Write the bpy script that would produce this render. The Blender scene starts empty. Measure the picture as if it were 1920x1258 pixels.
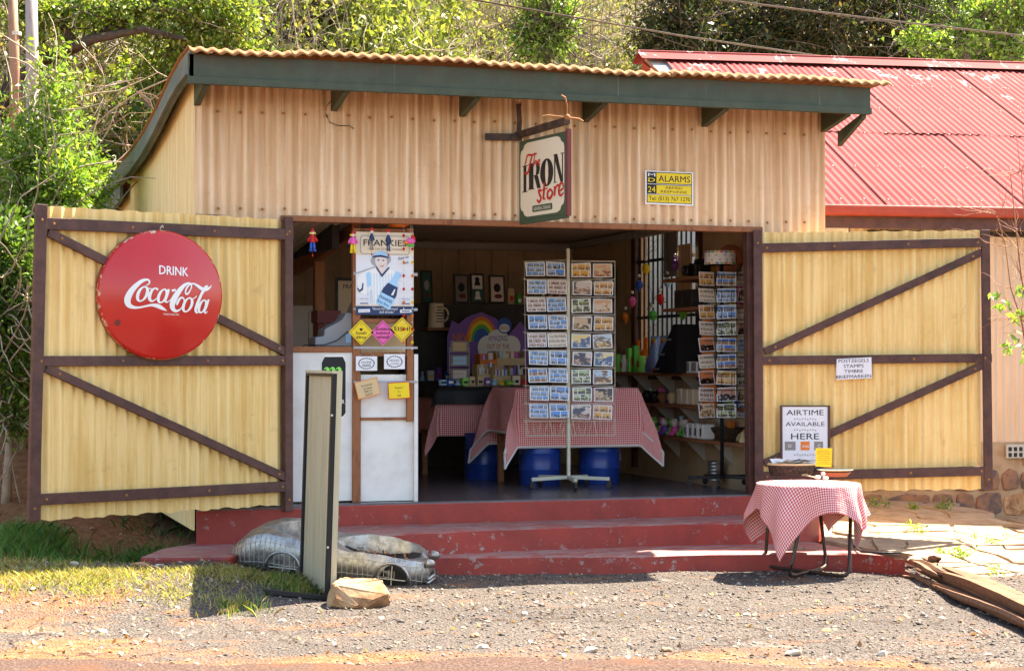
import bpy, math, random
import numpy as np
from mathutils import Vector, Matrix
random.seed(7); RNG = np.random.default_rng(11)
S = bpy.context.scene
# ------------------------------------------------------------------ camera, sky, sun, exposure
F = 3500.0; TH = math.radians(17.86); PIT = math.atan(51/3500); CAM = Vector((-2.766, -14.185, 1.57))
cd = bpy.data.cameras.new('camera'); cam = bpy.data.objects.new('camera', cd); S.collection.objects.link(cam)
cd.sensor_width = 36; cd.lens = 36*F/1920; cd.clip_end = 500; cd.clip_start = .1
cam.location = CAM; cam.rotation_euler = (math.pi/2+PIT, 0, -TH); S.camera = cam
SUN = Vector((.649, .285, 1.0)).normalized()            # direction towards the sun: behind the store, to the right
w = bpy.data.worlds.new('World'); S.world = w; w.use_nodes = True
sky = w.node_tree.nodes.new('ShaderNodeTexSky'); sky.sky_type = 'NISHITA'; sky.sun_disc = False; sky.dust_density = 1.5
sky.sun_elevation = math.asin(SUN.z); sky.sun_rotation = math.atan2(SUN.x, SUN.y)
bg = w.node_tree.nodes['Background']; bg.inputs[1].default_value = .095
w.node_tree.links.new(sky.outputs[0], bg.inputs[0])
sl = bpy.data.lights.new('sun', 'SUN'); sl.energy = 5.0; sl.angle = math.radians(.5); sl.color = (1, .94, .84)
so = bpy.data.objects.new('sun', sl); S.collection.objects.link(so); so.rotation_euler = SUN.to_track_quat('Z', 'Y').to_euler(); so.location = (10, 5, 20)
S.view_settings.view_transform = 'Standard'; S.view_settings.look = 'None'; S.view_settings.exposure = 2.52; S.view_settings.use_white_balance = True; S.view_settings.white_balance_temperature = 7050; S.view_settings.gamma = 1
S.render.engine = 'CYCLES'; S.cycles.max_bounces = 6; S.cycles.diffuse_bounces = 4; S.cycles.caustics_reflective = False; S.cycles.caustics_refractive = False
S.render.resolution_x = 1024; S.render.resolution_y = 670
# ------------------------------------------------------------------ measuring helpers: a photo pixel onto a plane of the place
_f = Vector((math.sin(TH)*math.cos(PIT), math.cos(TH)*math.cos(PIT), math.sin(PIT)))
_r = Vector((math.cos(TH), -math.sin(TH), 0)); _u = _r.cross(_f)
def ray(px, py): return _f+_r*((px-960)/F)+_u*((629-py)/F)
def hit(px, py, ax, v):
    d = ray(px, py); return CAM+d*((v-CAM[ax])/d[ax])
def aY(px, py, Y=0.): return hit(px, py, 1, Y)
def aX(px, py, X): return hit(px, py, 0, X)
def aZ(px, py, Z=0.): return hit(px, py, 2, Z)
def aD(px, py, D): return CAM+ray(px, py)*D               # at a distance
def aP(px, py, p0, d):                                    # on the upright plane through p0 along d: (s, z)
    n = Vector((-d[1], d[0], 0)); q = Vector((p0[0], p0[1], 0)); r_ = ray(px, py)
    t = (q-CAM).dot(n)/r_.dot(n); h = CAM+r_*t
    return ((h-q).dot(Vector((d[0], d[1], 0))), h.z)
# ------------------------------------------------------------------ objects
COL = S.collection
def link(o, par=None):
    COL.objects.link(o)
    if par is not None: o.parent = par
    return o
def tag(o, label=None, cat=None, group=None, kind=None):
    for k, v in (('label', label), ('category', cat), ('group', group), ('kind', kind)):
        if v: o[k] = v
    return o
def thing(name, label, cat, loc=(0, 0, 0), rz=0, group=None):
    o = bpy.data.objects.new(name, None); link(o); o.location = loc; o.rotation_euler = (0, 0, rz); o.empty_display_size = .1
    return tag(o, label, cat, group)
def wloc(p):
    v = Vector((0, 0, 0))
    while p is not None: v = v+p.location; p = p.parent
    return v
class Fr:                                                # a flat frame: u along x, v along y, w out of the face
    def __init__(s, o, x=(1, 0, 0), y=(0, 0, 1)):
        s.o = Vector(o); s.x = Vector(x).normalized(); s.y = Vector(y).normalized(); s.n = s.x.cross(s.y)
    def __call__(s, u, v, w=0): return s.o+s.x*u+s.y*v+s.n*w
class MB:
    def __init__(s): s.v = []; s.f = []; s.uv = None
    def add(s, vs, fs):
        b = len(s.v); s.v += [Vector(p) for p in vs]; s.f += [tuple(i+b for i in f) for f in fs]; return s
    def box(s, c, d, R=None):
        c = Vector(c); vs = []
        for z in (-.5, .5):
            for y in (-.5, .5):
                for x in (-.5, .5):
                    p = Vector((x*d[0], y*d[1], z*d[2])); vs.append(c+(R @ p if R else p))
        return s.add(vs, [(0, 2, 3, 1), (4, 5, 7, 6), (0, 1, 5, 4), (2, 6, 7, 3), (0, 4, 6, 2), (1, 3, 7, 5)])
    def bb(s, x0, x1, y0, y1, z0, z1): return s.box(((x0+x1)/2, (y0+y1)/2, (z0+z1)/2), (x1-x0, y1-y0, z1-z0))
    def beam(s, p0, p1, w, h, up=(0, 0, 1)):             # w sideways, h along up
        p0, p1 = Vector(p0), Vector(p1); d = (p1-p0).normalized(); sx = d.cross(Vector(up)).normalized(); sy = sx.cross(d)
        vs = [p+sx*a*w/2+sy*b*h/2 for p in (p0, p1) for a, b in ((-1, -1), (1, -1), (1, 1), (-1, 1))]
        return s.add(vs, [(3, 2, 1, 0), (4, 5, 6, 7), (0, 1, 5, 4), (1, 2, 6, 5), (2, 3, 7, 6), (3, 0, 4, 7)])
    def tube(s, pts, r, n=6, r1=None, close=False):
        pts = [Vector(p) for p in pts]; m = len(pts); vs = []; up = Vector((0, 0, 1))
        for i, p in enumerate(pts):
            d = (pts[min(i+1, m-1)]-pts[max(i-1, 0)])
            if d.length < 1e-9: d = Vector((0, 0, 1))
            d.normalize(); a = d.cross(up)
            if a.length < .2: a = d.cross(Vector((1, 0, 0)))
            a.normalize(); b = d.cross(a); rr = r if r1 is None else r+(r1-r)*i/(m-1)
            vs += [p+(a*math.cos(2*math.pi*k/n)+b*math.sin(2*math.pi*k/n))*rr for k in range(n)]
        fs = [(i*n+k, i*n+(k+1) % n, (i+1)*n+(k+1) % n, (i+1)*n+k) for i in range(m-1) for k in range(n)]
        fs += [tuple(range(n-1, -1, -1)), tuple((m-1)*n+k for k in range(n))]
        return s.add(vs, fs)
    def lathe(s, prof, c, n=20, ax=None):                 # prof: (r, h)
        c = Vector(c); R = Vector((0, 0, 1)).rotation_difference(Vector(ax)).to_matrix() if ax else None; vs = []
        for r, h in prof:
            for k in range(n):
                p = Vector((r*math.cos(2*math.pi*k/n), r*math.sin(2*math.pi*k/n), h)); vs.append(c+(R @ p if R else p))
        m = len(prof); fs = [(i*n+k, i*n+(k+1) % n, (i+1)*n+(k+1) % n, (i+1)*n+k) for i in range(m-1) for k in range(n)]
        if prof[0][0] > 1e-4: fs.append(tuple(range(n-1, -1, -1)))
        if prof[-1][0] > 1e-4: fs.append(tuple((m-1)*n+k for k in range(n)))
        return s.add(vs, fs)
    def ball(s, c, r, sc=(1, 1, 1), n=10):
        pr = [(math.sin(math.pi*i/(n//2+2))*r, -math.cos(math.pi*i/(n//2+2))*r) for i in range(n//2+3)]
        b = len(s.v); s.lathe(pr, (0, 0, 0), n); c = Vector(c)
        for i in range(b, len(s.v)): p = s.v[i]; s.v[i] = c+Vector((p.x*sc[0], p.y*sc[1], p.z*sc[2]))
        return s
    def ext(s, poly, fr, w0=0., w1=.002):                 # outline in a frame, pulled from w0 to w1
        n = len(poly); a = sum(poly[i][0]*poly[(i+1) % n][1]-poly[(i+1) % n][0]*poly[i][1] for i in range(n))
        if a < 0: poly = poly[::-1]
        vs = [fr(u, v, w0) for u, v in poly]+[fr(u, v, w1) for u, v in poly]
        return s.add(vs, [tuple(range(n-1, -1, -1)), tuple(range(n, 2*n))]+[(i, (i+1) % n, n+(i+1) % n, n+i) for i in range(n)])
    def mesh(s, name, off=Vector((0, 0, 0))):
        me = bpy.data.meshes.new(name); me.from_pydata([p-off for p in s.v], [], s.f)
        if s.uv is not None:
            l = me.uv_layers.new(name='UVMap')
            idx = np.zeros(len(me.loops), dtype=np.int32); me.loops.foreach_get('vertex_index', idx)
            l.data.foreach_set('uv', np.asarray(s.uv, dtype=np.float32)[idx].ravel())
        return me
    def build(s, name, m, par=None, smooth=False, bev=0, local=False, loc=None, kind=None):
        off = Vector((0, 0, 0)) if local else (wloc(par) if par else Vector(loc or (0, 0, 0)))
        me = s.mesh(name, off); me.materials.append(m)
        if smooth: me.polygons.foreach_set('use_smooth', [True]*len(me.polygons))
        o = bpy.data.objects.new(name, me); link(o, par)
        if par is None and not local: o.location = off
        if smooth == 'auto':
            md = o.modifiers.new('edges', 'EDGE_SPLIT'); md.split_angle = math.radians(38)
        if bev:
            b = o.modifiers.new('bevel', 'BEVEL'); b.width = bev; b.segments = 2; b.limit_method = 'ANGLE'; b.harden_normals = False
        if kind: o['kind'] = kind
        return o
def one(name, mb, m, label, cat, group=None, **k):          # a thing that is one mesh, origin at its base
    lo = Vector((sum(p.x for p in mb.v)/len(mb.v), sum(p.y for p in mb.v)/len(mb.v), min(p.z for p in mb.v)))
    return tag(mb.build(name, m, None, loc=lo, **k), label, cat, group)
_tx = {}
def text(par, st, m, fr, u, v, h, w=None, al='C', sh=0, bold=0, off=.0015, name='lettering', sx=1, rot=0, dep=.0006, local=False):
    key = st
    if key not in _tx:
        c = bpy.data.curves.new('t', 'FONT'); c.body = st; c.size = 1; c.resolution_u = 2
        o = bpy.data.objects.new('t', c); link(o); bpy.context.view_layer.update()
        me = bpy.data.meshes.new_from_object(o.evaluated_get(bpy.context.evaluated_depsgraph_get()))
        _tx[key] = ([tuple(q.co) for q in me.vertices], [tuple(p.vertices) for p in me.polygons])
        bpy.data.objects.remove(o); bpy.data.curves.remove(c); bpy.data.meshes.remove(me)
    vs, fs = _tx[key]
    if not vs: return None
    x0 = min(q[0] for q in vs); x1 = max(q[0] for q in vs); k = h/.71; kx = k*sx if w is None else w/max(x1-x0, 1e-6)
    ox = {'C': (x0+x1)/2, 'L': x0, 'R': x1}[al]; cr, sr = math.cos(rot), math.sin(rot); mb = MB(); pts = []
    for q in vs:
        a = (q[0]-ox)*kx+sh*q[1]*k; b = q[1]*k
        pts.append(fr(u+a*cr-b*sr, v+a*sr+b*cr, off))
    mb.add(pts, fs)
    if bold:                                             # heavier letters: the same outline laid again a little to each side
        for s_, (dx, dy) in enumerate(((1, 0), (-1, 0), (0, .6), (0, -.6))):
            e = bold*.55; mb.add([fr(u+((q[0]-ox)*kx+sh*q[1]*k+dx*e*k)*cr-(q[1]*k+dy*e*k)*sr, v+((q[0]-ox)*kx+sh*q[1]*k+dx*e*k)*sr+(q[1]*k+dy*e*k)*cr, off+.00006*(s_+1)) for q in vs], fs)
    return mb.build(name, m, par, local=local)
def flat(par, name, m, fr, poly, w0=0., w1=.001, **k): return MB().ext(poly, fr, w0, w1).build(name, m, par, **k)
def rect(u0, u1, v0, v1): return [(u0, v0), (u1, v0), (u1, v1), (u0, v1)]
def rrect(u0, u1, v0, v1, r, n=4):
    o = []
    for cx, cy, a in ((u1-r, v1-r, 0), (u0+r, v1-r, 90), (u0+r, v0+r, 180), (u1-r, v0+r, 270)):
        o += [(cx+r*math.cos(math.radians(a+90*i/n)), cy+r*math.sin(math.radians(a+90*i/n))) for i in range(n+1)]
    return o
def ell(u, v, a, b=None, n=24, rot=0):
    b = b or a; c, s_ = math.cos(rot), math.sin(rot)
    return [(u+a*math.cos(t)*c-b*math.sin(t)*s_, v+a*math.cos(t)*s_+b*math.sin(t)*c) for t in [2*math.pi*i/n for i in range(n)]]
def ribbon(pts, sub=6):                                  # (x, y, width) knots -> outline of a brush stroke
    P = np.array(pts, float); P = np.vstack([2*P[0]-P[1], P, 2*P[-1]-P[-2]]); q = []
    for i in range(1, len(P)-2):
        for t in np.linspace(0, 1, sub, endpoint=False):
            q.append(.5*((2*P[i])+(-P[i-1]+P[i+1])*t+(2*P[i-1]-5*P[i]+4*P[i+1]-P[i+2])*t*t+(-P[i-1]+3*P[i]-3*P[i+1]+P[i+2])*t**3))
    q.append(P[-2]); q = np.array(q); d = np.gradient(q[:, :2], axis=0); d /= np.maximum(np.linalg.norm(d, axis=1, keepdims=True), 1e-9)
    n = np.stack([-d[:, 1], d[:, 0]], 1); hw = np.maximum(q[:, 2:3], 1e-4)/2
    return q[:, :2]+n*hw, q[:, :2]-n*hw
def strokes(par, name, m, fr, lst, off, step=.0003, local=False):
    mb = MB()
    for k, st in enumerate(lst):
        a, b = ribbon(st); n = len(a)
        mb.add([fr(*p, off+k*step) for p in a]+[fr(*p, off+k*step) for p in b], [(i, n+i, n+i+1, i+1) for i in range(n-1)])
    return mb.build(name, m, par, local=local)
# ------------------------------------------------------------------ materials
class NT:
    def __init__(s, name):
        s.m = bpy.data.materials.new(name); s.m.use_nodes = True; s.t = s.m.node_tree; s.p = s.t.nodes['Principled BSDF']; s._c = None
    def n(s, ty, props=None, **inp):
        nd = s.t.nodes.new('ShaderNode'+ty)
        for k, v in (props or {}).items(): setattr(nd, k, v)
        for k, v in inp.items():
            key = int(k[1:]) if k[0] == '_' and k[1:].isdigit() else k.replace('_', ' ')
            s.set(nd.inputs[key], v)
        return nd
    def set(s, i, v):
        if hasattr(v, 'is_output') or hasattr(v, 'links'): s.t.links.new(v, i)
        else:
            if isinstance(v, tuple) and len(v) == 3 and i.type == 'RGBA': v = v+(1,)
            i.default_value = v
    def co(s, kind='Object', scale=(1, 1, 1), rnd=False, rot=0.):
        if kind == 'World': c = s.n('NewGeometry').outputs['Position']
        else: c = s.n('TexCoord').outputs[kind]
        if rnd:
            r = s.n('ObjectInfo').outputs['Random']; c = s.n('VectorMath', {'operation': 'ADD'}, _0=c, _1=s.n('VectorMath', {'operation': 'SCALE'}, _0=(37., 19., 53.), Scale=r).outputs[0]).outputs[0]
        if rot: c = s.n('Mapping', None, Vector=c, Rotation=(0., 0., rot)).outputs[0]
        return s.n('Mapping', None, Vector=c, Scale=scale).outputs[0]
    def noise(s, co, sc, det=5, rough=.6, dist=0): return s.n('TexNoise', None, Vector=co, Scale=float(sc), Detail=float(det), Roughness=rough, Distortion=float(dist)).outputs[0]
    def ramp(s, fac, *st):
        r = s.n('ValToRGB', None, Fac=fac); e = r.color_ramp.elements
        while len(e) < len(st): e.new(.5)
        for x, (p, c) in zip(e, st): x.position = p; x.color = (c+(1,)) if isinstance(c, tuple) else (c, c, c, 1)
        return r.outputs[0]
    def mix(s, fac, a, b, ty='MIX'):
        nd = s.n('MixRGB', {'blend_type': ty}); s.set(nd.inputs[0], fac); s.set(nd.inputs[1], a); s.set(nd.inputs[2], b); return nd.outputs[0]
    def math(s, op, a, b=0.): return s.n('Math', {'operation': op}, _0=a, _1=b).outputs[0]
    def sep(s, c):
        nd = s.n('SeparateXYZ', None, Vector=c); return nd.outputs
    def bump(s, h, st=.3, d=.01): s.set(s.p.inputs['Normal'], s.n('Bump', None, Strength=st, Distance=d, Height=h).outputs[0])
    def fin(s, col, rough=.7, metal=0., spec=.4, **k):
        s.set(s.p.inputs['Base Color'], col); s.set(s.p.inputs['Roughness'], rough); s.p.inputs['Metallic'].default_value = metal; s.p.inputs['Specular IOR Level'].default_value = spec
        for a, b in k.items(): s.set(s.p.inputs[a.replace('_', ' ')], b)
        return s.m
def mat(name, c, c2=None, rough=.7, metal=0, ns=6, lo=.42, hi=.62, st=(1, 1, 1), bump=.15, bs=60, spec=.3, c3=None, n3=30, lo3=.62, hi3=.7, kind='Object', rnd=False, **k):
    t = NT(name); co = t.co(kind, st, rnd); c2 = c2 or tuple(x*.72 for x in c)
    col = t.ramp(t.noise(co, ns, 7, .65), (lo, c), (hi, c2))
    if c3: col = t.mix(t.ramp(t.noise(t.co(kind, (1, 1, 1), rnd), n3, 6, .7), (lo3, 0.), (hi3, 1.)), col, c3)
    if bump: t.bump(t.noise(co, bs, 6, .7), bump, .01)
    return t.fin(col, rough, metal, spec, **k)
def plain(name, c, rough=.6, spec=.3, metal=0, **k): return NT(name).fin(c, rough, metal, spec, **k)
def streak_mat(name, c, c2, c3, amt=1., pitch=None, rough=.6, zt=None, bump=.1):
    # painted iron sheet: long vertical stains, fine grime, some rust specks
    t = NT(name); co = t.co('World'); a = t.noise(t.co('World', (9, 9, .35)), 2.2, 6, .65); b = t.noise(t.co('World', (1, 1, 1)), 1.7, 5, .6)
    col = t.ramp(t.math('ADD', t.math('MULTIPLY', a, .75), t.math('MULTIPLY', b, .3)), (.45, c), (.62, c2))
    if pitch:                                            # valleys between the ribs browned: rust stain, with rib shading put into the colour
        vx = t.math('MULTIPLY', t.math('SUBTRACT', .5, t.math('MULTIPLY', t.math('COSINE', t.math('MULTIPLY', t.sep(co)[0], 2*math.pi/pitch)), .5)), t.ramp(t.noise(t.co('World', (6, 6, .3)), 1.5, 5, .6), (.3, .15), (.65, .75)))
        col = t.mix(vx, col, (.53, .30, .14))
    if zt:                                               # rust water from the top edge, soil splash along the bottom
        z = t.sep(co)[2]; g = t.n('MapRange', None, Value=z, _1=zt[0], _2=zt[1], _3=0., _4=1.).outputs[0]
        col = t.mix(t.math('MULTIPLY', t.math('MULTIPLY', g, t.ramp(t.noise(t.co('World', (14, 14, .5)), 2.5, 5, .6), (.36, 0.), (.62, 1.))), .85), col, c3)
    sp = t.ramp(t.noise(co, 38, 4, .6), (.70, 0.), (.76, 1.)); col = t.mix(t.math('MULTIPLY', sp, .7*amt), col, c3)
    bl = t.ramp(t.noise(co, 5.5, 6, .7), (.6, 0.), (.75, 1.)); col = t.mix(t.math('MULTIPLY', bl, .35*amt), col, c3)
    t.bump(t.noise(co, 45, 5, .6), bump, .008)
    return t.fin(col, rough, 0., .35)
def wood_mat(name, c, c2, st=(1, 1, 8), rough=.65, kind='Object', bump=.35, ns=5, rot=0.):
    t = NT(name); co = t.co(kind, st, True, rot); a = t.noise(co, ns, 6, .65, .6); b = t.noise(t.co(kind, tuple(x*6 for x in st), False, rot), ns, 3, .6)
    col = t.ramp(t.math('ADD', t.math('MULTIPLY', a, .7), t.math('MULTIPLY', b, .3)), (.36, c2), (.5, c), (.66, tuple(x*.8 for x in c)))
    t.bump(b, bump, .006); return t.fin(col, rough, 0., .3)
def leaf_mat(name, tr=.45, rough=.5):
    t = NT(name); a = t.n('Attribute', {'attribute_name': 'leaf'}).outputs['Color']
    d = t.n('BsdfTranslucent', None, Color=t.mix(1., a, (1.25, 1.25, .55), 'MULTIPLY')).outputs[0]
    t.fin(a, rough, 0., .35); o = t.t.nodes['Material Output']
    t.set(o.inputs[0], t.n('MixShader', None, _0=tr, _1=t.p.outputs[0], _2=d).outputs[0]); return t.m
M = {}
M['wall'] = streak_mat('painted_iron_wall', (.86, .62, .39), (.70, .44, .23), (.32, .14, .05), .9, zt=(2.9, 3.8), pitch=.085)
M['side'] = streak_mat('cream_side_wall', (.82, .64, .32), (.70, .51, .23), (.32, .18, .08), .7)
M['gate'] = streak_mat('cream_gate_sheet', (.87, .62, .26), (.71, .45, .14), (.30, .16, .07), 1.1)
M['nwall'] = streak_mat('pink_cream_wall', (.66, .50, .37), (.58, .42, .29), (.3, .16, .08), .4)
M['brown'] = mat('brown_paint', (.105, .046, .034), (.066, .029, .023), .5, st=(1, 1, 1), ns=9, bump=.25, bs=50, c3=(.2, .13, .10), n3=26, lo3=.68, hi3=.74)
def fascia_mat():
    t = NT('green_fascia_paint'); co = t.co('World'); col = t.ramp(t.noise(co, 6, 6, .65), (.4, (.044, .055, .028)), (.65, (.062, .074, .040)))
    dr = t.ramp(t.noise(t.co('World', (26, 26, .25)), 2, 4, .6), (.66, 0.), (.72, 1.)); col = t.mix(t.math('MULTIPLY', dr, .45), col, (.22, .27, .24))
    z = t.sep(co)[2]; g = t.n('MapRange', None, Value=z, _1=3.70, _2=3.83, _3=0., _4=1.).outputs[0]
    col = t.mix(t.math('MULTIPLY', g, t.ramp(t.noise(t.co('World', (4, 4, 2)), 3, 5, .6), (.35, 0.), (.6, .8))), col, (.075, .042, .018))
    t.bump(t.noise(co, 40, 5), .2, .006); return t.fin(col, .55, 0., .4)
M['fgreen'] = fascia_mat()
M['barge'] = mat('weathered_green_board', (.10, .13, .11), (.17, .18, .15), .7, ns=5, st=(1, .3, 1), bump=.4, c3=(.16, .09, .04), n3=14, lo3=.58, hi3=.68)
M['rust'] = mat('rusted_roof_iron', (.34, .155, .055), (.28, .115, .04), .85, ns=4, bump=.2, c3=(.20, .08, .03), n3=20, lo3=.64, hi3=.74)
def redroof():
    t = NT('red_painted_roof'); co = t.co('World'); col = t.ramp(t.noise(co, 1.6, 5, .6), (.35, (.175, .024, .023)), (.65, (.21, .035, .033)))
    up = t.n('MapRange', None, Value=t.sep(co)[2], _1=3.4, _2=4.9, _3=-.12, _4=.085).outputs[0]
    f = t.ramp(t.math('ADD', t.noise(t.co('World', (1.5, .55, 1)), 3.6, 9, .78), up), (.655, 0.), (.685, 1.)); col = t.mix(f, col, (.50, .40, .38))
    t.bump(t.noise(co, 40, 4), .1, .006); return t.fin(col, .8, 0., .12)
M['redroof'] = redroof()
M['gutter'] = mat('red_gutter_paint', (.36, .055, .028), (.30, .045, .025), .45, bump=.05)
def step_mat():
    t = NT('red_step_paint'); co = t.co('World'); col = t.ramp(t.noise(co, 3, 6, .65), (.35, (.35, .048, .032)), (.68, (.25, .037, .028)))
    nz = t.sep(t.n('NewGeometry').outputs['Normal'])[2]
    wr = t.math('MULTIPLY', t.ramp(nz, (.6, 0.), (.9, 1.)), t.ramp(t.noise(t.co('World', (1, 3, 1)), 5, 7, .7), (.36, 0.), (.58, .9))); col = t.mix(wr, col, (.27, .19, .17))
    ch = t.math('MULTIPLY', t.ramp(t.noise(co, 15, 8, .76), (.57, 0.), (.60, 1.)), t.ramp(t.noise(t.co('World', (.8, 1, 2.2)), 1.6, 4, .6), (.50, 0.), (.60, 1.))); col = t.mix(t.ramp(t.noise(t.co('World', (1, 1, .6)), 3.3, 7, .7), (.52, 0.), (.72, .55)), col, (.12, .03, .026)); col = t.mix(ch, col, (.36, .31, .28))
    t.bump(t.math('SUBTRACT', t.noise(co, 30, 6, .7), t.math('MULTIPLY', ch, .6)), .5, .008); return t.fin(col, .6, 0., .35)
M['step'] = step_mat()
M['floor'] = mat('polished_concrete_floor', (.11, .092, .085), (.08, .068, .064), .24, ns=3, bump=.04, spec=.5)
M['slabedge'] = mat('grey_slab_edge', (.30, .26, .23), (.22, .19, .17), .7, bump=.3)
M['iwall'] = mat('brown_board_wall', (.58, .41, .26), (.50, .34, .20), .6, ns=3, bump=.05)
M['idark'] = mat('dark_shelf_back', (.035, .028, .025), (.05, .04, .034), .6, bump=.1)
M['ceil'] = mat('grey_ceiling', (.66, .57, .50), (.56, .48, .42), .7, bump=.05)
M['cornice'] = plain('white_cornice', (.45, .42, .38), .6)
M['tim'] = wood_mat('varnished_timber', (.30, .115, .045), (.16, .055, .022), (3, 3, .5))
M['shelf'] = wood_mat('shelf_timber', (.32, .13, .06), (.2, .08, .035), (2, .4, 2))
M['white'] = mat('scuffed_white_paint', (.74, .72, .68), (.64, .61, .56), .55, ns=3, bump=.08, c3=(.14, .09, .06), n3=24, lo3=.715, hi3=.74)
M['black'] = plain('black_paint', (.012, .012, .013), .45)
M['blackw'] = plain('black_wire', (.01, .01, .01), .4)
M['cream_metal'] = mat('cream_rack_metal', (.60, .57, .45), (.5, .47, .36), .4, bump=.05)
M['wire'] = plain('cream_wire', (.55, .50, .40), .35)
M['castor'] = plain('castor_rubber', (.02, .02, .02), .5)
M['glasswhite'] = plain('print_white', (.80, .79, .76), .5)
for k, c in dict(ink=(.012, .012, .014), red=(.55, .02, .015), yellow=(.80, .58, .02), pink=(.78, .12, .38), blue=(.03, .10, .42), lblue=(.35, .60, .82), navy=(.02, .045, .12), orange=(.75, .20, .03), green=(.08, .42, .06), lime=(.22, .70, .10), cream=(.78, .66, .48), tan=(.62, .45, .24), grey=(.35, .35, .36), skin=(.74, .62, .56), purple=(.22, .10, .40), signgreen=(.055, .085, .045), brownred=(.16, .035, .03), paper=(.72, .72, .74), teal=(.02, .12, .10), mid=(.25, .22, .20)).items():
    M[k] = plain('print_'+k, c, .5)
def cocoa():
    t = NT('red_enamel'); co = t.co('Object'); col = t.ramp(t.noise(co, 2.5, 4), (.3, (.50, .010, .008)), (.7, (.56, .018, .012)))
    r = t.math('SQRT', t.math('ADD', t.math('POWER', t.sep(co)[0], 2.), t.math('POWER', t.sep(co)[2], 2.)))
    e = t.n('MapRange', None, Value=r, _1=.40, _2=.475, _3=-.3, _4=.16).outputs[0]
    ch = t.ramp(t.math('ADD', t.noise(co, 26, 6, .7), e), (.64, 0.), (.67, 1.)); col = t.mix(ch, col, (.62, .42, .28))
    t.bump(t.noise(co, 5, 2), .05, .02); return t.fin(col, .22, 0., .6)
M['enamel'] = cocoa()
M['tin'] = mat('grey_beaten_tin', (.44, .43, .41), (.25, .24, .23), .40, .85, ns=16, bump=.3, bs=40, c3=(.22, .17, .13), n3=11, lo3=.62, hi3=.74)
M['tyre'] = plain('dark_rubber', (.015, .014, .013), .8)
M['drum'] = mat('blue_drum_paint', (.010, .045, .26), (.008, .03, .17), .32, ns=5, bump=.12, bs=20, spec=.5, c3=(.02, .015, .012), n3=16, lo3=.64, hi3=.68)
def gingham(name, cell=.019):
    t = NT(name); u = t.sep(t.co('UV', (1/cell, 1/cell, 1)))
    f = [t.math('GREATER_THAN', t.math('FRACT', u[i]), .5) for i in (0, 1)]
    s_ = t.math('MULTIPLY', t.math('ADD', f[0], f[1]), .5); col = t.ramp(s_, (0., (.76, .68, .66)), (.5, (.72, .24, .22)), (1., (.50, .03, .035)))
    t.bump(t.math('ADD', t.noise(t.co('Object', (1, 1, .6)), 9, 5, .6), t.math('MULTIPLY', t.noise(t.co('Object'), 40, 3, .6), .25)), .45, .03)
    return t.fin(col, .85, 0., .2)
M['gingham'] = gingham('red_gingham')
M['lace'] = plain('white_lace', (.62, .58, .56), .9)
M['rock'] = mat('sandstone_rock', (.44, .28, .15), (.30, .145, .06), .85, ns=6, bump=.6, bs=18, c3=(.2, .09, .04), n3=5, lo3=.55, hi3=.66)
M['pale_rock'] = mat('pale_stone', (.58, .48, .38), (.42, .28, .17), .85, ns=8, bump=.6, bs=20)
M['log'] = wood_mat('weathered_sleeper', (.22, .105, .055), (.055, .022, .012), (.5, 7, 7), .9, 'Object', 1., 4, .66)
M['flag'] = mat('sandstone_flag', (.36, .255, .165), (.27, .18, .11), .9, ns=5, bump=.4, bs=25, kind='World', c3=(.22, .12, .07), n3=7, lo3=.6, hi3=.7)
M['stonewall'] = mat('rubble_stone', (.30, .15, .09), (.20, .11, .07), .85, ns=5, bump=.6, bs=18, kind='World', c3=(.10, .08, .075), n3=4, lo3=.5, hi3=.6)
M['mortar'] = mat('sandy_mortar', (.42, .30, .19), (.34, .22, .13), .9, ns=8, bump=.5, kind='World')
M['pole'] = wood_mat('grey_pole_wood', (.34, .29, .26), (.22, .18, .16), (3, 3, .3))
M['pole2'] = wood_mat('brown_pole_wood', (.34, .18, .10), (.2, .10, .055), (3, 3, .3))
M['bark'] = mat('bark', (.085, .06, .042), (.05, .035, .026), .9, ns=12, bump=.5)
M['twig'] = mat('dry_twig', (.36, .29, .21), (.24, .185, .13), .9, ns=12, bump=0)
M['leaf'] = leaf_mat('leaf'); M['grass'] = leaf_mat('grass_blade', .3, .6)
M['steel'] = plain('brown_table_tube', (.07, .045, .035), .4, metal=.4)
M['ironbr'] = mat('rusty_black_iron', (.035, .025, .022), (.10, .05, .03), .6, ns=10, bump=.2)
M['panel'] = mat('weathered_cream_panel', (.52, .46, .30), (.42, .37, .24), .7, ns=4, st=(3, 3, .4), bump=.15, c3=(.2, .17, .12), n3=8, lo3=.62, hi3=.75)
M['wicker'] = mat('dark_wicker', (.03, .02, .015), (.10, .06, .035), .6, ns=60, bump=1., bs=90)
M['clay'] = plain('terracotta', (.45, .16, .08), .6); M['celadon'] = plain('pale_green_plate', (.60, .62, .40), .3)
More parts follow.
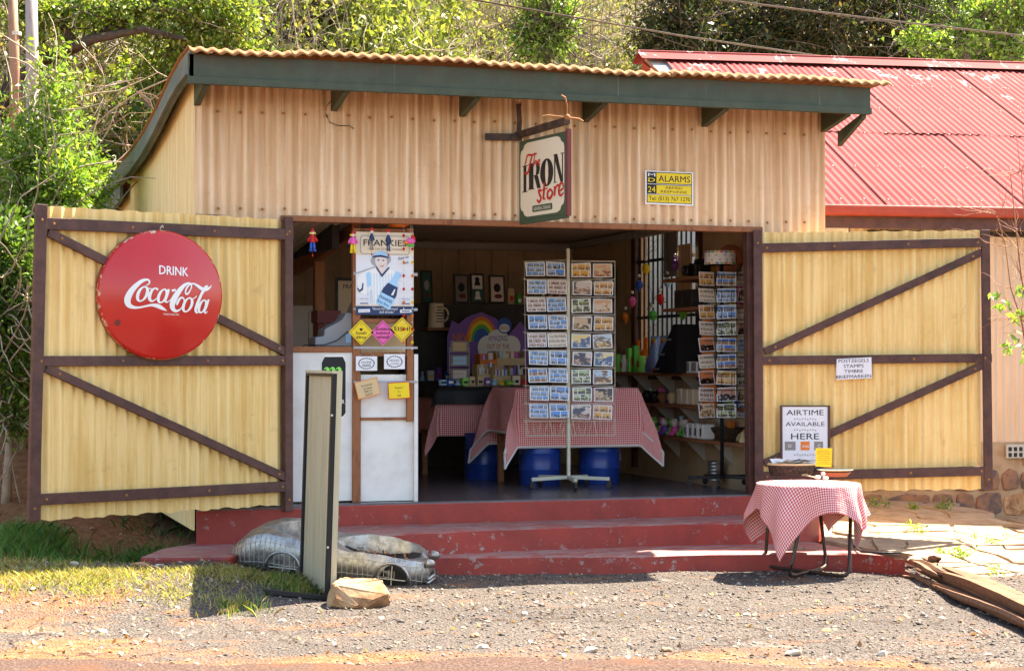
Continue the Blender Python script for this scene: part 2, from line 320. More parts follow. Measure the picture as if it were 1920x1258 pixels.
# ------------------------------------------------------------------ ground
def sst(x, a, b):
    t = np.clip((x-a)/(b-a), 0, 1); return t*t*(3-2*t)
def Hn(x, y):
    x = np.asarray(x, float); y = np.asarray(y, float)
    z = .012*np.sin(x*1.7+y)*np.cos(y*1.3)+.008*np.sin(x*5.1+2*y)*np.sin(y*4.3-x)
    z = z-.10*sst(-y, 3.2, 9)
    left = 1-sst(x, -1.15, -.72)
    z += left*(.05*sst(y, -1.2, .4)+.42*sst(y, .2, 3.2)*(1-.35*sst(-x, 1.2, 2.4))+.07*np.sin(x*3+1)*sst(y, -1.5, 0))
    z -= left*.10*np.exp(-((x+1.55)/.35)**2-((y+.1)/.55)**2)
    z += .10*sst(x, -1.6, -.5)*(1-sst(x, .2, .7))*sst(y, -.6, 0)*(1-left)
    z += .19*(1-sst(x, -.9, .15))*sst(y, -3.0, -1.75)*(1-.75*sst(y, -1.1, -.2))
    hl = np.maximum(y-5.2, 0); hr = np.maximum(y-7.6, 0); k = sst(x, -1.4, .6)
    k2 = sst(x, 3.4, 6.5); hr = hr*(1-k2)+np.maximum(y-10.5, 0)*k2
    z += (.62*hl*sst(hl, 0, 2.5))*(1-k)+(.98*hr*sst(hr, 0, 1.2))*k+.9*sst(y, 1.5, 6)*(1-k)
    far = np.maximum(y-7, 0); z += .22*np.sin(x*.9+1)*np.sin(y*.8)*sst(far, 0, 3)+.12*np.sin(x*2.3)*np.cos(y*1.9)*sst(far, 0, 3)
    return np.minimum(z, 24+.02*y)
def H(x, y): return float(Hn(x, y))
def grid(xs, ys, fn):
    X, Y = np.meshgrid(xs, ys); Z = fn(X, Y); nx, ny = len(xs), len(ys)
    v = np.stack([X, Y, Z], -1).reshape(-1, 3); i = (np.arange(ny-1)[:, None]*nx+np.arange(nx-1)[None]).ravel()
    return v, np.stack([i, i+1, i+nx+1, i+nx], 1)
def npmesh(name, v, f, m, col=None, smooth=True):
    me = bpy.data.meshes.new(name); me.vertices.add(len(v)); me.vertices.foreach_set('co', np.ascontiguousarray(v, dtype=np.float32).ravel())
    n = f.shape[1]; me.loops.add(f.size); me.loops.foreach_set('vertex_index', np.ascontiguousarray(f, dtype=np.int32).ravel())
    me.polygons.add(len(f)); me.polygons.foreach_set('loop_start', np.arange(0, f.size, n, dtype=np.int32)); me.polygons.foreach_set('loop_total', np.full(len(f), n, dtype=np.int32))
    if col is not None:
        a = me.attributes.new('leaf', 'FLOAT_COLOR', 'POINT'); a.data.foreach_set('color', np.c_[col, np.ones(len(col))].astype(np.float32).ravel())
    me.update(calc_edges=True); me.materials.append(m)
    if smooth: me.polygons.foreach_set('use_smooth', np.ones(len(f), dtype=bool))
    return me
def ground_mat():
    t = NT('gravel_and_soil'); co = t.co('World'); x, y, z = t.sep(co)
    fine = t.noise(co, 55, 4, .75); grit = t.n('TexVoronoi', None, Vector=co, Scale=62.).outputs
    gr = t.ramp(fine, (.36, (.026, .023, .021)), (.49, (.105, .087, .075)), (.67, (.21, .172, .145)))
    gr = t.mix(.55, gr, t.mix(1., t.ramp(t.sep(grit[1])[0], (.0, (.045, .04, .037)), (.5, (.145, .12, .102)), (1., (.28, .232, .196))), gr, 'MIX'))
    soil = t.ramp(t.noise(co, 14, 7, .7), (.34, (.17, .068, .032)), (.62, (.29, .15, .08)))
    big = t.noise(t.co('World', (1, 1.6, 1)), 1.15, 6, .62)
    # bare orange soil: the left verge, the strip along the road edge, patches
    le = t.n('MapRange', None, Value=x, _1=-.3, _2=-2.2, _3=0., _4=.13).outputs[0]
    rd = t.math('MULTIPLY', t.n('MapRange', None, Value=t.math('ABSOLUTE', t.math('SUBTRACT', t.math('ADD', y, t.math('MULTIPLY', x, .31)), -4.55)), _1=.5, _2=.0, _3=0., _4=.17).outputs[0], 1.)
    bk = t.n('MapRange', None, Value=y, _1=-.9, _2=.6, _3=0., _4=.5).outputs[0]
    m_ = t.ramp(t.math('ADD', t.math('ADD', big, le), t.math('ADD', rd, bk)), (.58, 0.), (.72, 1.))
    gr = t.mix(t.ramp(t.noise(t.co('World', (.5, 1.4, 1)), .9, 5, .6), (.42, 0.), (.62, .45)), gr, (.075, .066, .06)); col = t.mix(m_, gr, soil)
    pale = t.ramp(t.noise(co, 2.3, 7, .7), (.60, 0.), (.74, .6)); col = t.mix(pale, col, (.34, .29, .25))
    ck = t.n('TexVoronoi', {'feature': 'DISTANCE_TO_EDGE'}, Vector=t.n('VectorMath', {'operation': 'ADD'}, _0=co, _1=t.n('VectorMath', {'operation': 'SCALE'}, _0=t.n('TexNoise', None, Vector=co, Scale=3.).outputs[1], Scale=.55).outputs[0]).outputs[0], Scale=.85).outputs[0]
    ckm = t.math('MULTIPLY', t.ramp(ck, (.004, 1.), (.013, 0.)), t.n('MapRange', None, Value=y, _1=-2.3, _2=-3.0, _3=0., _4=.8).outputs[0]); col = t.mix(ckm, col, (.05, .035, .028))
    hill = t.n('MapRange', None, Value=y, _1=3.5, _2=7., _3=0., _4=1.).outputs[0]
    hc = t.ramp(t.noise(co, 1.3, 7, .65), (.35, (.09, .095, .035)), (.5, (.17, .145, .065)), (.68, (.28, .21, .10))); col = t.mix(hill, col, hc)
    t.bump(t.math('ADD', t.math('MULTIPLY', fine, .6), t.math('MULTIPLY', grit[0], .8)), .9, .02)
    return t.fin(col, .95, 0., .05)
M['ground'] = ground_mat()
xs = np.r_[np.linspace(-60, -7, 18)[:-1], np.arange(-7, 10, .11), np.linspace(10, 70, 20)]
ys = np.r_[np.linspace(-40, -8, 10)[:-1], np.arange(-8, 18, .13), np.linspace(18, 80, 24)]
v, f = grid(xs, ys, Hn); g = bpy.data.objects.new('ground', npmesh('ground', v, f, M['ground'])); link(g); g['kind'] = 'structure'
# the tarred road along the bottom of the picture
def road_mat():
    t = NT('red_dust_tar'); co = t.co('World'); n1 = t.noise(co, 60, 4, .7)
    col = t.ramp(n1, (.34, (.035, .022, .018)), (.52, (.095, .06, .047)), (.68, (.16, .115, .095))); col = t.mix(t.ramp(t.noise(co, 1.8, 6, .65), (.5, 0.), (.66, .8)), col, (.125, .062, .037))
    t.bump(n1, .9, .012); return t.fin(col, .95, 0., .05)
M['road'] = road_mat()
rx = np.arange(-9, 13, .15); 
def road_edge(x): return -4.72-.305*(x-.2)+.10*np.sin(x*2.1)+.05*np.sin(x*6.3+1)+.02*np.sin(x*17)
rv = []; rf = []
for i, x in enumerate(rx):
    e = road_edge(x)
    for j, d in enumerate((0, .08, .5, 1.2, 2.5, 5)):
        rv.append((x, e-d, float(Hn(x, e-d))+(.002 if j == 0 else .014)))
n6 = 6
for i in range(len(rx)-1):
    for j in range(5): rf.append((i*n6+j, i*n6+j+1, (i+1)*n6+j+1, (i+1)*n6+j))
ro = bpy.data.objects.new('road', npmesh('road', np.array(rv), np.array(rf), M['road'])); link(ro); ro['kind'] = 'structure'
# ------------------------------------------------------------------ corrugated sheet
def corr(fr, u0, u1, lo, hi, pitch=.085, amp=.0125, rows=1, ph=0, seg=8):
    n = max(4, int(round((u1-u0)/pitch*seg))); mb = MB(); us = [u0+(u1-u0)*i/n for i in range(n+1)]
    lo_ = lo if callable(lo) else (lambda u: lo); hi_ = hi if callable(hi) else (lambda u: hi)
    vs = [fr(u, lo_(u)+(hi_(u)-lo_(u))*r/rows, amp*math.cos(2*math.pi*u/pitch+ph)) for r in range(rows+1) for u in us]; k = n+1
    return mb.add(vs, [(r*k+i, r*k+i+1, (r+1)*k+i+1, (r+1)*k+i) for r in range(rows) for i in range(n)])
# ------------------------------------------------------------------ the store
FL = .48                                                 # shop floor level
store = thing('iron_store', 'cream corrugated iron shop with green fascia and open double gates', 'shop', (1.9, 0, FL))
XL, XR, YB = -.72, 4.58, 6.1
front = Fr((0, 0, 0))
b0 = XL; k = 0
for wd in (.765, .765, .765, .765, .765, .765, .72):
    e = min(b0+wd, XR); lo = (lambda u: 2.69+.006*math.sin(u*7))
    corr(Fr((0, -.002*(k % 2), 0)), b0, e+(.02 if e < XR else 0), lo, 3.72).build('wall_sheet', M['wall'], store, smooth=True); b0 = e; k += 1
# the short skirt piece of the front wall left of the doorway
corr(Fr((0, 0, 0)), XL, -.03, .462, 2.69).build('wall_sheet', M['wall'], store, smooth=True)
corr(Fr((0, 0, 0)), 3.98, XR, .50, 2.69).build('wall_sheet', M['wall'], store, smooth=True)
scr = MB().lathe([(.011, 0), (.010, .004), (.004, .007), (0, .0075)], (0, 0, 0), 8, (0, -1, 0)).mesh('screw'); scr.materials.append(M['rust'])
for zz in (3.485, 2.745):
    for i in range(30):
        x = XL+.17+i*.17
        if x > XR-.06: break
        o = bpy.data.objects.new('screw', scr); link(o, store); o.location = Vector((x+random.uniform(-.006, .006), -.0115, zz+random.uniform(-.008, .008)))-store.location
# roof profile along the depth (barge board curve), measured on the left verge
def prof(lst, X): 
    p = [aX(a, b, X) for a, b in lst]; return [(q.y, q.z) for q in p]
RT = [(-.50, 3.90), (.0, 3.885), (.6, 3.83), (1.4, 3.71), (2.4, 3.60), (3.4, 3.545), (4.4, 3.53), (5.4, 3.53), (6.3, 3.52)]
def rz(y): return float(np.interp(y, [a for a, _ in RT], [b for _, b in RT]))
sw = Fr((XL, 6.1, 0), (0, -1, 0), (0, 0, 1))
for a, b_ in ((0, 1.53), (1.53, 3.05), (3.05, 4.58), (4.58, 6.09)):
    corr(sw, a, b_, .30, lambda u: rz(6.1-u)-.10, .085, .0095).build('side_wall_sheet', M['side'], store, smooth=True)
# right outer wall with the barred window opening
rw = MB(); WY0, WY1, WZ0, WZ1 = 2.35, 3.95, 1.45, 2.95
for y0, y1, z0, z1 in ((.02, WY0, .3, 3.5), (WY1, 6.1, .3, 3.5), (WY0, WY1, .3, WZ0), (WY0, WY1, WZ1, 3.5)): rw.bb(4.46, 4.56, y0, y1, z0, z1)
rw.build('right_wall', M['iwall'], store)
MB().bb(-.6, 4.46, 6.0, 6.1, .3, 3.5).build('back_wall', M['iwall'], store)
bd = MB().bb(-.0005, .0005, -.006, 0, 0, 2.4).mesh('board_joint')
for i in range(26):                                      # upright boards of the back wall, each its own piece
    x0 = -.6+i*.195; MB().bb(x0, x0+.190, 5.982-.004*(i % 2), 6.0, .5, 2.95).build('wall_board', M['iwall'], store, bev=.004)
MB().bb(.62, 4.46, 5.90, 5.985, 2.84, 2.93).build('cornice', M['cornice'], store, bev=.02)
MB().bb(4.38, 4.455, .1, 5.9, 2.86, 2.94).build('cornice', M['cornice'], store, bev=.02)
MB().bb(.60, 4.46, .10, 6.0, 2.95, 2.98).build('ceiling', M['ceil'], store)
fl = MB().bb(XL+.02, 3.99, -.03, 6.1, .30, FL); fl.build('floor_slab', M['floor'], store, bev=.012)
# lintel, jambs, inner beams
MB().bb(-.06, 3.99, -.035, .06, 2.655, 2.70).build('lintel', M['tim'], store, bev=.004)
MB().beam((3.92, .03, FL), (3.90, .03, 2.66), .09, .09, (0, 1, 0)).build('door_post', M['brown'], store, bev=.004)
MB().beam((-.01, .03, FL), (-.01, .03, 2.66), .07, .09, (0, 1, 0)).build('door_post', M['brown'], store, bev=.004)
MB().beam((3.958, -.035, FL), (3.945, -.035, 2.64), .012, .03, (0, 1, 0)).build('hinge_strip', M['white'], store)
# roof: corrugated sheets with a turned-down front lip
x0 = -.84; i = 0
while x0 < 4.80:
    x1 = min(x0+.76, 4.90); n = int((x1-x0)/.085*8); mb = MB(); rows = [(-.545, 3.845), (-.52, 3.875), (-.46, 3.893)]+[(y, z-.005) for y, z in RT[1:]]; kk = n+1
    for y, z in rows:
        for q in range(kk):
            x = x0+(x1+.03-x0)*q/n; wv = .0085*math.cos(2*math.pi*x/.094); s_ = .012*math.sin(x*1.9)+.006*math.sin(x*5+i)
            mb.v.append(Vector((x, y-(.45*wv if y < -.5 else 0), z+wv+s_*(1 if y < 0 else .4)+.003*(i % 2))))
    mb.f = [(r*kk+q, r*kk+q+1, (r+1)*kk+q+1, (r+1)*kk+q) for r in range(len(rows)-1) for q in range(n)]
    o = mb.build('roof_sheet', M['rust'], store, smooth=True); md = o.modifiers.new('thick', 'SOLIDIFY'); md.thickness = .004; x0 = x1; i += 1
MB().bb(-.84, 4.76, -.47, -.44, 3.612, 3.835).build('fascia_board', M['fgreen'], store, bev=.004)
MB().bb(-.845, 4.765, -.485, -.4705, 3.612, 3.668).build('fascia_trim', M['fgreen'], store, bev=.004)
for px in (372, 628, 868, 1100, 1322, 1546):
    x = aY(px, 210, 0).x-.01
    pr = [(0.0, 3.515), (0.0, 3.69), (.438, 3.69), (.438, 3.60)]
    MB().ext(pr, Fr((x+.025, -.002, 0), (0, -1, 0), (0, 0, 1)), 0, .05).build('outrigger', M['fgreen'], store, bev=.003)
MB().ext([(.0, 3.40), (.0, 3.52), (.43, 3.63), (.43, 3.59)], Fr((4.74, -.004, 0), (0, -1, 0), (0, 0, 1)), 0, .04).build('outrigger', M['fgreen'], store, bev=.003)
# barge boards down the left verge
def barge(y0, y1, zt, dep, X, name='barge_board'):
    n = 14; mb = MB()
    for i in range(n+1):
        y = y0+(y1-y0)*i/n; z = zt(y)
        for dx, dz in ((0, 0), (-.028, 0), (-.028, -dep), (0, -dep)): mb.v.append(Vector((X+dx, y, z+dz)))
    for i in range(n):
        for k in range(4): a = i*4; mb.f.append((a+k, a+4+k, a+4+(k+1) % 4, a+(k+1) % 4))
    mb.f += [(0, 1, 2, 3), (n*4+3, n*4+2, n*4+1, n*4)]
    return mb.build(name, M['barge'], store)
barge(-.47, 6.2, lambda y: rz(y)-.03, .20, -.80); barge(-.47, 6.15, lambda y: rz(y)-.165, .055, -.83, 'barge_trim')
barge(4.3, 7.4, lambda y: 3.32-.05*(y-4.3), .17, -.80)
corr(Fr((-.80, 7.5, 3.17), (1, 0, 0), (0, -1, .05)), 0, 5.3, 0, 3.1, .085, .0095).build('rear_roof_sheet', M['rust'], store, smooth=True)
# left lean-to inside: roof sheets seen from below, beam and strut
corr(Fr((-.6, 3.6, 2.47), (1, 0, 0), (0, -1, .095)), 0, 1.24, 0, 3.5, .085, .0095).build('inner_roof_sheet', M['ceil'], store, smooth=True)
MB().beam(aY(552, 505, 2.6), aY(668, 430, .9), .07, .11).build('roof_beam', M['tim'], store)
MB().beam(aY(598, 490, 2.0), (aY(598, 490, 2.0).x, 2.0, FL), .09, .09, (0, 1, 0)).build('inner_post', M['tim'], store, bev=.004)
MB().bb(.56, .62, 1.0, 5.98, 2.52, 2.95).build('inner_partition_top', M['idark'], store)
# back-left: white frames and window to the garden
wy = 3.6
MB().bb(-.6, .58, wy, wy+.05, .48, 1.20).build('inner_wall', M['iwall'], store); MB().bb(-.6, .58, wy, wy+.05, 2.12, 2.6).build('inner_wall', M['iwall'], store)
a = aY(588, 600, wy).x; MB().bb(a, .58, wy, wy+.05, 1.20, 2.12).build('inner_wall', M['cornice'], store)
wf = MB(); wf.bb(-.6, a, wy-.01, wy+.06, 2.06, 2.12); wf.bb(a-.05, a-.001, wy-.012, wy+.06, 1.20, 2.06); wf.bb(-.6, a, wy-.01, wy+.06, 1.20, 1.25); wf.build('window_frame', M['cornice'], store)
# small plinth face in red left of the steps
MB().bb(XL+.01, .33, -.05, -.0305, .02, .455).build('plinth', M['step'], store, bev=.01)
# burglar bars of the side window
wf = MB().bb(4.42, 4.50, WY0-.07, WY0, WZ0-.05, WZ1+.02).bb(4.42, 4.50, WY1, WY1+.10, FL, WZ1+.02).bb(4.42, 4.50, WY0, WY1, WZ0-.05, WZ0); wfo = wf.build('window_frame', M['brown'], store, bev=.004)
win = MB().bb(4.455, 4.475, WY0, WY1, 2.02, 2.05).bb(4.455, 4.475, WY0, WY1, 2.6, 2.63); win.build('window_bar', M['black'], wfo)
for i in range(13):
    y = WY0+.06+i*.122; MB().tube([(4.45, y, WZ0), (4.45, y, WZ1)], .010, 6).build('window_bar', M['black'], wfo)
# wall shelves along the right side
for (px, py, px2, y0, y1, dp) in ((1403, 833, 0, .15, 3.6, .30), (1300, 760, 0, .3, 4.3, .26), (1240, 699, 0, .9, 4.6, .30)):
    X = 4.46-dp; z = aX(px, py, X).z; shf = MB().bb(X, 4.455, y0, y1, z-.03, z).build('shelf', M['shelf'], store, bev=.003)
    for yy in np.arange(y0+.2, y1, .62): MB().ext([(0, 0), (.2, 0), (0, -.2)], Fr((4.455, yy, z-.032), (-1, 0, 0), (0, 0, 1)), 0, .02).build('shelf_bracket', M['cornice'], shf)
SZ = [aX(1403, 833, 4.16).z, aX(1300, 760, 4.20).z, aX(1240, 699, 4.16).z]
for px, py in ((1285, 520), (1280, 577)):
    z = aX(px, py, 4.05).z; shf = MB().bb(4.02, 4.455, .85, 2.25, z-.028, z).build('shelf', M['shelf'], store, bev=.003)
    MB().tube([(4.44, .95, z-.25), (4.44, .95, z-.05), (4.1, .95, z-.035)], .012).build('shelf_bracket', M['cornice'], shf)
# ------------------------------------------------------------------ red steps
st = thing('entrance_steps', 'red painted concrete steps with worn grey chips below the shop floor', 'steps', (1.9, -.5, 0))
def slab(pts, ztop, zb, name='step'):
    # front edge runs through pts, back edge is the wall line
    e = [aZ(px, py, ztop) for px, py in pts]; n = len(e); mb = MB(); fine = []
    for i in range(n-1):
        m_ = max(2, int((e[i+1]-e[i]).length/.12))
        for j in range(m_): fine.append(e[i].lerp(e[i+1], j/m_))
    fine.append(e[-1]); rr = random.Random(3+int(ztop*100))
    fine = [p+Vector((0, rr.uniform(-.008, .008), rr.uniform(-.003, .003))) for p in fine]; k = len(fine); B = .0
    rows = [[Vector((p.x, B, ztop)) for p in fine], [p+Vector((0, .02, .0)) for p in fine], [p+Vector((0, 0, -.014)) for p in fine], [Vector((p.x, p.y-.006, zb)) for p in fine]]
    for r in rows: mb.v += r
    for r in range(3): mb.f += [(r*k+i, (r+1)*k+i, (r+1)*k+i+1, r*k+i+1) for i in range(k-1)]
    mb.f += [(0, k, 2*k, 3*k), (k-1, 4*k-1, 3*k-1, 2*k-1)]
    return mb.build(name, M['step'], st, smooth='auto')
slab([(598, 1008), (640, 1005), (800, 997), (950, 990), (1120, 985), (1280, 980), (1420, 978), (1470, 977), (1515, 974), (1545, 964)], .31, .1)
slab([(585, 1050), (640, 1048), (830, 1043), (1000, 1042), (1200, 1041), (1300, 1037), (1440, 1036), (1530, 1036), (1600, 1037), (1660, 1043), (1696, 1050)], .135, -.05)
MB().bb(.332, 3.97, -.05, -.0305, .29, FL-.012).build('top_riser', M['step'], st, bev=.01)
# low painted apron on the left, running out into the soil
ap = MB(); pts = [aZ(p[0], p[1], .19) for p in ((262, 1046), (300, 1031), (370, 1019), (440, 1012), (475, 1014), (465, 1036), (430, 1046), (340, 1046))]
ap.ext([(p.x, p.y) for p in pts], Fr((0, 0, 0), (1, 0, 0), (0, 1, 0)), -.05, .20); ap.build('apron', M['step'], st, bev=.02)
# ------------------------------------------------------------------ gates
def gate(name, label, h, d, sgn, spec):
    # h hinge point, d unit direction along the gate; measured pixels -> (s, z) on the gate
    L = lambda px, py: aP(px, py, h, d)
    t = thing(name, label, 'gate', (h[0], h[1], 0), 0, 'shop gates')
    fr = Fr((h[0], h[1], 0), (d[0], d[1], 0) if sgn > 0 else (-d[0], -d[1], 0)); s2u = lambda s: s*sgn
    q = {k: [(s2u(L(*p)[0]), L(*p)[1]) for p in v] for k, v in spec.items()}
    us = sorted([q['sheet'][0][0], q['sheet'][1][0]]); (ta, tb), (ba, bb_) = q['sheet'][:2], q['sheet'][2:]
    lin = lambda A, B: (lambda u: A[1]+(B[1]-A[1])*(u-A[0])/(B[0]-A[0]))
    tp, bt = lin(q['sheet'][0], q['sheet'][1]), lin(q['sheet'][2], q['sheet'][3])
    seams = [us[0]]+sorted(s2u(L(px, 700)[0]) for px in spec_seams[name])+[us[1]]
    for i in range(len(seams)-1):
        e2 = seams[i+1]+(.03 if i < len(seams)-2 else 0)
        corr(Fr(fr.o-fr.n*(.001+.003*(i % 2)), fr.x, fr.y), seams[i], e2, lambda u: bt(u)+.006*math.sin(u*21)+.004*math.sin(u*47), lambda u: tp(u)+.004*math.sin(u*33), .0835, .0120).build('sheet', M['gate'], t, smooth=True)
    F2 = Fr(fr.o+fr.n*.012, fr.x, fr.y)
    for nm in ('rail', 'brace', 'stile'):
        for a, b, wd in spec_bars[name][nm]:
            A = (s2u(L(*a)[0]), L(*a)[1]); B = (s2u(L(*b)[0]), L(*b)[1]); dv = Vector((B[0]-A[0], B[1]-A[1])).normalized(); nn = Vector((-dv.y, dv.x))*wd/2
            dep = {'rail': .045, 'brace': .041, 'stile': .049}[nm]
            bar = MB().ext([(A[0]+nn.x, A[1]+nn.y), (A[0]-nn.x, A[1]-nn.y), (B[0]-nn.x, B[1]-nn.y), (B[0]+nn.x, B[1]+nn.y)], F2, 0, dep).build(nm, M['brown'], t, bev=.004)
            for e_ in ((.05, .96) if nm != 'rail' else (.03, .33, .66, .97)):
                MB().lathe([(.011, 0), (.010, .004), (.003, .006), (0, .006)], F2(A[0]+(B[0]-A[0])*e_, A[1]+(B[1]-A[1])*e_, dep), 8, tuple(F2.n)).build('bolt', M['rust'], bar)
    return t, fr
spec_seams = {}; spec_bars = {}
HL = (-.03, -.06); vL = Vector((-1.947, -.686)).normalized(); HR = (3.985, -.06); vR = Vector((math.cos(TH), -math.sin(TH)))
spec_seams['gate'] = [208, 214]; spec_seams['gate '] = [1547, 1730]
spec_seams['gate'] = [209]
spec_bars['gate'] = dict(rail=[((80, 420), (544, 441), .083), ((56, 677), (536, 676), .073), ((66, 936), (536, 911), .078)],
    brace=[((86, 436), (534, 662), .062), ((82, 690), (534, 896), .062)], stile=[((73, 384), (58, 976), .080), ((535, 408), (535, 958), .068)])
spec_bars['gate '] = dict(rail=[((1424, 466), (1843, 455), .075), ((1428, 676), (1857, 671), .073), ((1424, 893), (1850, 882), .078)],
    brace=[((1432, 660), (1838, 474), .062), ((1432, 868), (1842, 684), .062)], stile=[((1419, 432), (1422, 926), .072), ((1845, 432), (1851, 917), .068)])
gL, frL = gate('gate', 'cream iron gate leaf with brown frame carrying the round red sign', HL, vL, -1, dict(sheet=[(80, 386), (528, 412), (70, 976), (528, 946)]))
gR, frR = gate('gate ', 'cream iron gate leaf with brown frame behind the small round table', HR, vR, 1, dict(sheet=[(1424, 436), (1838, 432), (1424, 922), (1845, 917)]))
gR.name = 'gate.001'
# ------------------------------------------------------------------ neighbouring house
nb_d = Vector((math.cos(math.radians(-7.46)), math.sin(math.radians(-7.46)), 0)); nb_n = Vector((nb_d.y, -nb_d.x, 0))   # along the eave, and out to the front
nb_o = Vector((4.92, 1.44, 0)); house = thing('red_roof_house', 'neighbouring house with red corrugated roof, pink cream walls and stone base', 'house', nb_o)
EZ, RZ, LL = 3.03, 5.09, 4.34; hm = LL*.45; hz_ = EZ+(RZ-EZ)*.45
def NP(s, back, z): return nb_o+nb_d*s-nb_n*back+Vector((0, 0, z))
sl_ = math.hypot(LL, RZ-EZ); up = (NP(0, LL, RZ)-NP(0, 0, EZ)).normalized()
for c, (v0, v1, nm) in enumerate(((0, sl_*.47, 0), (sl_*.455, sl_-.02, .12))):
    s = -.25+nm*2 if c else .30  # hidden lower corner left open so more skylight reaches the gap
    while s < 9.5:
        w_ = .70; corr(Fr(NP(0, 0, EZ+.012*c+.007*(round(s/.7) % 2)), nb_d, up), s, s+w_+.04, v0-.03, v1, .078, .0068).build('roof_sheet', M['redroof'], house, smooth=True); s += w_
sm = MB().lathe([(.016, 0), (.014, .006), (0, .012)], (0, 0, 0), 8, tuple(nb_d.cross(up))).mesh('roof_screw'); sm.materials.append(M['gutter'])
for v_ in (.12, sl_*.22, sl_*.44, sl_*.62, sl_*.8):
    for i in range(34):
        o = bpy.data.objects.new('roof_screw', sm); link(o, house); o.location = Fr(NP(0, 0, EZ), nb_d, up)(.1+i*.234, v_+random.uniform(-.01, .01), .022)-house.location
rc = MB()                                                # ridge capping
for s0, s1 in ((-.3, 3.2), (3.19, 6.6), (6.59, 9.6)):
    A, B = NP(s0, LL, RZ+.05), NP(s1, LL, RZ+.05); q = [(-.22, -.10), (-.03, 0), (.03, 0), (.22, -.10)]
    m_ = MB(); m_.add([A+nb_n*-a+Vector((0, 0, z)) for a, z in q]+[B+nb_n*-a+Vector((0, 0, z)) for a, z in q], [(i, i+1, i+5, i+4) for i in range(3)]); m_.tube([A+Vector((0, 0, .0)), B+Vector((0, 0, .0))], .03, 8)
    m_.build('ridge_cap', M['redroof'], house)
MB().add([NP(.32, 0, EZ-.02), NP(9.5, 0, EZ-.02), NP(9.5, LL, RZ-.02), NP(-.2, LL, RZ-.02), NP(9.5, 2*LL, EZ), NP(-.2, 2*LL, EZ), NP(.0, hm, hz_-.02), NP(.32, hm, hz_-.02)], [(0, 1, 2, 7), (7, 2, 3, 6), (3, 2, 4, 5)]).build('roof_underside', M['ceil'], house)
MB().beam(NP(.30, -.06, EZ-.05), NP(9.5, -.06, EZ-.05), .11, .10).build('gutter', M['gutter'], house, bev=.02)
MB().beam(NP(.30, .0, EZ-.155), NP(9.5, .0, EZ-.155), .04, .11).build('fascia_board', M['brown'], house)
MB().add([NP(-.05, hm, hz_-.05), NP(-.25, LL, RZ-.05), NP(-.25, LL, RZ-.25), NP(-.05, hm, hz_-.25), NP(-.01, hm, hz_-.05), NP(-.21, LL, RZ-.05), NP(-.21, LL, RZ-.25), NP(-.01, hm, hz_-.25)], [(0, 1, 2, 3), (7, 6, 5, 4), (0, 4, 5, 1), (1, 5, 6, 2), (2, 6, 7, 3), (3, 7, 4, 0)]).build('barge_board', M['gutter'], house)
s = .74
while s < 9.4:
    corr(Fr(NP(0, .28, 0), nb_d), s, s+.78, .80, EZ-.1, .078, .009).build('wall_sheet', M['nwall'], house, smooth=True); s += .76
gw = Fr(NP(.0, .28, 0), tuple(-nb_n)); wl = streak_mat('white_gable_iron', (.80, .77, .70), (.72, .68, .6), (.4, .3, .2), .3)  # gable made white and set back to brighten the gap behind the side window
for i in range(6): corr(Fr(NP(.72, .28+8.4, 0), tuple(nb_n)), i*1.4, i*1.4+1.42, .5, lambda u: EZ-.1+(RZ-EZ)*min(u, 8.4-u)/4.2*.95, .078, .009).build('gable_sheet', wl, house, smooth=True)
MB().bb(0, 1, 0, 1, 0, 1)
bs_ = MB().beam(NP(0, .36, .36), NP(9.4, .36, .36), .22, .9); bs_.build('base_wall', M['mortar'], house)
rs = random.Random(5); s = .05
rows_ = [(.10, .33), (.35, .56), (.58, .79)]
for r_, (z0, z1) in enumerate(rows_):
    s = .03+.1*r_
    while s < 6.2:
        wd = rs.uniform(.18, .5); m_ = rs.uniform(.01, .03); P = [(s+m_, z0+rs.uniform(0, .04)), (s+wd*.5, z0-.005+rs.uniform(0, .02)), (s+wd-m_, z0+rs.uniform(0, .05)), (s+wd-m_*.4, (z0+z1)/2), (s+wd-m_-.01, z1-rs.uniform(0, .05)), (s+wd*.45, z1+.002), (s+m_, z1-rs.uniform(0, .05)), (s+m_*.3, (z0+z1)/2)]
        if not (2.0 < s < 2.4 and r_ == 2): MB().ext(P, Fr(NP(0, .25, 0), nb_d), -.03, .015+rs.uniform(0, .012)).build('stone', M['stonewall'] if rs.random() < .7 else M['rock'], house, bev=.012)
        s += wd
vA = aP(1890, 858, (NP(0, .24, 0).x, NP(0, .24, 0).y), (nb_d.x, nb_d.y))
vb = MB(); vf = Fr(NP(0, .23, 0), nb_d); vb.ext(rect(vA[0]-.03, vA[0]+.35, .80-.14, .79), vf, 0, .02); vbo = vb.build('air_brick', M['cornice'], house)
for i in range(6):
    for j in range(2): MB().ext(rect(vA[0]-.01+i*.055, vA[0]+.025+i*.055, .67+j*.055, .71+j*.055), vf, .0195, .0215).build('vent_slot', M['black'], vbo)
MB().beam(NP(.9, .262, 2.80), NP(3.2, .262, 2.80), .01, .05).build('wall_slot', M['idark'], house)
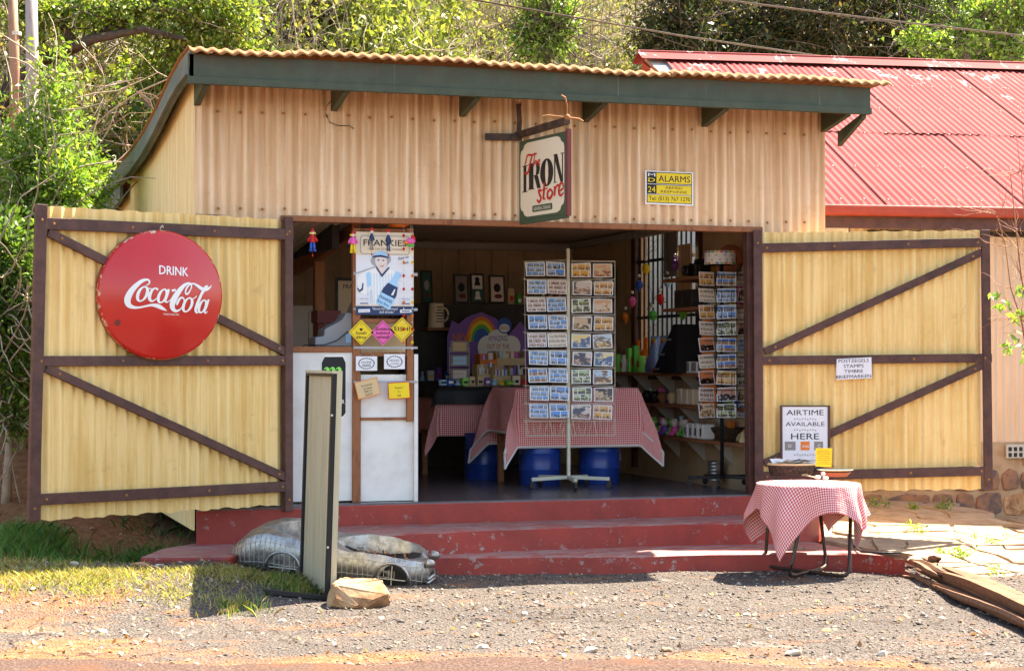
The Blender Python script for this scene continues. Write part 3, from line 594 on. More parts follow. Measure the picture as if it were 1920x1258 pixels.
# ------------------------------------------------------------------ crazy-paved ramp on the right
def ramp_z(p): return 0
rA, rB, rC, rD, rE, rF = aZ(1545, 1020, .10), aZ(1700, 1052, .02), aZ(1960, 1120, -.01), aZ(1960, 1030, .02), aZ(1740, 921, .30), aZ(1540, 921, .36)
P3 = np.array([[p.x, p.y, 1] for p in (rA, rB, rC, rD, rE, rF)]); cf = np.linalg.lstsq(P3, np.array([p.z for p in (rA, rB, rC, rD, rE, rF)]), rcond=None)[0]
RZf = lambda x, y: cf[0]*x+cf[1]*y+cf[2]
poly = [(p.x, p.y) for p in (rA, rB, rC, rD, rE, rF)]
def inside(x, y, P=poly):
    c = False; n = len(P)
    for i in range(n):
        (x1, y1), (x2, y2) = P[i], P[(i+1) % n]
        if (y1 > y) != (y2 > y) and x < (x2-x1)*(y-y1)/(y2-y1)+x1: c = not c
    return c
rm = MB(); rm.v = [Vector((x, y, RZf(x, y)-.012)) for x, y in poly]+[Vector((x, y, -.2)) for x, y in poly]; n = len(poly)
rm.f = [tuple(range(n))]+[(i, n+i, n+(i+1) % n, (i+1) % n) for i in range(n)]
ramp = rm.build('paved_ramp', M['mortar']); ramp['kind'] = 'structure'
rs = random.Random(9); gx, gy = .42, .36; nd = {}
for i in range(-2, 30):
    for j in range(-40, 30): nd[i, j] = (3.6+i*gx+(.5*gx if j % 2 else 0)+rs.uniform(-.13, .13), -6+j*gy+rs.uniform(-.11, .11))
for i in range(-1, 28):
    for j in range(-39, 28):
        if rs.random() < .0: continue
        sft = 0; q = [nd[i, j], nd[i+1, j], nd[i+1, j+1], nd[i, j+1]]; cx = sum(p[0] for p in q)/4; cy = sum(p[1] for p in q)/4
        if not all(inside(cx+(p[0]-cx)*.97, cy+(p[1]-cy)*.97) for p in q) and not inside(cx, cy): continue
        pts = []
        for a in range(4):
            p, q2 = q[a], q[(a+1) % 4]
            pts += [p, ((p[0]+q2[0])/2+rs.uniform(-.03, .03), (p[1]+q2[1])/2+rs.uniform(-.03, .03))]
        dz = rs.uniform(.001, .008); sc = rs.uniform(.91, .95)
        mb = MB(); pp = [(cx+(x-cx)*sc, cy+(y-cy)*sc) for x, y in pts]
        mb.v = [Vector((x, y, RZf(x, y)-.02)) for x, y in pp]+[Vector((cx+(x-cx)*.97, cy+(y-cy)*.97, RZf(x, y)+dz)) for x, y in pp]
        mb.f = [tuple(range(8, 16))]+[(a, (a+1) % 8, 8+(a+1) % 8, 8+a) for a in range(8)]
        mb.build('flagstone', M['flag'], ramp)
# lower paving beyond the ramp, at the foot of the house
lp = [aZ(1740, 925, .10), aZ(1960, 1032, .04), aZ(2150, 1032, .04), aZ(2150, 940, .12), aZ(1730, 936, .12)]
lm = MB(); q = [NP(s_, b_, 0) for s_, b_ in ((.2, .35), (6, .35), (6, -2.2), (.6, -2.2))]
lm.v = [Vector((p.x, p.y, .09)) for p in q]+[Vector((p.x, p.y, -.2)) for p in q]; lm.f = [(0, 3, 2, 1)]+[(i, (i+1) % 4, 4+(i+1) % 4, 4+i) for i in range(4)]
pv = lm.build('side_paving', M['mortar']); pv['kind'] = 'structure'
rs = random.Random(12)
for i in range(14):
    for j in range(5):
        s_ = .5+i*.40+(.2 if j % 2 else 0)+rs.uniform(-.05, .05); b_ = .2-j*.48; a_, c_ = rs.uniform(.17, .19), rs.uniform(.20, .225)
        q = [NP(s_+dx*a_+rs.uniform(-.03, .03), b_+dy*c_+rs.uniform(-.03, .03), 0) for dx, dy in ((-1, -1), (0, -1.05), (1, -1), (1.05, 0), (1, 1), (0, 1.05), (-1, 1), (-1.05, 0))]
        if any(inside(p.x, p.y) for p in q): continue
        mb = MB(); h_ = .098+rs.uniform(0, .01); mb.v = [Vector((p.x, p.y, .07)) for p in q]+[Vector((p.x, p.y, h_)) for p in q]; mb.f = [tuple(range(15, 7, -1))]+[(a, 8+a, 8+(a+1) % 8, (a+1) % 8) for a in range(8)]
        mb.build('flagstone', M['flag'], pv)
# ------------------------------------------------------------------ round red drink sign on the left gate
pC = aP(289, 554, HL, vL); fwd = Vector((vL.y, -vL.x, 0)); fwd = fwd if fwd.y < 0 else -fwd
cw = Vector((HL[0]+vL.x*pC[0], HL[1]+vL.y*pC[0], pC[1]))+fwd*.10
ang = math.atan2(-vL.y, -vL.x)-math.radians(8)             # turned a little more to the road than the gate it leans on
sg = thing('round_sign', 'round red enamel drink sign with white script on the left gate', 'sign', cw, ang)
RD = .470
def dome(r): return .034+.085*(1-(r/.44)**2) if r < .44 else .034*math.sqrt(max(0, 1-((r-.44)/(RD-.44))**2))
mb = MB(); mb.lathe([(RD-.012, -.030), (RD, -.024), (RD, 0)]+[(RD-.03*(1-math.cos(a)), dome(RD-.03*(1-math.cos(a)))) for a in (.4, .8, 1.2)]+[(r, dome(r)) for r in (.44, .42, .38, .33, .28, .22, .16, .10, .05, .001)], (0, 0, 0), 64, (0, -1, 0))
ed = mb.build('enamel_disc', M['enamel'], sg, smooth=True, local=True)
MB().lathe([(RD+.003, -.034), (RD+.004, -.028), (RD+.001, -.022), (RD-.02, -.034)], (0, 0, 0), 64, (0, -1, 0)).build('rim', M['rust'], sg, smooth=True, local=True)
K = RD*2/242/3.93; 
class Dm:
    def __call__(s, u, v, w=0): return Vector((u, -(dome(math.hypot(u, v))+w), v))
dm = Dm(); zx = lambda x: (x-508)*K*1.06; zy = lambda y: -(y-684)*K
def Z(*p): return [(zx(a), zy(b), c*K*1.08) for a, b, c in p]
def loop(cx, cy, a, b, sl, w0, w1):                      # slanted letter bowl: thick sides, thin top and bottom
    o = []
    for i in range(17):
        t = math.radians(70+360*i/16); x = math.cos(t)*a; y = math.sin(t)*b; o.append((cx+x+y*sl, cy-y, w0+(w1-w0)*abs(math.cos(t-.25))**1.3))
    return o
scr_ = [Z((372, 622, 5), (392, 606, 9), (394, 588, 11), (378, 578, 14), (345, 588, 22), (305, 622, 30), (268, 670, 38), (248, 722, 42), (256, 762, 34), (290, 780, 20), (330, 780, 13), (372, 770, 13), (412, 762, 18), (452, 768, 28), (484, 784, 22), (520, 804, 2)),
    Z(*loop(347, 682, 30, 52, .30, 9, 21)), Z((372, 648, 5), (398, 642, 6), (410, 652, 8)),
    Z((452, 652, 16), (438, 640, 10), (416, 650, 13), (396, 690, 22), (396, 722, 20), (414, 734, 11), (440, 716, 7), (462, 690, 6)),
    Z(*loop(485, 695, 27, 48, .30, 9, 21)), Z((530, 645, 14), (515, 690, 20), (504, 726, 18), (516, 740, 9), (540, 722, 5), (560, 690, 3)), Z((550, 655, 15), (579, 650, 15)),
    Z((688, 648, 7), (698, 622, 10), (692, 602, 11), (672, 598, 14), (636, 620, 24), (596, 668, 36), (562, 728, 42), (556, 776, 34), (580, 802, 20), (612, 792, 10), (636, 758, 9), (642, 722, 10), (628, 704, 12), (608, 714, 15), (592, 744, 17), (590, 762, 5)),
    Z((688, 648, 9), (668, 676, 12), (652, 672, 11), (656, 642, 11), (680, 610, 11), (712, 600, 11), (744, 614, 18), (776, 634, 24), (812, 640, 22), (842, 626, 14), (860, 606, 2)),
    Z(*loop(669, 756, 30, 50, .30, 9, 21)), Z((692, 716, 5), (716, 708, 7), (738, 690, 6)),
    Z((732, 745, 5), (770, 690, 9), (806, 640, 11), (824, 616, 12), (806, 622, 14), (778, 668, 19), (748, 738, 23), (732, 788, 22), (740, 812, 13), (760, 800, 6)),
    Z(*loop(785, 765, 25, 46, .30, 9, 20)), Z((834, 712, 14), (816, 760, 20), (802, 798, 18), (812, 814, 9), (828, 800, 4))]
strokes(ed, 'script_lettering', M['glasswhite'], dm, scr_, .0018, .00035, local=True)
text(ed, 'DRINK', M['glasswhite'], dm, zx(570), zy(541), 66*K, 215*K*1.04, bold=.022, local=True, rot=-.05)
text(ed, 'TRADE MARK REG', M['glasswhite'], dm, zx(551), zy(834), 13*K, 122*K, bold=.01, local=True, rot=-.02)
MB().ext(ell(-.335, -.205, .020, .024), dm, .0005, .002).build('chip', M['brownred'], ed, local=True)
MB().tube([(0, .02, RD-.01), (0, -.005, RD+.02), (.012, -.01, RD+.035), (.02, .0, RD+.02)], .005, 6).build('hook', M['wire'], sg, local=True)
# ------------------------------------------------------------------ hanging shop sign on its iron bracket
b0 = aY(975, 258, -.02); n0 = Vector((b0.x, -.03, 0))
hs = thing('hanging_sign', 'green and cream hanging shop sign on an iron bracket above the doorway', 'sign', (b0.x, -.03, 2.72))
sd = None
# plane of the board: from the wall outwards, swung slightly to the right
z_at = lambda px, py, d: aP(px, py, (b0.x, -.04), d)
dS = Vector((.16, -1)).normalized()
L0 = z_at(973, 275, dS); L1 = z_at(1062, 236, dS); L2 = z_at(1062, 399, dS); L3 = z_at(973, 418, dS)
W_ = min(L1[0], 1.05); zt_, zb_ = (L0[1]+L1[1])/2, (L2[1]+L3[1])/2
HB = Fr((b0.x+dS.x*L0[0], -.04+dS.y*L0[0], zb_), (dS.x, dS.y, 0)); WB = W_-L0[0]; Hh = zt_-zb_
HB2 = Fr(HB.o, HB.x, HB.y)
hsb = MB().ext(rect(0, WB, 0, Hh), HB, -.018, 0).build('board', M['signgreen'], hs, bev=.003)
MB().ext(rect(WB+.001, WB+.032, -.012, Hh+.012), HB, -.026, .008).build('frame_edge', M['brownred'], hs); MB().ext(rect(-.03, -.001, -.012, Hh+.012), HB, -.026, .008).build('frame_edge', M['black'], hs); MB().ext(rect(.0, WB, -.028, -.001), HB, -.024, .006).build('frame_edge', M['signgreen'], hs)
def notch(i, e=0):
    q = [(.10, .03), (.90, .03), (.90, .10), (.955, .13), (.975, .2), (.975, .80), (.955, .87), (.90, .90), (.86, .97), (.14, .97), (.10, .90), (.045, .87), (.025, .80), (.025, .2), (.045, .13), (.10, .10)]
    return [(.5+(x-.5)*(1+e), .5+(y-.5)*(1+e)) for x, y in q]
S_ = lambda q: [(x*WB, y*Hh) for x, y in q]
def curved(u0=.10, v0=.04, c=.09):
    o = []
    for (cx, cy, sx, sy) in ((1, 1, -1, -1), (0, 1, 1, -1), (0, 0, 1, 1), (1, 0, -1, 1)):
        X0, Y0 = (u0 if cx == 0 else 1-u0), (v0 if cy == 0 else 1-v0); a = []
        X1 = X0+(-.05 if cx == 0 else .05); Y1 = Y0+c*sy*1.4
        a = [(X0+sx*c, Y0), (X0+sx*c*.3, Y0+sy*c*.25), (X0, Y0+sy*c*.8), (X0-sx*.045, Y0+sy*c*1.05), (X0-sx*.06, Y0+sy*c*1.6)]
        if (cx, cy) in ((1, 1), (0, 0)): a = a[::-1]
        o += a
    return o
flat(hsb, 'cream_panel', M['cream'], HB, S_(curved()), .0005, .0025)
ink = M['ink']; g = MB(); w1 = .004
def slab_letter(ch, x, wd, y0, y1):
    st_ = wd*.36; hr = (y1-y0)*.028; P = []
    if ch == 'I': P = [rect(x+wd*.25, x+wd*.75, y0, y1), rect(x, x+wd, y0, y0+hr), rect(x, x+wd, y1-hr, y1)]
    if ch == 'R':
        ym = y0+(y1-y0)*.50
        P = [rect(x+wd*.08, x+wd*.42, y0, y1), rect(x, x+wd*.5, y0, y0+hr), rect(x, x+wd*.65, y1-hr, y1), rect(x+wd*.3, x+wd*.65, ym, ym+hr), [(x+wd*.62, y1), (x+wd*.88, y1-.05*(y1-y0)), (x+wd*.93, (ym+y1)/2), (x+wd*.86, ym+.05*(y1-y0)), (x+wd*.62, ym), (x+wd*.62, ym+.05*(y1-y0)), (x+wd*.66, (ym+y1)/2), (x+wd*.62, y1-.05*(y1-y0))], [(x+wd*.48, ym), (x+wd*.78, ym), (x+wd*1.0, y0), (x+wd*.74, y0)]]
    if ch == 'O':
        n = 28; A = ell(x+wd/2, (y0+y1)/2, wd/2, (y1-y0)/2, n); B = ell(x+wd/2, (y0+y1)/2, wd*.13, (y1-y0)*.44, n)
        for i in range(n): P.append([A[i], A[(i+1) % n], B[(i+1) % n], B[i]])
    if ch == 'N': P = [rect(x+wd*.06, x+wd*.16, y0, y1), rect(x, x+wd*.26, y0, y0+hr), [(x, y1), (x+wd*.36, y1), (x+wd*.94, y0), (x+wd*.70, y0)], rect(x+wd*.84, x+wd*.94, y0, y1), rect(x+wd*.72, x+wd*1.04, y1-hr, y1)]
    return P
k = 0
for ch, x, wd, y0, y1 in (('I', .08, .12, .35, .68), ('R', .21, .27, .37, .69), ('O', .47, .27, .375, .715), ('N', .75, .20, .40, .745)):
    for p in slab_letter(ch, x, wd, y0, y1): g.ext(S_(p), HB, .003, .0042+.0004*(k % 5)); k += 1
g.build('lettering', ink, hsb)
def scr_txt(pts_, nm): return strokes(hsb, nm, M['red'], HB, [[(x*WB, y*Hh, w_*WB) for x, y, w_ in st_] for st_ in pts_], .0065, .0003)
scr_txt([[(.13, .66, .01), (.16, .72, .02), (.20, .80, .02), (.30, .795, .02), (.40, .80, .015)], [(.30, .79, .02), (.26, .70, .03), (.22, .60, .03), (.17, .575, .02), (.13, .60, .01)], [(.36, .82, .012), (.34, .72, .016), (.33, .655, .014), (.37, .71, .014), (.40, .70, .016), (.40, .655, .012)], [(.42, .685, .01), (.47, .70, .013), (.45, .72, .012), (.42, .69, .014), (.44, .655, .014), (.48, .67, .006)]], 'script_lettering')
scr_txt([[(.50, .335, .02), (.44, .34, .03), (.46, .29, .03), (.49, .24, .03), (.45, .20, .03), (.40, .23, .02)], [(.56, .43, .03), (.55, .32, .035), (.54, .24, .03), (.58, .225, .015)], [(.49, .335, .012), (.63, .35, .012)], [(.69, .335, .02), (.63, .30, .03), (.63, .24, .03), (.68, .225, .03), (.73, .28, .03), (.69, .335, .02)], [(.76, .35, .02), (.78, .33, .035), (.77, .24, .03)], [(.78, .32, .02), (.83, .365, .02), (.86, .355, .02)], [(.86, .285, .015), (.95, .32, .02), (.93, .385, .02), (.88, .36, .028), (.86, .28, .03), (.90, .235, .025), (.96, .265, .012)]], 'script_lettering')
flat(hsb, 'name_plate', M['signgreen'], HB, S_(rrect(.30, .72, .085, .165, .02)), .003, .004); text(hsb, 'GENERAL DEALER', M['cream'], HB, .51*WB, .103*Hh, .042*Hh, .36*WB, off=.0046, bold=.005)
arm = HB(-.02, Hh+.085, 0); tip = HB(WB-.02, Hh+.20, 0)
MB().beam(HB(-.07, Hh+.05), HB(WB+.01, Hh+.075), .055, .05).build('arm', M['ironbr'], hs, bev=.004)
pA = aY(972, 196, -.03); pB = aY(972, 260, -.03); MB().tube([pA+Vector((.02, -.01, 0)), pA, (pA+pB)/2+Vector((.01, 0, 0)), pB], .020, 6).build('wall_bar', M['ironbr'], hs)
q0, q1 = aY(910, 257, -.03), aY(978, 258, -.03); MB().beam(q0, q1, .03, .055).build('wall_bar', M['ironbr'], hs, bev=.004)
e = HB(WB+.01, Hh+.10); MB().ball(e, .026).build('knob', M['rust'], hs, smooth=True)
MB().tube([e, e+Vector((.0, .0, .09)), e+Vector((-.02, -.01, .15)), e+Vector((-.05, -.01, .165))], .008).build('scroll', M['rust'], hs)
MB().tube([e, e+Vector((.10, .02, -.003)), e+Vector((.14, .03, -.02))], .008).build('scroll', M['rust'], hs); MB().tube([e, e+Vector((-.16, 0, .01)), e+Vector((-.2, 0, -.0))], .008).build('scroll', M['rust'], hs)
MB().tube([pB+Vector((.01, -.02, .04)), HB(WB*.6, Hh+.10)], .006).build('stay', M['rust'], hs)
for u in (.12, .75): MB().tube([HB(u*WB, Hh-.01), HB(u*WB, Hh+.05)], .006).build('hanger', M['rust'], hs)
# ------------------------------------------------------------------ alarm company plate
A0, A1 = aY(1210, 383, -.018), aY(1300, 321, -.018)
al = thing('alarm_sign', 'small yellow and black alarm company plate on the upper wall', 'sign', (A0.x, -.018, A0.z)); AW, AH = A1.x-A0.x, aY(1210, 320, -.018).z-A0.z
AF = Fr((A0.x, -.018, A0.z), (1, 0, -.01)); alp = MB().ext(rect(0, AW, 0, AH), AF, -.004, 0).build('plate', M['glasswhite'], al)
R2 = lambda a, b, c, d: rect(a*AW, b*AW, c*AH, d*AH)
for a, b, c, d in ((.03, .97, .05, .97),): flat(alp, 'border', M['ink'], AF, R2(a, b, c, d), .0003, .001)
for n_, r_ in enumerate(((.045, .955, .07, .285), (.23, .955, .32, .58), (.23, .955, .64, .945))): flat(alp, 'yellow_field', M['yellow'], AF, R2(*r_), .0012, .002)
for r_ in ((.045, .955, .295, .31), (.045, .955, .60, .615)): flat(alp, 'white_line', M['glasswhite'], AF, R2(*r_), .0012, .002)
text(alp, 'ALARMS', M['ink'], AF, .60*AW, .69*AH, .19*AH, .66*AW, bold=.012, off=.0025); text(alp, 'ARMED', M['ink'], AF, .59*AW, .475*AH, .075*AH, .36*AW, bold=.008, off=.0025); text(alp, 'RESPONSE', M['ink'], AF, .59*AW, .36*AH, .075*AH, .54*AW, bold=.01, off=.0025)
text(alp, 'Tel: (013) 767 1270', M['ink'], AF, .5*AW, .125*AH, .125*AH, .86*AW, bold=.012, off=.0025); text(alp, '24', M['yellow'], AF, .13*AW, .36*AH, .18*AH, .15*AW, bold=.02, off=.0025)
text(alp, 'M', M['glasswhite'], AF, .13*AW, .83*AH, .10*AH, .15*AW, bold=.012, off=.0025); text(alp, 'D', M['yellow'], AF, .13*AW, .67*AH, .12*AH, .14*AW, bold=.04, off=.0025)
# ------------------------------------------------------------------ notices on the right gate
def gf(px, py, w=.06):
    s_, z = aP(px, py, HR, vR); return s_, z
fg = Fr((HR[0], HR[1], 0), (vR.x, vR.y, 0))
s0, z0 = gf(1565, 712); s1, z1 = gf(1632, 672)
nt = thing('stamps_notice', 'small crooked paper notice listing stamps in four languages on the right gate', 'notice', fg((s0+s1)/2, z0, .065)); NF = Fr(fg(s0, z0, .062), tuple(fg.x+Vector((0, 0, .035))), (0, 0, 1)); NW, NH = s1-s0, z1-z0
ntp = MB().ext([(0, 0), (NW, .004), (NW*.985, NH), (.006, NH*.97)], NF, 0, .004).build('paper', M['paper'], nt)
for i, (s_, wd) in enumerate((('POSTZEGELS', .84), ('STAMPS', .56), ('TIMBRE', .52), ('BRIEFMARKEN', .98))): text(ntp, s_, M['ink'], NF, NW*.49, NH*(.79-.245*i), NH*.155, NW*wd, bold=.011, off=.005)
s0, z0 = gf(1465, 878); s1, z1 = gf(1549, 762)
at_ = thing('airtime_sign', 'white framed airtime notice board on the right gate behind the basket', 'notice', fg((s0+s1)/2, z0, .065)); NF = Fr(fg(s0, z0, .064)); NF = Fr(fg(s0, z0, .064), tuple(fg.x)); NW, NH = s1-s0, z1-z0
atb = MB().ext(rect(0, NW, 0, NH), NF, 0, .006).build('board', M['paper'], at_)
for r_ in (rect(-.022, 0, -.01, NH+.012), rect(NW, NW+.022, -.01, NH+.012), rect(-.0, NW, NH, NH+.012)): MB().ext(r_, NF, -.004, .012).build('frame', M['brown'], at_, bev=.002)
for s_, y, h_, wd in (('AIRTIME', .865, .085, .82), ('AVAILABLE', .69, .066, .86), ('HERE', .475, .10, .62), ('AND MANY MORE', .11, .045, .88)): text(atb, s_, M['ink'] if h_ > .05 else M['grey'], NF, NW*.5, NH*y, NH*h_, NW*wd, off=.007, bold=.006 if h_ > .05 else 0)
for y in (.80, .625, .225, .06):
    for i in range(9): flat(atb, 'ornament', M['grey'], NF, ell(NW*(.27+.058*i), NH*(y+.008*math.sin(i*2.2)), NW*.022, NH*.012, 8, i*1.1), .0062, .0072)
for a, c, tx in ((.05, 'mid', 'O'), (.40, 'orange', 'mtn'), (.70, 'mid', 'C')):
    flat(atb, 'logo_tile', M[c], NF, rect(NW*a, NW*(a+.24 if a < .1 else a+.2), NH*.30, NH*.44), .0062, .0072); text(atb, tx, M['glasswhite'], NF, NW*(a+.11), NH*.345, NH*.05, None, off=.0078, bold=.01)
text(atb, 'INSIDE', M['blue'], NF, NW*.72, NH*.01, NH*.04, NW*.4, off=.007)
# ------------------------------------------------------------------ small round table with cloth
tc = aZ(1516, 1076, 0); tc = Vector((aD(1516, 1076, 13.85).x, aD(1516, 1076, 13.85).y, 0)); g0 = H(tc.x, tc.y); TZ = aD(1516, 905, 13.8).z-.01
tb = thing('round_table', 'small round folding table with brown tube legs beside the steps', 'table', (tc.x, tc.y, g0))
MB().lathe([(.0, TZ-.03), (.365, TZ-.03), (.375, TZ-.022), (.375, TZ-.004), (.365, TZ), (0, TZ)], (tc.x, tc.y, 0), 40).build('table_top', M['tan'], tb)
def U(a_, b_, ta, tb_):
    A, B = aZ(*a_, .0), aZ(*b_, .0); A.z = B.z = g0+.018; Ta = Vector((tc.x+(ta[0]), tc.y+ta[1], TZ-.03)); Tb = Vector((tc.x+tb_[0], tc.y+tb_[1], TZ-.03))
    dA = (B-A).normalized(); r = .07; pts = [Ta, A+(Ta-A).normalized()*r*1.4, A+(Ta-A).normalized()*r*.45+dA*r*.12, A+(Ta-A).normalized()*r*.12+dA*r*.45, A+dA*r*1.4]
    q = [Tb, B+(Tb-B).normalized()*r*1.4, B+(Tb-B).normalized()*r*.45-dA*r*.12, B+(Tb-B).normalized()*r*.12-dA*r*.45, B-dA*r*1.4]
    return MB().tube(pts+q[::-1], .0135, 10).build('leg_frame', M['steel'], tb, smooth=True)
rr_ = _r; ff_ = Vector((_f.x, _f.y, 0)).normalized()
U((1434, 1068), (1592, 1089), tuple((rr_*-.26+ff_*.12).xy), tuple((rr_*.30-ff_*.10).xy)); U((1479, 1089), (1550, 1070), tuple((rr_*-.04-ff_*.26).xy), tuple((rr_*.10+ff_*.22).xy))
def cloth(name, label, cx, cy, top, shape, hx, hy, rot, drop, folds, amp, seed, lab_m='gingham', lace=False, n=64, group=None):
    # cloth of half-size hx, hy laid over a round (r) or rectangular (a, b) top; what sticks out hangs down in folds
    mb = MB(); uv = []; rg = random.Random(seed); c, s_ = math.cos(rot), math.sin(rot); ph = [rg.uniform(0, 6) for _ in range(4)]
    for j in range(n+1):
        for i in range(n+1):
            u = (i/n*2-1)*hx; v_ = (j/n*2-1)*hy
            if shape[0] == 'r':
                d = math.hypot(u, v_); R = shape[1]; a = math.atan2(v_, u); ex = max(0, d-R)
                ex *= 1+.16*math.sin(3*a+ph[2]); fo = amp*min(1, ex*4)*(math.sin(folds*a+ph[0])+.55*math.sin(2*folds*a+ph[1]+2*math.sin(a))+.25*math.sin(13*a+ph[3])); rr = min(d, R+.008)+(fo+amp*.6*min(1, ex*4)+ex*.04 if ex > 0 else 0)
                x, y, z = math.cos(a)*rr, math.sin(a)*rr, top-max(0, ex-.008)+(.0 if ex else .002)
            else:
                ax, by = shape[1:]; du = max(0, abs(u)-ax); dv = max(0, abs(v_)-by); ex = max(du, dv)+.45*min(du, dv)
                x = max(-ax, min(ax, u))+math.copysign(min(du, .01), u)*(du > 0); y = max(-by, min(by, v_))+math.copysign(min(dv, .01), v_)*(dv > 0)
                k_ = amp*min(1, ex*3)
                if dv > 0: y += math.copysign(k_*(1+math.sin(folds*u*3+ph[0]))+dv*.03+min(du, dv)*.35, v_)
                if du > 0: x += math.copysign(k_*(1+math.sin(folds*v_*3+ph[1]))+du*.03+min(du, dv)*.35, u)
                z = top-ex
            mb.v.append(Vector((cx+x*c-y*s_, cy+x*s_+y*c, z))); uv.append((u, v_))
    k = n+1; mb.f = [(j*k+i, j*k+i+1, (j+1)*k+i+1, (j+1)*k+i) for j in range(n) for i in range(n)]; mb.uv = uv
    o = one(name, mb, M[lab_m], label, 'tablecloth', group, smooth=True)
    if lace:
        q = MB(); 
        for e_ in ([j*k for j in range(k)], [j*k+n for j in range(k)], list(range(k)), [n*k+i for i in range(k)]):
            q.tube([mb.v[i] for i in e_], .011, 5)
        q.build('lace_edge', M['lace'], o)
    return o
cloth('tablecloth', 'red gingham cloth hanging in points over the small round table', tc.x, tc.y, TZ+.004, ('r', .375), .60, .60, -TH+.2, .3, 5, .045, 4)
# things on the table
def tp(px, py, z=TZ+.008): return aZ(px, py, z)
bk = tp(1483, 891); bw = thing('wicker_basket', 'dark woven basket holding folded white paper on the small round table', 'basket', bk)
prf = []; 
def oval(name, m, par, c, prof_, sx, sy, rot=-TH, n=28):
    b = MB().lathe(prof_, (0, 0, 0), n); cc, ss = math.cos(rot), math.sin(rot)
    for i, p in enumerate(b.v): x, y = p.x*sx, p.y*sy; b.v[i] = Vector((c[0]+x*cc-y*ss, c[1]+x*ss+y*cc, c[2]+p.z))
    return b.build(name, m, par, smooth='auto')
oval('woven_bowl', M['wicker'], bw, bk, [(.0, 0), (.15, 0), (.165, .03), (.175, .075), (.172, .085), (.160, .078), (.148, .02), (0, .018)], 1.05, .62)
oval('rim', M['tan'], bw, bk, [(.165, .080), (.178, .082), (.180, .090), (.172, .096), (.163, .090)], 1.05, .62)
rg = random.Random(2)
for i in range(7):
    for sg_ in (0,):
        a = rg.uniform(0, 6.3); p = bk+Vector((math.cos(a)*.09, math.sin(a)*.04, .085+.004*i)); Rm = Matrix.Rotation(rg.uniform(-.7, .7), 3, 'Z') @ Matrix.Rotation(rg.uniform(-.5, .5), 3, 'Y') @ Matrix.Rotation(rg.uniform(-.3, .3), 3, 'X')
        pm = MB(); q = [Rm @ Vector(v_) for v_ in ((-.08, -.05, 0), (0, -.055, .02), (.08, -.05, 0), (.08, .05, 0), (0, .055, .02), (-.08, .05, 0))]; pm.add([p+v_ for v_ in q], [(0, 1, 4, 5), (1, 2, 3, 4)])
        one('paper_sheet', pm, M['glasswhite'], 'folded white paper sheet lying in the dark woven basket', 'paper', 'papers in the basket')
pc = tp(1566, 893); pt = thing('plate_stack', 'pale green plate on a terracotta dish at the right of the small table', 'dish', pc)
oval('dish', M['clay'], pt, pc, [(0, 0), (.09, 0), (.12, .03), (.125, .035), (.11, .034), (0, .02)], 1, .8); oval('plate', M['celadon'], pt, pc+Vector((0, 0, .034)), [(0, 0), (.07, 0), (.14, .016), (.145, .02), (.138, .022), (.07, .008), (0, .007)], 1, .8)
one('wooden_bowl', MB().lathe([(0, 0), (.05, 0), (.085, .03), (.09, .05), (.082, .048), (.05, .02), (0, .015)], tp(1543, 884), 20), M['shelf'], 'small brown wooden bowl at the back of the round table', 'bowl', smooth='auto')
one('cord_loop', MB().tube([tp(1530, 888)+Vector((.06*math.cos(t), .04*math.sin(t)+.01*math.sin(3*t), .02+.03*math.sin(t*2)**2)) for t in np.linspace(0, 6.0, 20)], .008, 6), M['ink'], 'black and white cord loop lying between basket and plate', 'cord', smooth=True)
one('shell_cluster', MB().ball(tp(1533, 899)+Vector((0, 0, .018)), .022, (1.3, 1, .7)).ball(tp(1548, 900)+Vector((0, 0, .016)), .02, (1.2, 1, .7)).ball(tp(1541, 896)+Vector((.01, 0, .03)), .018), M['skin'], 'pinkish shells piled at the front of the small table', 'shells', smooth=True)
one('wooden_spoon', MB().beam(tp(1508, 892)+Vector((0, 0, .006)), tp(1530, 897)+Vector((0, 0, .006)), .02, .008).ball(tp(1508, 892)+Vector((0, 0, .008)), .022, (1.4, 1, .4)), M['tan'], 'flat wooden spoon lying before the plate on the round table', 'spoon')
c0 = tp(1546, 884); cf_ = Fr(aD(1529, 874, 13.9), tuple(_r), (0, .1, 1)); cw_, ch_ = 33/F*13.9, 34/F*13.9
cn = thing('price_card', 'yellow printed card standing on the round table against the airtime notice', 'card', cf_.o); cnb = MB().ext([(0, 0), (cw_*.9, -.006), (cw_, ch_), (.008, ch_)], cf_, 0, .003).build('card', M['yellow'], cn)
for i in range(8): flat(cnb, 'print_line', M['ink'], cf_, rect(cw_*(.2 if i % 3 == 0 else .1), cw_*(.8 if i % 3 == 0 else .88), ch_*(.86-.105*i), ch_*(.875-.105*i)), .0032, .004)
# ------------------------------------------------------------------ pavement swing sign seen edge on
a0, a1 = aZ(566, 1100, 0), aZ(616, 1136, 0); ad = (a1-a0).normalized(); ln = aZ(0, 0, 5)
ab = thing('pavement_sign', 'tall free-standing pavement sign seen nearly edge on, cream panel in black frame', 'sign', ((a0.x+a1.x)/2, (a0.y+a1.y)/2, 0)); AL = (a1-a0).length; AHH = 1.47
lean = Vector((.030, 0, 1)).normalized(); PF = Fr((a0.x, a0.y, .03), tuple(ad), tuple(lean)); PH = AHH
MB().ext(rect(.04, AL-.05, .04, PH-.02), PF, -.009, .0).build('panel', M['panel'], ab)
for nm, r_ in (('frame_post', rect(0, .04, 0, PH)), ('frame_post', rect(AL-.05, AL, 0, PH)), ('frame_rail', rect(.04, AL-.05, 0, .04)), ('frame_rail', rect(.04, AL-.05, PH-.02, PH))): MB().ext(r_, PF, -.010, .020).build(nm, M['black'], ab, bev=.003)
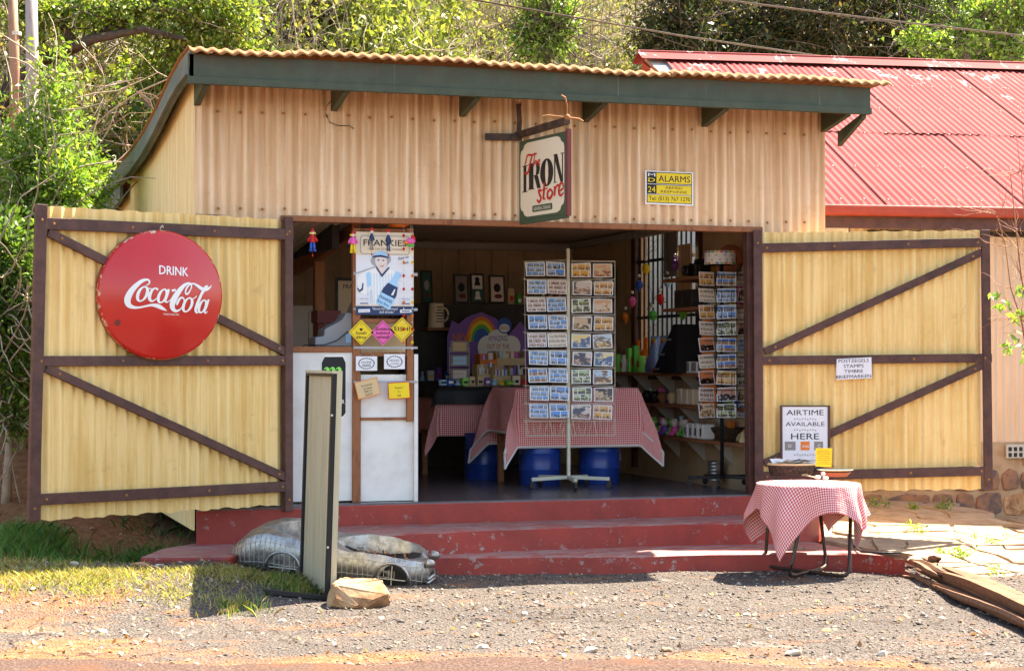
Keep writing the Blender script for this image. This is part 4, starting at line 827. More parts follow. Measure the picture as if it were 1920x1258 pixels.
MB().ext(rect(-.0, AL, PH+.001, PH+.018), PF, -.046, .022).build('cap_board', M['panel'], ab); MB().ext(rect(AL-.05, AL+.002, .02, PH), PF, -.046, -.0105).build('edge_strip', M['panel'], ab)
for u in (.02, AL-.02): p = PF(u, 0, 0); MB().beam((p.x-.42, p.y, H(p.x-.42, p.y)+.022), (p.x, p.y, max(.03, H(p.x, p.y)+.015)), .04, .03).beam((p.x, p.y, max(.03, H(p.x, p.y)+.015)), (p.x+.28, p.y-.05, H(p.x+.28, p.y-.05)+.015), .04, .03).build('foot_bar', M['black'], ab, bev=.003)
for v_ in (.35, 1.2): MB().ball(PF(AL+.023, v_, .02), .008).build('bolt', M['wire'], ab)
# ------------------------------------------------------------------ rocks
def rock(name, label, c, d, seed, m, rot=0, cut=None):
    rg = random.Random(seed); import bmesh
    bm = bmesh.new(); pts = []
    for i in range(26):
        v_ = Vector((rg.gauss(0, 1), rg.gauss(0, 1), rg.gauss(0, 1))).normalized(); k_ = max(abs(v_.x), abs(v_.y), abs(v_.z)); v_ = v_/k_*.75+v_*.25; pts.append(Vector((v_.x*d[0]*(1-.18*(v_.z > .2)), v_.y*d[1]*(1-.2*(v_.z > .2)), v_.z*d[2]+d[2]*.9)))
    for p in pts: bm.verts.new(p)
    r_ = bmesh.ops.convex_hull(bm, input=bm.verts); bmesh.ops.delete(bm, geom=list({e for e in r_['geom_interior']+r_['geom_unused'] if isinstance(e, bmesh.types.BMVert)}), context='VERTS')
    bmesh.ops.bevel(bm, geom=bm.edges[:], offset=min(d)*.06, segments=1, affect='EDGES', clamp_overlap=True)
    bmesh.ops.triangulate(bm, faces=bm.faces[:]); bmesh.ops.subdivide_edges(bm, edges=bm.edges[:], cuts=1)
    for v_ in bm.verts: v_.co += Vector((rg.gauss(0, 1), rg.gauss(0, 1), rg.gauss(0, 1)))*min(d)*.025
    me = bpy.data.meshes.new(name); bm.to_mesh(me); bm.free(); me.materials.append(m); o = bpy.data.objects.new(name, me); link(o); o.location = c; o.rotation_euler = (0, 0, rot); return tag(o, label, 'rock')
p = aZ(686, 1148, 0); rock('rock', 'large angular sandstone block in front of the tin car', (p.x, p.y+.22, -.01), (.21, .15, .105), 23, M['rock'], -.35)
p = aZ(522, 1094, .02); rock('rock', 'flat pale rock in the grass behind the pavement sign', (p.x, p.y+.05, -.01), (.17, .12, .045), 5, M['pale_rock'], .2)
rg = random.Random(31); spots = [(262, 1115, .05), (300, 1112, .03), (190, 1182, .03), (420, 1157, .035), (530, 1164, .03), (716, 1160, .02), (890, 1192, .03), (985, 1155, .025), (1092, 1060, .02), (1515, 1062, .04), (1565, 1062, .04), (1790, 1105, .05), (1855, 1130, .045), (1488, 1216, .04), (905, 1213, .03), (1250, 1213, .03), (1655, 1218, .035), (1400, 1150, .02), (1550, 1180, .025), (140, 1112, .03), (1690, 1070, .02), (1772, 1090, .03), (60, 1150, .025), (1110, 1215, .04)]
for i, (px, py, r_) in enumerate(spots):
    p = aZ(px, py, 0); o = rock('loose_stone', 'loose pale stone lying on the gravel', (p.x, p.y, H(p.x, p.y)-r_*.15), (r_*1.2, r_*.9, r_*.45), 40+i, M['pale_rock'] if i % 3 else M['rock'], rg.uniform(0, 6)); o['group'] = 'loose stones on the gravel'; o['category'] = 'stone'
# ------------------------------------------------------------------ tin car
c0, c1 = aZ(432, 1060, .0), aZ(808, 1082, .0); c0 = aD(432, 1050, 13.52); c1 = aD(806, 1072, 13.36); c0.z = c1.z = .0
UPC = Vector((.04, -.24, 1)).normalized(); c0.z = .12; c1.z = -.015; car = thing('tin_car', 'grey beaten tin model of an open old-fashioned car in front of the steps', 'model car', ((c0.x+c1.x)/2, (c0.y+c1.y)/2, 0)); cl = (c1-c0).length; CF = Fr(c0, tuple(c1-c0), tuple(UPC-(c1-c0).normalized()*UPC.dot((c1-c0).normalized())))
tk = [0, .03, .08, .14, .20, .27, .33, .38, .43, .48, .53, .58, .64, .70, .76, .82, .88, .93, .97, 1.0]
hw = [.03, .10, .17, .20, .22, .235, .235, .23, .225, .22, .22, .22, .225, .225, .225, .22, .21, .19, .155, .10]
hh = [.09, .16, .225, .28, .315, .335, .335, .32, .295, .27, .265, .265, .272, .275, .272, .262, .25, .232, .20, .13]
wi = [.001, .001, .001, .001, .02, .08, .12, .13, .13, .02, .02, .08, .14, .155, .16, .155, .14, .08, .001, .001]
zf = [0, 0, 0, 0, .26, .20, .16, .14, .14, .25, .25, .18, .14, .14, .14, .15, .17, .20, 0, 0]
zb = [.06, .05, .03, .02, .02, .02, .02, .02, .02, .02, .02, .02, .02, .02, .02, .02, .02, .025, .04, .06]
mb = MB(); t2 = np.linspace(0, 1, 40); hw, hh, wi, zf, zb = [list(np.interp(t2, tk, q)) for q in (hw, hh, wi, [z or h*.985 for z, h in zip(zf, hh)], zb)]; tk = list(t2); rgc = random.Random(17)
for t_, w_, h_, i_, f_, b_ in zip(tk, hw, hh, wi, zf, zb):
    f_ = f_ or h_*.985; q = [(-w_*.86, b_), (-w_*.98, h_*.35), (-w_, h_*.6), (-w_*.93, h_*.85), (-w_*.78, h_), (-max(i_, w_*.25 if i_ < .005 else i_)*1.08, h_*1.0), (-i_, h_*.93 if i_ > .005 else h_*1.01), (-i_*.8, f_)]
    q = q+[(-a, z) for a, z in q[::-1]]
    mb.v += [CF(t_*cl+0, (z*(1-.12*min(1, i_/.1)) if a < 0 and z > .1 else z)+.0025*math.sin(t_*60+z*40), -a+.002*math.sin(t_*47+a*30)) for a, z in q]; NQ = len(q)
mb.f = [(i*NQ+k, (i+1)*NQ+k, (i+1)*NQ+k+1, i*NQ+k+1) for i in range(len(tk)-1) for k in range(NQ-1)]+[tuple(range(NQ)), tuple(len(mb.v)-1-k for k in range(NQ))]
o = mb.build('body', M['tin'], car, smooth='auto')
BV = mb.v
for ta_, tb_ in ((.22, .46), (.57, .94)):                 # dark sheets painting in the shade inside the open body
    us_ = np.linspace(ta_, tb_, 12); L_ = [CF(u_*cl, float(np.interp(u_, tk, zf))+.012, float(np.interp(u_, tk, wi))*.86) for u_ in us_]; R_2 = [CF(u_*cl, float(np.interp(u_, tk, zf))+.012, -float(np.interp(u_, tk, wi))*.86) for u_ in us_]
    MB().add(L_+R_2, [(i, i+1, 13+i, 12+i) for i in range(11)]).build('cockpit_shade', M['tyre'], car)
for i in range(1, len(tk)-1):                            # wire seams round the body
    MB().tube([BV[i*NQ+k]+CF.n*(.003 if k < 5 else 0)+Vector((0, 0, .002)) for k in range(0, 5)], .0024, 4).build('seam_wire', M['wire'], car)
    if i % 99 == 98: MB().tube([BV[i*NQ+k]+Vector((0, 0, .003)) for k in range(NQ-6, NQ)], .0035, 5).build('seam_wire', M['wire'], car)
for k in (1, 3): MB().tube([BV[i*NQ+k]+CF.n*.002 for i in range(1, len(tk)-1)], .0022, 4).build('seam_wire', M['wire'], car)
for u in (.30, .835):
    for s_ in (1, -1):
        c_ = CF(u*cl, .085, s_*.185); wh = MB().lathe([(0, -.035), (.085, -.035), (.105, -.02), (.105, .02), (.085, .036), (.0, .030)], c_, 24, tuple(CF.n*s_)).build('wheel', M['tyre'], car, smooth='auto')
        if s_ > 0:
            for a in range(4):
                t_ = a*math.pi/4+.78*(a % 2); MB().tube([c_+CF.n*.044+(CF.x*math.cos(t_)+CF.y*math.sin(t_))*.10, c_+CF.n*.044-(CF.x*math.cos(t_)+CF.y*math.sin(t_))*.10], .004, 5).build('spoke', M['wire'], wh)
    arch = []
    for i in range(13): t_ = math.pi*i/12; arch.append(CF(u*cl+.125*math.cos(t_), .085+.125*math.sin(t_)*.95, .232))
    MB().tube(arch, .010, 6).build('wheel_arch', M['tin'], car, smooth=True)
for s_ in (.10, -.10): MB().lathe([(0, 0), (.03, .004), (.034, .02), (.028, .05), (.012, .065), (0, .066)], CF(cl*.985, .19, s_), 14, tuple(CF.x)).build('headlight', M['tin'], car, smooth=True)
for z in (.05, .075): MB().tube([CF(cl*1.0, z, .12), CF(cl*1.02, z, 0), CF(cl*1.0, z, -.12)], .012, 8).build('bumper', M['tin'], car, smooth=True)
MB().tube([CF(.51*cl, .26, .12), CF(.50*cl, .38, .11), CF(.50*cl, .38, -.11), CF(.51*cl, .26, -.12)], .008, 6).build('windscreen_frame', M['tin'], car)
lf = MB(); rg = random.Random(8)
for i in range(90):
    p = CF(rg.uniform(.58, .92)*cl, .165+rg.uniform(0, .03), rg.uniform(-.11, .11)); d_ = Vector((rg.gauss(0, 1), rg.gauss(0, 1), rg.gauss(0, .5))).normalized()*.025; e_ = Vector((-d_.y, d_.x, .01)).normalized()*.010
    lf.add([p-d_, p+e_, p+d_, p-e_], [(0, 1, 2, 3)])
tag(lf.build('leaf_litter', M['shelf'], None), 'dry brown leaves lying inside the open tin car', 'leaves', kind='stuff')
# ------------------------------------------------------------------ weathered sleeper at the right edge
l0, l1 = aZ(1712, 1062, .06), aZ(1990, 1180, .06); l0.z = l1.z = 0; ld = (l1-l0).normalized(); LF = Fr(l0, tuple(ld), (0, 0, 1)); LL_ = (l1-l0).length; rg = random.Random(6); mb = MB(); n = 26; NQ = 10
for i in range(n+1):
    t_ = i/n; w_ = .12*(1-.5*(1-t_)**2.2)*(1+.12*math.sin(t_*9)); h_ = .15*(1-.5*(1-t_)**2)*(1+.15*math.sin(t_*7+1)); 
    for k in range(NQ):
        a = 2*math.pi*k/NQ+.3; m_ = 1/max(abs(math.cos(a)), abs(math.sin(a)))**.4*(1-.22*(k in (2, 6))*(1+.3*math.sin(i)))
        mb.v.append(LF(t_*LL_+rg.uniform(-.05, .05)*(.3 if 0 < i < n else 2.5), .09+h_*.5*math.sin(a)*m_*(1+.16*math.sin(k*2.3))+rg.gauss(0, .003), w_*.5*math.cos(a)*m_*1.7+rg.gauss(0, .003)+.05*math.sin(t_*3)))
mb.f = [(i*NQ+k, (i+1)*NQ+k, (i+1)*NQ+(k+1) % NQ, i*NQ+(k+1) % NQ) for i in range(n) for k in range(NQ)]+[tuple(range(NQ)), tuple(n*NQ+NQ-1-k for k in range(NQ))]
lg = thing('timber_sleeper', 'split weathered timber sleeper lying on the gravel at the right edge', 'log', l0)
def sliver(u0, u1, v0, w0, rv, rw, seed, taper=1.):      # one long torn strip of the log
    g_ = random.Random(seed); m_ = 12; mb = MB(); q_ = 7; ph = g_.uniform(0, 6)
    for i in range(m_+1):
        t_ = i/m_; k_ = (.25+.75*min(1, t_*3.2))*(1-.55*max(0, t_-.85)/.15*taper); oy = .012*math.sin(t_*7+ph)+g_.gauss(0, .003); oz = .010*math.sin(t_*5+2*ph)
        for k in range(q_):
            a_ = 2*math.pi*k/q_+ph; j = 1+.22*math.sin(k*2.6+ph*3)
            mb.v.append(LF(u0+(u1-u0)*t_+(g_.uniform(-.06, .06) if i in (0, m_) else 0), v0+rv*k_*j*math.sin(a_)+oz+.0*t_, w0+rw*k_*j*math.cos(a_)+oy))
    mb.f = [(i*q_+k, (i+1)*q_+k, (i+1)*q_+(k+1) % q_, i*q_+(k+1) % q_) for i in range(m_) for k in range(q_)]+[tuple(range(q_)), tuple(m_*q_+q_-1-k for k in range(q_))]
    return mb.build('strip', M['log'], lg, smooth='auto')
for i, sp_ in enumerate(((.0, LL_, .035, .075, .035, .045), (.10, LL_, .055, .0, .045, .05), (.30, LL_, .05, -.07, .042, .05), (-.12, .95, .105, .055, .022, .03), (-.05, 1.25, .115, .015, .025, .028), (.55, LL_, .115, .03, .04, .05), (.7, LL_, .125, -.04, .04, .055), (.22, .62, .14, -.02, .02, .022), (.34, .52, .165, -.035, .03, .03), (-.02, .45, .03, .125, .012, .02), (1.0, LL_, .05, .12, .03, .03))): sliver(*sp_, 60+i)
# cable on the ground behind the table
one('ground_cable', MB().tube([aZ(*p, .16) for p in ((1592, 1000), (1600, 1022), (1615, 1034), (1650, 1036), (1690, 1036))], .008, 6), M['ink'], 'black cable curling over the paving behind the table', 'cable', smooth=True)
# ------------------------------------------------------------------ counter and timber frame in the doorway
cy = .10; CFm = lambda px, py, Y=cy: aY(px, py, Y)
def pbox(px0, px1, py0, py1, Y, dep):                    # a board whose face lies at Y
    a, b = aY(px0, py1, Y), aY(px1, py0, Y); return MB().bb(a.x, b.x, Y, Y+dep, a.z, b.z)
ct = thing('shop_counter', 'scuffed white counter with timber top left of the doorway', 'counter', (CFm(600, 940).x, cy, FL))
pbox(541, 661, 661, 941, cy, .02).build('front_panel', M['white'], ct, bev=.002); pbox(541, 662, 650, 660.5, cy-.012, .6).build('counter_top', M['tim'], ct, bev=.003)
fmr = thing('timber_sign_stand', 'varnished timber frame with white lower panel hung with signs', 'display frame', (CFm(720, 940).x, cy, FL))
pbox(676, 776, 702, 940, cy+.012, .02).build('lower_panel', M['white'], fmr, bev=.002)
pbox(661, 676, 428, 942, cy-.02, .05).build('post', M['tim'], fmr, bev=.003); pbox(763, 775.5, 428, 790, cy-.02, .05).build('post', M['tim'], fmr, bev=.003)
pbox(776.5, 784, 664, 940, cy-.02, .05).build('edge_board', M['white'], fmr, bev=.002)
for y0, y1 in ((430, 441), (598, 606), (660, 668), (782, 788)): pbox(676.3, 762.7, y0, y1, cy-.005, .03).build('rail', M['tim'], fmr, bev=.002)
for y0 in (512, 578, 650, 714): pbox(663, 783, y0, y0+4, cy-.028, .006).build('strap', M['grey'], fmr)
pbox(676, 764, 607, 660, cy+.25, .02).build('shelf_back', M['tan'], fmr)
# energy drink can poster
cp = thing('can_poster', 'black can-shaped poster with green claw marks on the white counter', 'poster', CFm(626, 780)); q0, q1 = CFm(603, 781, cy-.002), CFm(648, 669, cy-.002); PW, PHh = q1.x-q0.x, q1.z-q0.z; PFm = Fr(q0)
can = lambda e: [(x*PW, y*PHh) for x, y in ((.12-e, 0-e), (.88+e, 0-e), (1+e, .06), (1+e, .90), (.88+e*.5, 1+e), (.12-e*.5, 1+e), (0-e, .90), (0-e, .06))]
flat(cp, 'white_edge', M['glasswhite'], PFm, can(.025), 0, .002); cpb = flat(cp, 'black_can', M['ink'], PFm, can(0), .0021, .0035)
for a, ln_ in ((.22, .34), (.46, .47), (.72, .42)):
    strokes(cpb, 'claw_mark', M['lime'], PFm, [[((a-.13)*PW, .785*PHh, .02*PW), ((a-.05)*PW, .815*PHh, .06*PW), ((a+.02)*PW, .80*PHh, .13*PW), ((a+.045)*PW, .74*PHh, .14*PW), ((a+.04)*PW, (.82-ln_*.5)*PHh, .10*PW), ((a+.06)*PW, (.82-ln_*.8)*PHh, .06*PW), ((a+.04)*PW, (.82-ln_)*PHh, .012*PW)]], .004)
text(cpb, 'MONSTER', M['glasswhite'], PFm, PW*.5, PHh*.215, PHh*.07, PW*.9, off=.004); text(cpb, 'ENERGY', M['lime'], PFm, PW*.55, PHh*.14, PHh*.03, PW*.6, off=.004)
# big soft drink poster
py_ = cy-.034; q0, q1 = aY(667, 590, py_), aY(775.5, 437, py_); fp = thing('drink_poster', 'large cream and blue soft drink poster of a smiling woman with a bottle', 'poster', q0); W1, H1 = q1.x-q0.x, q1.z-q0.z; FP = Fr(q0)
def fs(name, c, pts, lv, **k): return flat(fpo, name, M[c], FP, [(x*W1, y*H1) for x, y in pts], .0012*lv, .0012*lv+.0011)
fpo = MB().ext(rect(0, W1, 0, H1), FP, -.004, .001).build('sheet', M['cream'], fp); fs('sky_tint', 'paper', rect(.01, .99, .12, .72), 1)
fs('footer', 'navy', [(.0, .0), (1, 0), (1, .105), (.0, .105)], 2)
fs('plate_edge', 'grey', [(.07, .76), (.10, .73), (.90, .73), (.93, .76), (.93, .93), (.90, .96), (.10, .96), (.07, .93)], 2); fs('plate', 'cream', [(.085, .765), (.11, .74), (.89, .74), (.915, .765), (.915, .925), (.89, .95), (.11, .95), (.085, .925)], 3)
text(fpo, 'FRANKIES', M['ink'], FP, .5*W1, .835*H1, .075*H1, .74*W1, bold=.03, off=.0052); text(fpo, 'Olde Soft Drink Company', M['brownred'], FP, .5*W1, .785*H1, .028*H1, .6*W1, off=.0052)
hair = [(.27, .62), (.25, .66), (.30, .72), (.36, .755), (.46, .77), (.55, .75), (.60, .70), (.60, .65), (.55, .61), (.50, .58), (.34, .58)]
fs('hair', 'grey', hair, 4); fs('shirt', 'glasswhite', [(.02, .40), (.06, .48), (.20, .54), (.34, .57), (.44, .50), (.56, .57), (.66, .54), (.76, .44), (.70, .30), (.62, .12), (.30, .12), (.28, .30), (.14, .24), (.04, .28)], 4)
fs('face', 'skin', ell(.43, .645, .105, .085, 18, -.15), 6); fs('neck', 'skin', [(.38, .60), (.50, .60), (.50, .54), (.44, .47), (.37, .55)], 5)
fs('cap', 'lblue', [(.28, .70), (.33, .755), (.45, .775), (.54, .74), (.55, .70), (.42, .715)], 7); fs('cap_peak', 'navy', [(.27, .69), (.30, .715), (.43, .725), (.55, .705), (.57, .685), (.42, .70)], 8)
for a in (.385, .47): fs('eye', 'navy', ell(a, .66-.03*(a-.43), .018, .008, 10), 8)
fs('mouth', 'red', [(.40, .60), (.44, .59), (.49, .61), (.45, .578)], 8); fs('teeth', 'glasswhite', [(.415, .602), (.45, .598), (.475, .606), (.445, .590)], 9)
for i in range(9): fs('shirt_stripe', 'lblue', [(.20+.055*i, .14), (.207+.055*i, .14), (.215+.05*i, .50), (.205+.05*i, .50)], 5.2)
fs('collar', 'navy', [(.34, .57), (.36, .58), (.445, .49), (.56, .58), (.58, .57), (.445, .455)], 7)
fs('cue', 'grey', [(.0, .505), (.34, .585), (.34, .575), (.0, .490)], 7); fs('sleeve', 'lblue', [(.20, .33), (.26, .36), (.24, .52), (.17, .50)], 6); fs('hook_shape', 'navy', [(.02, .31), (.06, .27), (.12, .30), (.13, .38), (.11, .38), (.10, .32), (.06, .295), (.03, .33)], 7)
R_ = lambda q, cx, cy2, a: [(cx+x*math.cos(a)*1-y*math.sin(a)*H1/W1, cy2+(x*math.sin(a))*W1/H1+y*math.cos(a)) for x, y in q]
bt = [(-.13, 0), (.13, 0), (.13, .20), (.10, .28), (.055, .34), (.05, .46), (-.05, .46), (-.055, .34), (-.10, .28), (-.13, .20)]
fs('bottle', 'lblue', R_(bt, .46, .10, -.45), 8); fs('bottle_drink', 'navy', R_([(-.13, .15), (.13, .15), (.13, .20), (.09, .29), (-.09, .29), (-.13, .20)], .46, .10, -.45), 9.2); fs('bottle_glint', 'glasswhite', R_([(.04, .17), (.08, .18), (.07, .26), (.05, .25)], .46, .10, -.45), 10.4); fs('bottle_label', 'lblue', R_([(-.13, .02), (.13, .02), (.13, .14), (-.13, .14)], .46, .10, -.45), 10)
text(fpo, 'FRANKIES', M['navy'], FP, .50*W1, .175*H1, .035*H1, .24*W1, off=.0148, rot=-.45, bold=.01); text(fpo, 'Root Beer', M['navy'], FP, .46*W1, .13*H1, .03*H1, .22*W1, off=.0148, rot=-.45)
for s_, u, v_ in (('Enjoy ice', .82, .68), ('cold', .86, .62)): text(fpo, s_, M['ink'], FP, u*W1, v_*H1, .035*H1, None, off=.006, rot=.22, sh=.3, sx=.75)
text(fpo, '"Good Old Fashioned', M['glasswhite'], FP, .49*W1, .060*H1, .03*H1, .44*W1, off=.005, sh=.25); text(fpo, 'Soft Drinks"', M['glasswhite'], FP, .53*W1, .02*H1, .03*H1, .26*W1, off=.005, sh=.25)
for u, v_, s_ in ((.14, .195, 'Ginger Beer'), (.14, .135, ''), (.14, .045, 'Root Beer'), (.86, .195, 'Ginger Beer'), (.86, .135, ''), (.86, .045, '')):
    fs('flavour_label', 'paper', [(u-.10, v_-.02), (u+.10, v_-.015), (u+.10, v_+.025), (u-.10, v_+.02)], 6); (text(fpo, s_, M['navy'], FP, u*W1, (v_-.006)*H1, .016*H1, .16*W1, off=.0086) if s_ else fs('print_line', 'navy', rect(u-.07, u+.07, v_-.004, v_+.008), 7.4))
# diamond car signs, plaques, little wooden signs
def dia(c, r, col, lines, label, nm):
    o_ = aY(c[0], c[1], cy-.05); t = thing('diamond_sign', label, 'sign', o_-Vector((0, 0, r)), 0, 'diamond signs on the timber frame'); fr = Fr(o_)
    rp = [(r*x, r*y) for x, y in ((.05, -.95), (.95, -.05), (.95, .05), (.05, .95), (-.05, .95), (-.95, .05), (-.95, -.05), (-.05, -.95))]
    pl = flat(t, 'plate', M[col], fr, rp, 0, .002)
    for i in range(4):
        a, b = [((1, 0), (0, 1)), ((0, 1), (-1, 0)), ((-1, 0), (0, -1)), ((0, -1), (1, 0))][i]; k_ = r*.87; j_ = r*.83
        flat(pl, 'border_line', M['ink'], fr, [(a[0]*k_, a[1]*k_), (b[0]*k_, b[1]*k_), (b[0]*j_, b[1]*j_), (a[0]*j_, a[1]*j_)], .0022, .003)
    for s_, v_, h_, w_ in lines: text(pl, s_, M['ink'], fr, 0, v_*r, h_*r, w_ and w_*r, off=.0035, bold=.022)
    return pl, fr, r
t, fr, r_ = dia((677, 623), .100, 'yellow', [('I', .50, .20, None), ('South', -.16, .24, .85), ('Africa', -.50, .24, .80)], 'yellow diamond sign with a heart, leftmost of three', 0)
hp = []
for i in range(24): a = 2*math.pi*i/24; hp.append((.0095*1.0*math.sin(a)**3*r_*10*.135/.1, r_*.22+(.13*math.cos(a)-.05*math.cos(2*a)-.02*math.cos(3*a))*r_*.95))
flat(t, 'heart', M['ink'], fr, hp, .0022, .003)
dia((718, 624), .100, 'pink', [('Goddess', .20, .24, 1.2), ('behind', -.12, .24, 1.05), ('wheel!', -.44, .24, .95)], 'pink diamond sign between the two yellow ones', 1)
dia((754, 618), .100, 'yellow', [('EISH!', -.10, .32, 1.25)], 'yellow diamond sign with one bold word, rightmost of three', 2)
for (a, b, c, d, l1, l2, lab) in ((667, 707, 695, 668, 'HOME', '', 'white printed plaque hanging left under the diamond signs'), (720, 759, 692, 664, 'PEACE LOVE JOY', 'and WINE', 'white printed plaque hanging right under the diamond signs')):
    q0, q1 = aY(a, c, cy-.04), aY(b, d, cy-.04); t = thing('plaque', lab, 'plaque', q0, 0, 'white plaques on the timber frame'); fr = Fr(q0); w_, h_ = q1.x-q0.x, q1.z-q0.z
    pl = flat(t, 'plate', M['paper'], fr, rect(0, w_, 0, h_), 0, .003)
    for i in range(22):
        an = 2*math.pi*i/22; flat(pl, 'ornament', M['ink'], fr, ell(w_/2+w_*.36*math.cos(an), h_/2+h_*.36*math.sin(an), w_*.055, h_*.03, 7, an+1.2), .0031, .004)
    text(pl, l1, M['ink'], fr, w_/2, h_*.52, h_*.13, w_*.46, off=.0045); text(pl, l2, M['ink'], fr, w_/2, h_*.32, h_*.09, w_*.4, off=.0045) if l2 else [flat(pl, 'print_line', M['ink'], fr, rect(w_*.3, w_*.7, h_*v2, h_*(v2+.04)), .0031, .004) for v2 in (.30, .40)]
    MB().tube([fr(w_*.15, h_, .001), fr(w_*.5, h_+.06, .001), fr(w_*.85, h_, .001)], .0012, 4).build('string', M['wire'], t)
for (cx, cy2, w_, h_, ro, mt, lines, lab) in ((689, 728, .175, .125, .24, 'tan', (('My moods have', .22), ('two choices', .02), ('TAKE IT or', -.17), ('LEAVE IT!', -.38)), 'tilted tan joke sign with orange edge, lower left of the frame'), (748, 732, .165, .12, .06, 'orange', (('Die gemors', .2), ('is n', -.05), ('PLEK', -.32)), 'orange wooden joke sign on the lower right of the frame')):
    o_ = aY(cx, cy2, cy-.045); t = thing('joke_sign', lab, 'sign', o_-Vector((0, 0, h_/2)), 0, 'joke signs'); fr = Fr(o_, (math.cos(ro), 0, math.sin(ro)), (-math.sin(ro), 0, math.cos(ro)))
    flat(t, 'edge', M['orange'] if mt == 'tan' else M['red'], fr, rect(-w_/2-.006, w_/2+.006, -h_/2-.006, h_/2+.006), 0, .004); fc = flat(t, 'face', M['tan'] if mt == 'tan' else M['yellow'], fr, rect(-w_/2, w_/2, -h_/2, h_/2), .0041, .005)
    for s_, v_ in lines: text(fc, s_, M['ink'], fr, 0, v_*h_-.008, h_*.13, None, off=.0056, sx=.62, rot=.0, bold=.008)
# hanging wooden dolls
def doll(px, py0, py1, shirt, legs, hair, label, thin=1.):
    p = aY(px, py0, cy-.10); q = aY(px, py1, cy-.10); h = p.z-q.z; t = thing('wooden_doll', label, 'doll', q, 0, 'dolls hanging in the doorway'); o = Vector((q.x, q.y, q.z)); s_ = h/.24
    B = lambda x, z, y=0: o+Vector((x*s_*thin, y*s_, z*s_))
    MB().lathe([(0, .205*s_), (.022*s_, .207*s_), (.020*s_, .225*s_), (.010*s_, .238*s_), (0, .24*s_)], o, 12).build('cap', M['red'], t, smooth='auto'); MB().ball(B(0, .195), .020*s_).build('head', M['skin'], t, smooth=True)
    if hair:
        for sx in (-1, 1): MB().ball(B(sx*.024, .193), .013*s_).build('hair_tuft', M[hair], t, smooth=True)
    MB().lathe([(0, .095*s_), (.030*s_*thin, .098*s_), (.026*s_*thin, .15*s_), (.012*s_, .178*s_), (0, .18*s_)], o, 12).build('body', M[shirt], t, smooth='auto')
    for sx in (-1, 1):
        MB().tube([B(sx*.018, .165), B(sx*.040, .13), B(sx*.048, .105)], .011*s_*thin, 7, .014*s_*thin).build('arm', M[shirt], t, smooth=True); MB().tube([B(sx*.013, .10), B(sx*.017, .05), B(sx*.019, .012)], .014*s_*thin, 8).build('leg', M[legs], t, smooth=True); MB().ball(B(sx*.022, .010, -.008), .016*s_*thin, (1.2, 1.3, .7)).build('shoe', M[legs], t, smooth=True)
    MB().tube([o+Vector((0, 0, .24*s_)), Vector((o.x, o.y, 2.66))], .0012, 4).build('string', M['red'], t)
    MB().tube([o, o-Vector((0, 0, .03*s_))], .0012, 4).ball(o-Vector((0, 0, .04*s_)), .009*s_, (1, 1, 1.5)).build('pull_bead', M['red'], t)
doll(586, 429, 472, 'red', 'blue', 'yellow', 'hanging wooden doll with red shirt and blue trousers, leftmost'); doll(662, 433, 475, 'pink', 'yellow', 'yellow', 'hanging wooden doll with pink shirt and yellow trousers')
doll(697, 427, 470, 'navy', 'mid', None, 'thin dark wooden doll hanging over the left half of the poster', .55); doll(728, 430, 472, 'navy', 'navy', None, 'thin dark blue wooden doll hanging over the right half of the poster', .6)
for px, cols, lab in ((757, ('red', 'red', 'orange'), 'string of red diamond beads hanging over the poster'), (773, ('orange', 'red', 'yellow'), 'string of orange and yellow beads at the poster edge')):
    p = aY(px, 432, cy-.075); t = thing('bead_string', lab, 'bead string', aY(px, 645, cy-.075)); MB().tube([p+Vector((0, 0, .05)), aY(px, 645, cy-.075)], .001, 4).build('string', M['wire'], t)
    for i, yy in enumerate(range(442, 650, 25)): c_ = aY(px, yy, cy-.075); MB().lathe([(0, -.017), (.013, 0), (0, .017)], c_, 4).build('bead', M[cols[i % 3]], t); MB().ball(c_-Vector((0, 0, .05)), .005).build('small_bead', M['glasswhite'], t)
p = aY(770, 452, cy-.09); t = thing('bird_mobile', 'colourful little wooden bird hanging at the right of the poster', 'ornament', p); MB().ball(p, .030, (1.3, .6, .8)).build('body', M['pink'], t, smooth=True); MB().ball(p+Vector((-.035, 0, -.012)), .020, (1.2, .5, .8)).build('head', M['orange'], t, smooth=True); MB().ball(p+Vector((.0, 0, -.035)), .022, (1.6, .5, .5)).build('wing', M['green'], t, smooth=True); MB().ball(p+Vector((.02, 0, .022)), .020, (1, .5, 1)).build('crest', M['red'], t, smooth=True); MB().tube([p, (p.x, p.y, 2.66)], .001, 4).build('string', M['wire'], t)
p = aY(747, 422, .12); one('orange_lamp', MB().lathe([(0, 0), (.05, 0), (.08, .014), (.082, .03), (.06, .04), (0, .042)], (p.x, p.y, p.z-.02), 20), M['orange'], 'flat orange light fitting under the lintel', 'lamp', smooth='auto')
# cash register and clutter behind the counter
zc_ = aY(600, 650, .35).z+.002; a, b = aY(583, 650, .45), aY(664, 590, .45); sx = b.x-a.x; Hh2 = .27
cr = thing('cash_register', 'grey cash register standing on the counter behind the frame', 'cash register', (a.x+sx/2, .45, zc_)); fr = Fr((a.x, .55, zc_))
MB().ext([(0, 0), (sx, 0), (sx, Hh2*.95), (sx*.72, Hh2), (sx*.62, Hh2*.78), (sx*.22, Hh2*.50), (sx*.20, Hh2*.30), (0, Hh2*.26)], fr, -.0, .26).build('housing', M['grey'], cr, bev=.01); MB().ext(rect(sx*.70, sx*.82, .03, .10), fr, .2602, .264).build('label', M['lblue'], cr); MB().tube([fr(sx*.75, .12, .27), fr(sx*.5, .05, .29), fr(sx*.2, .012, .30), fr(-.1, .01, .32), fr(-.25, -.12, .46)], .004, 6).build('cord', M['ink'], cr)
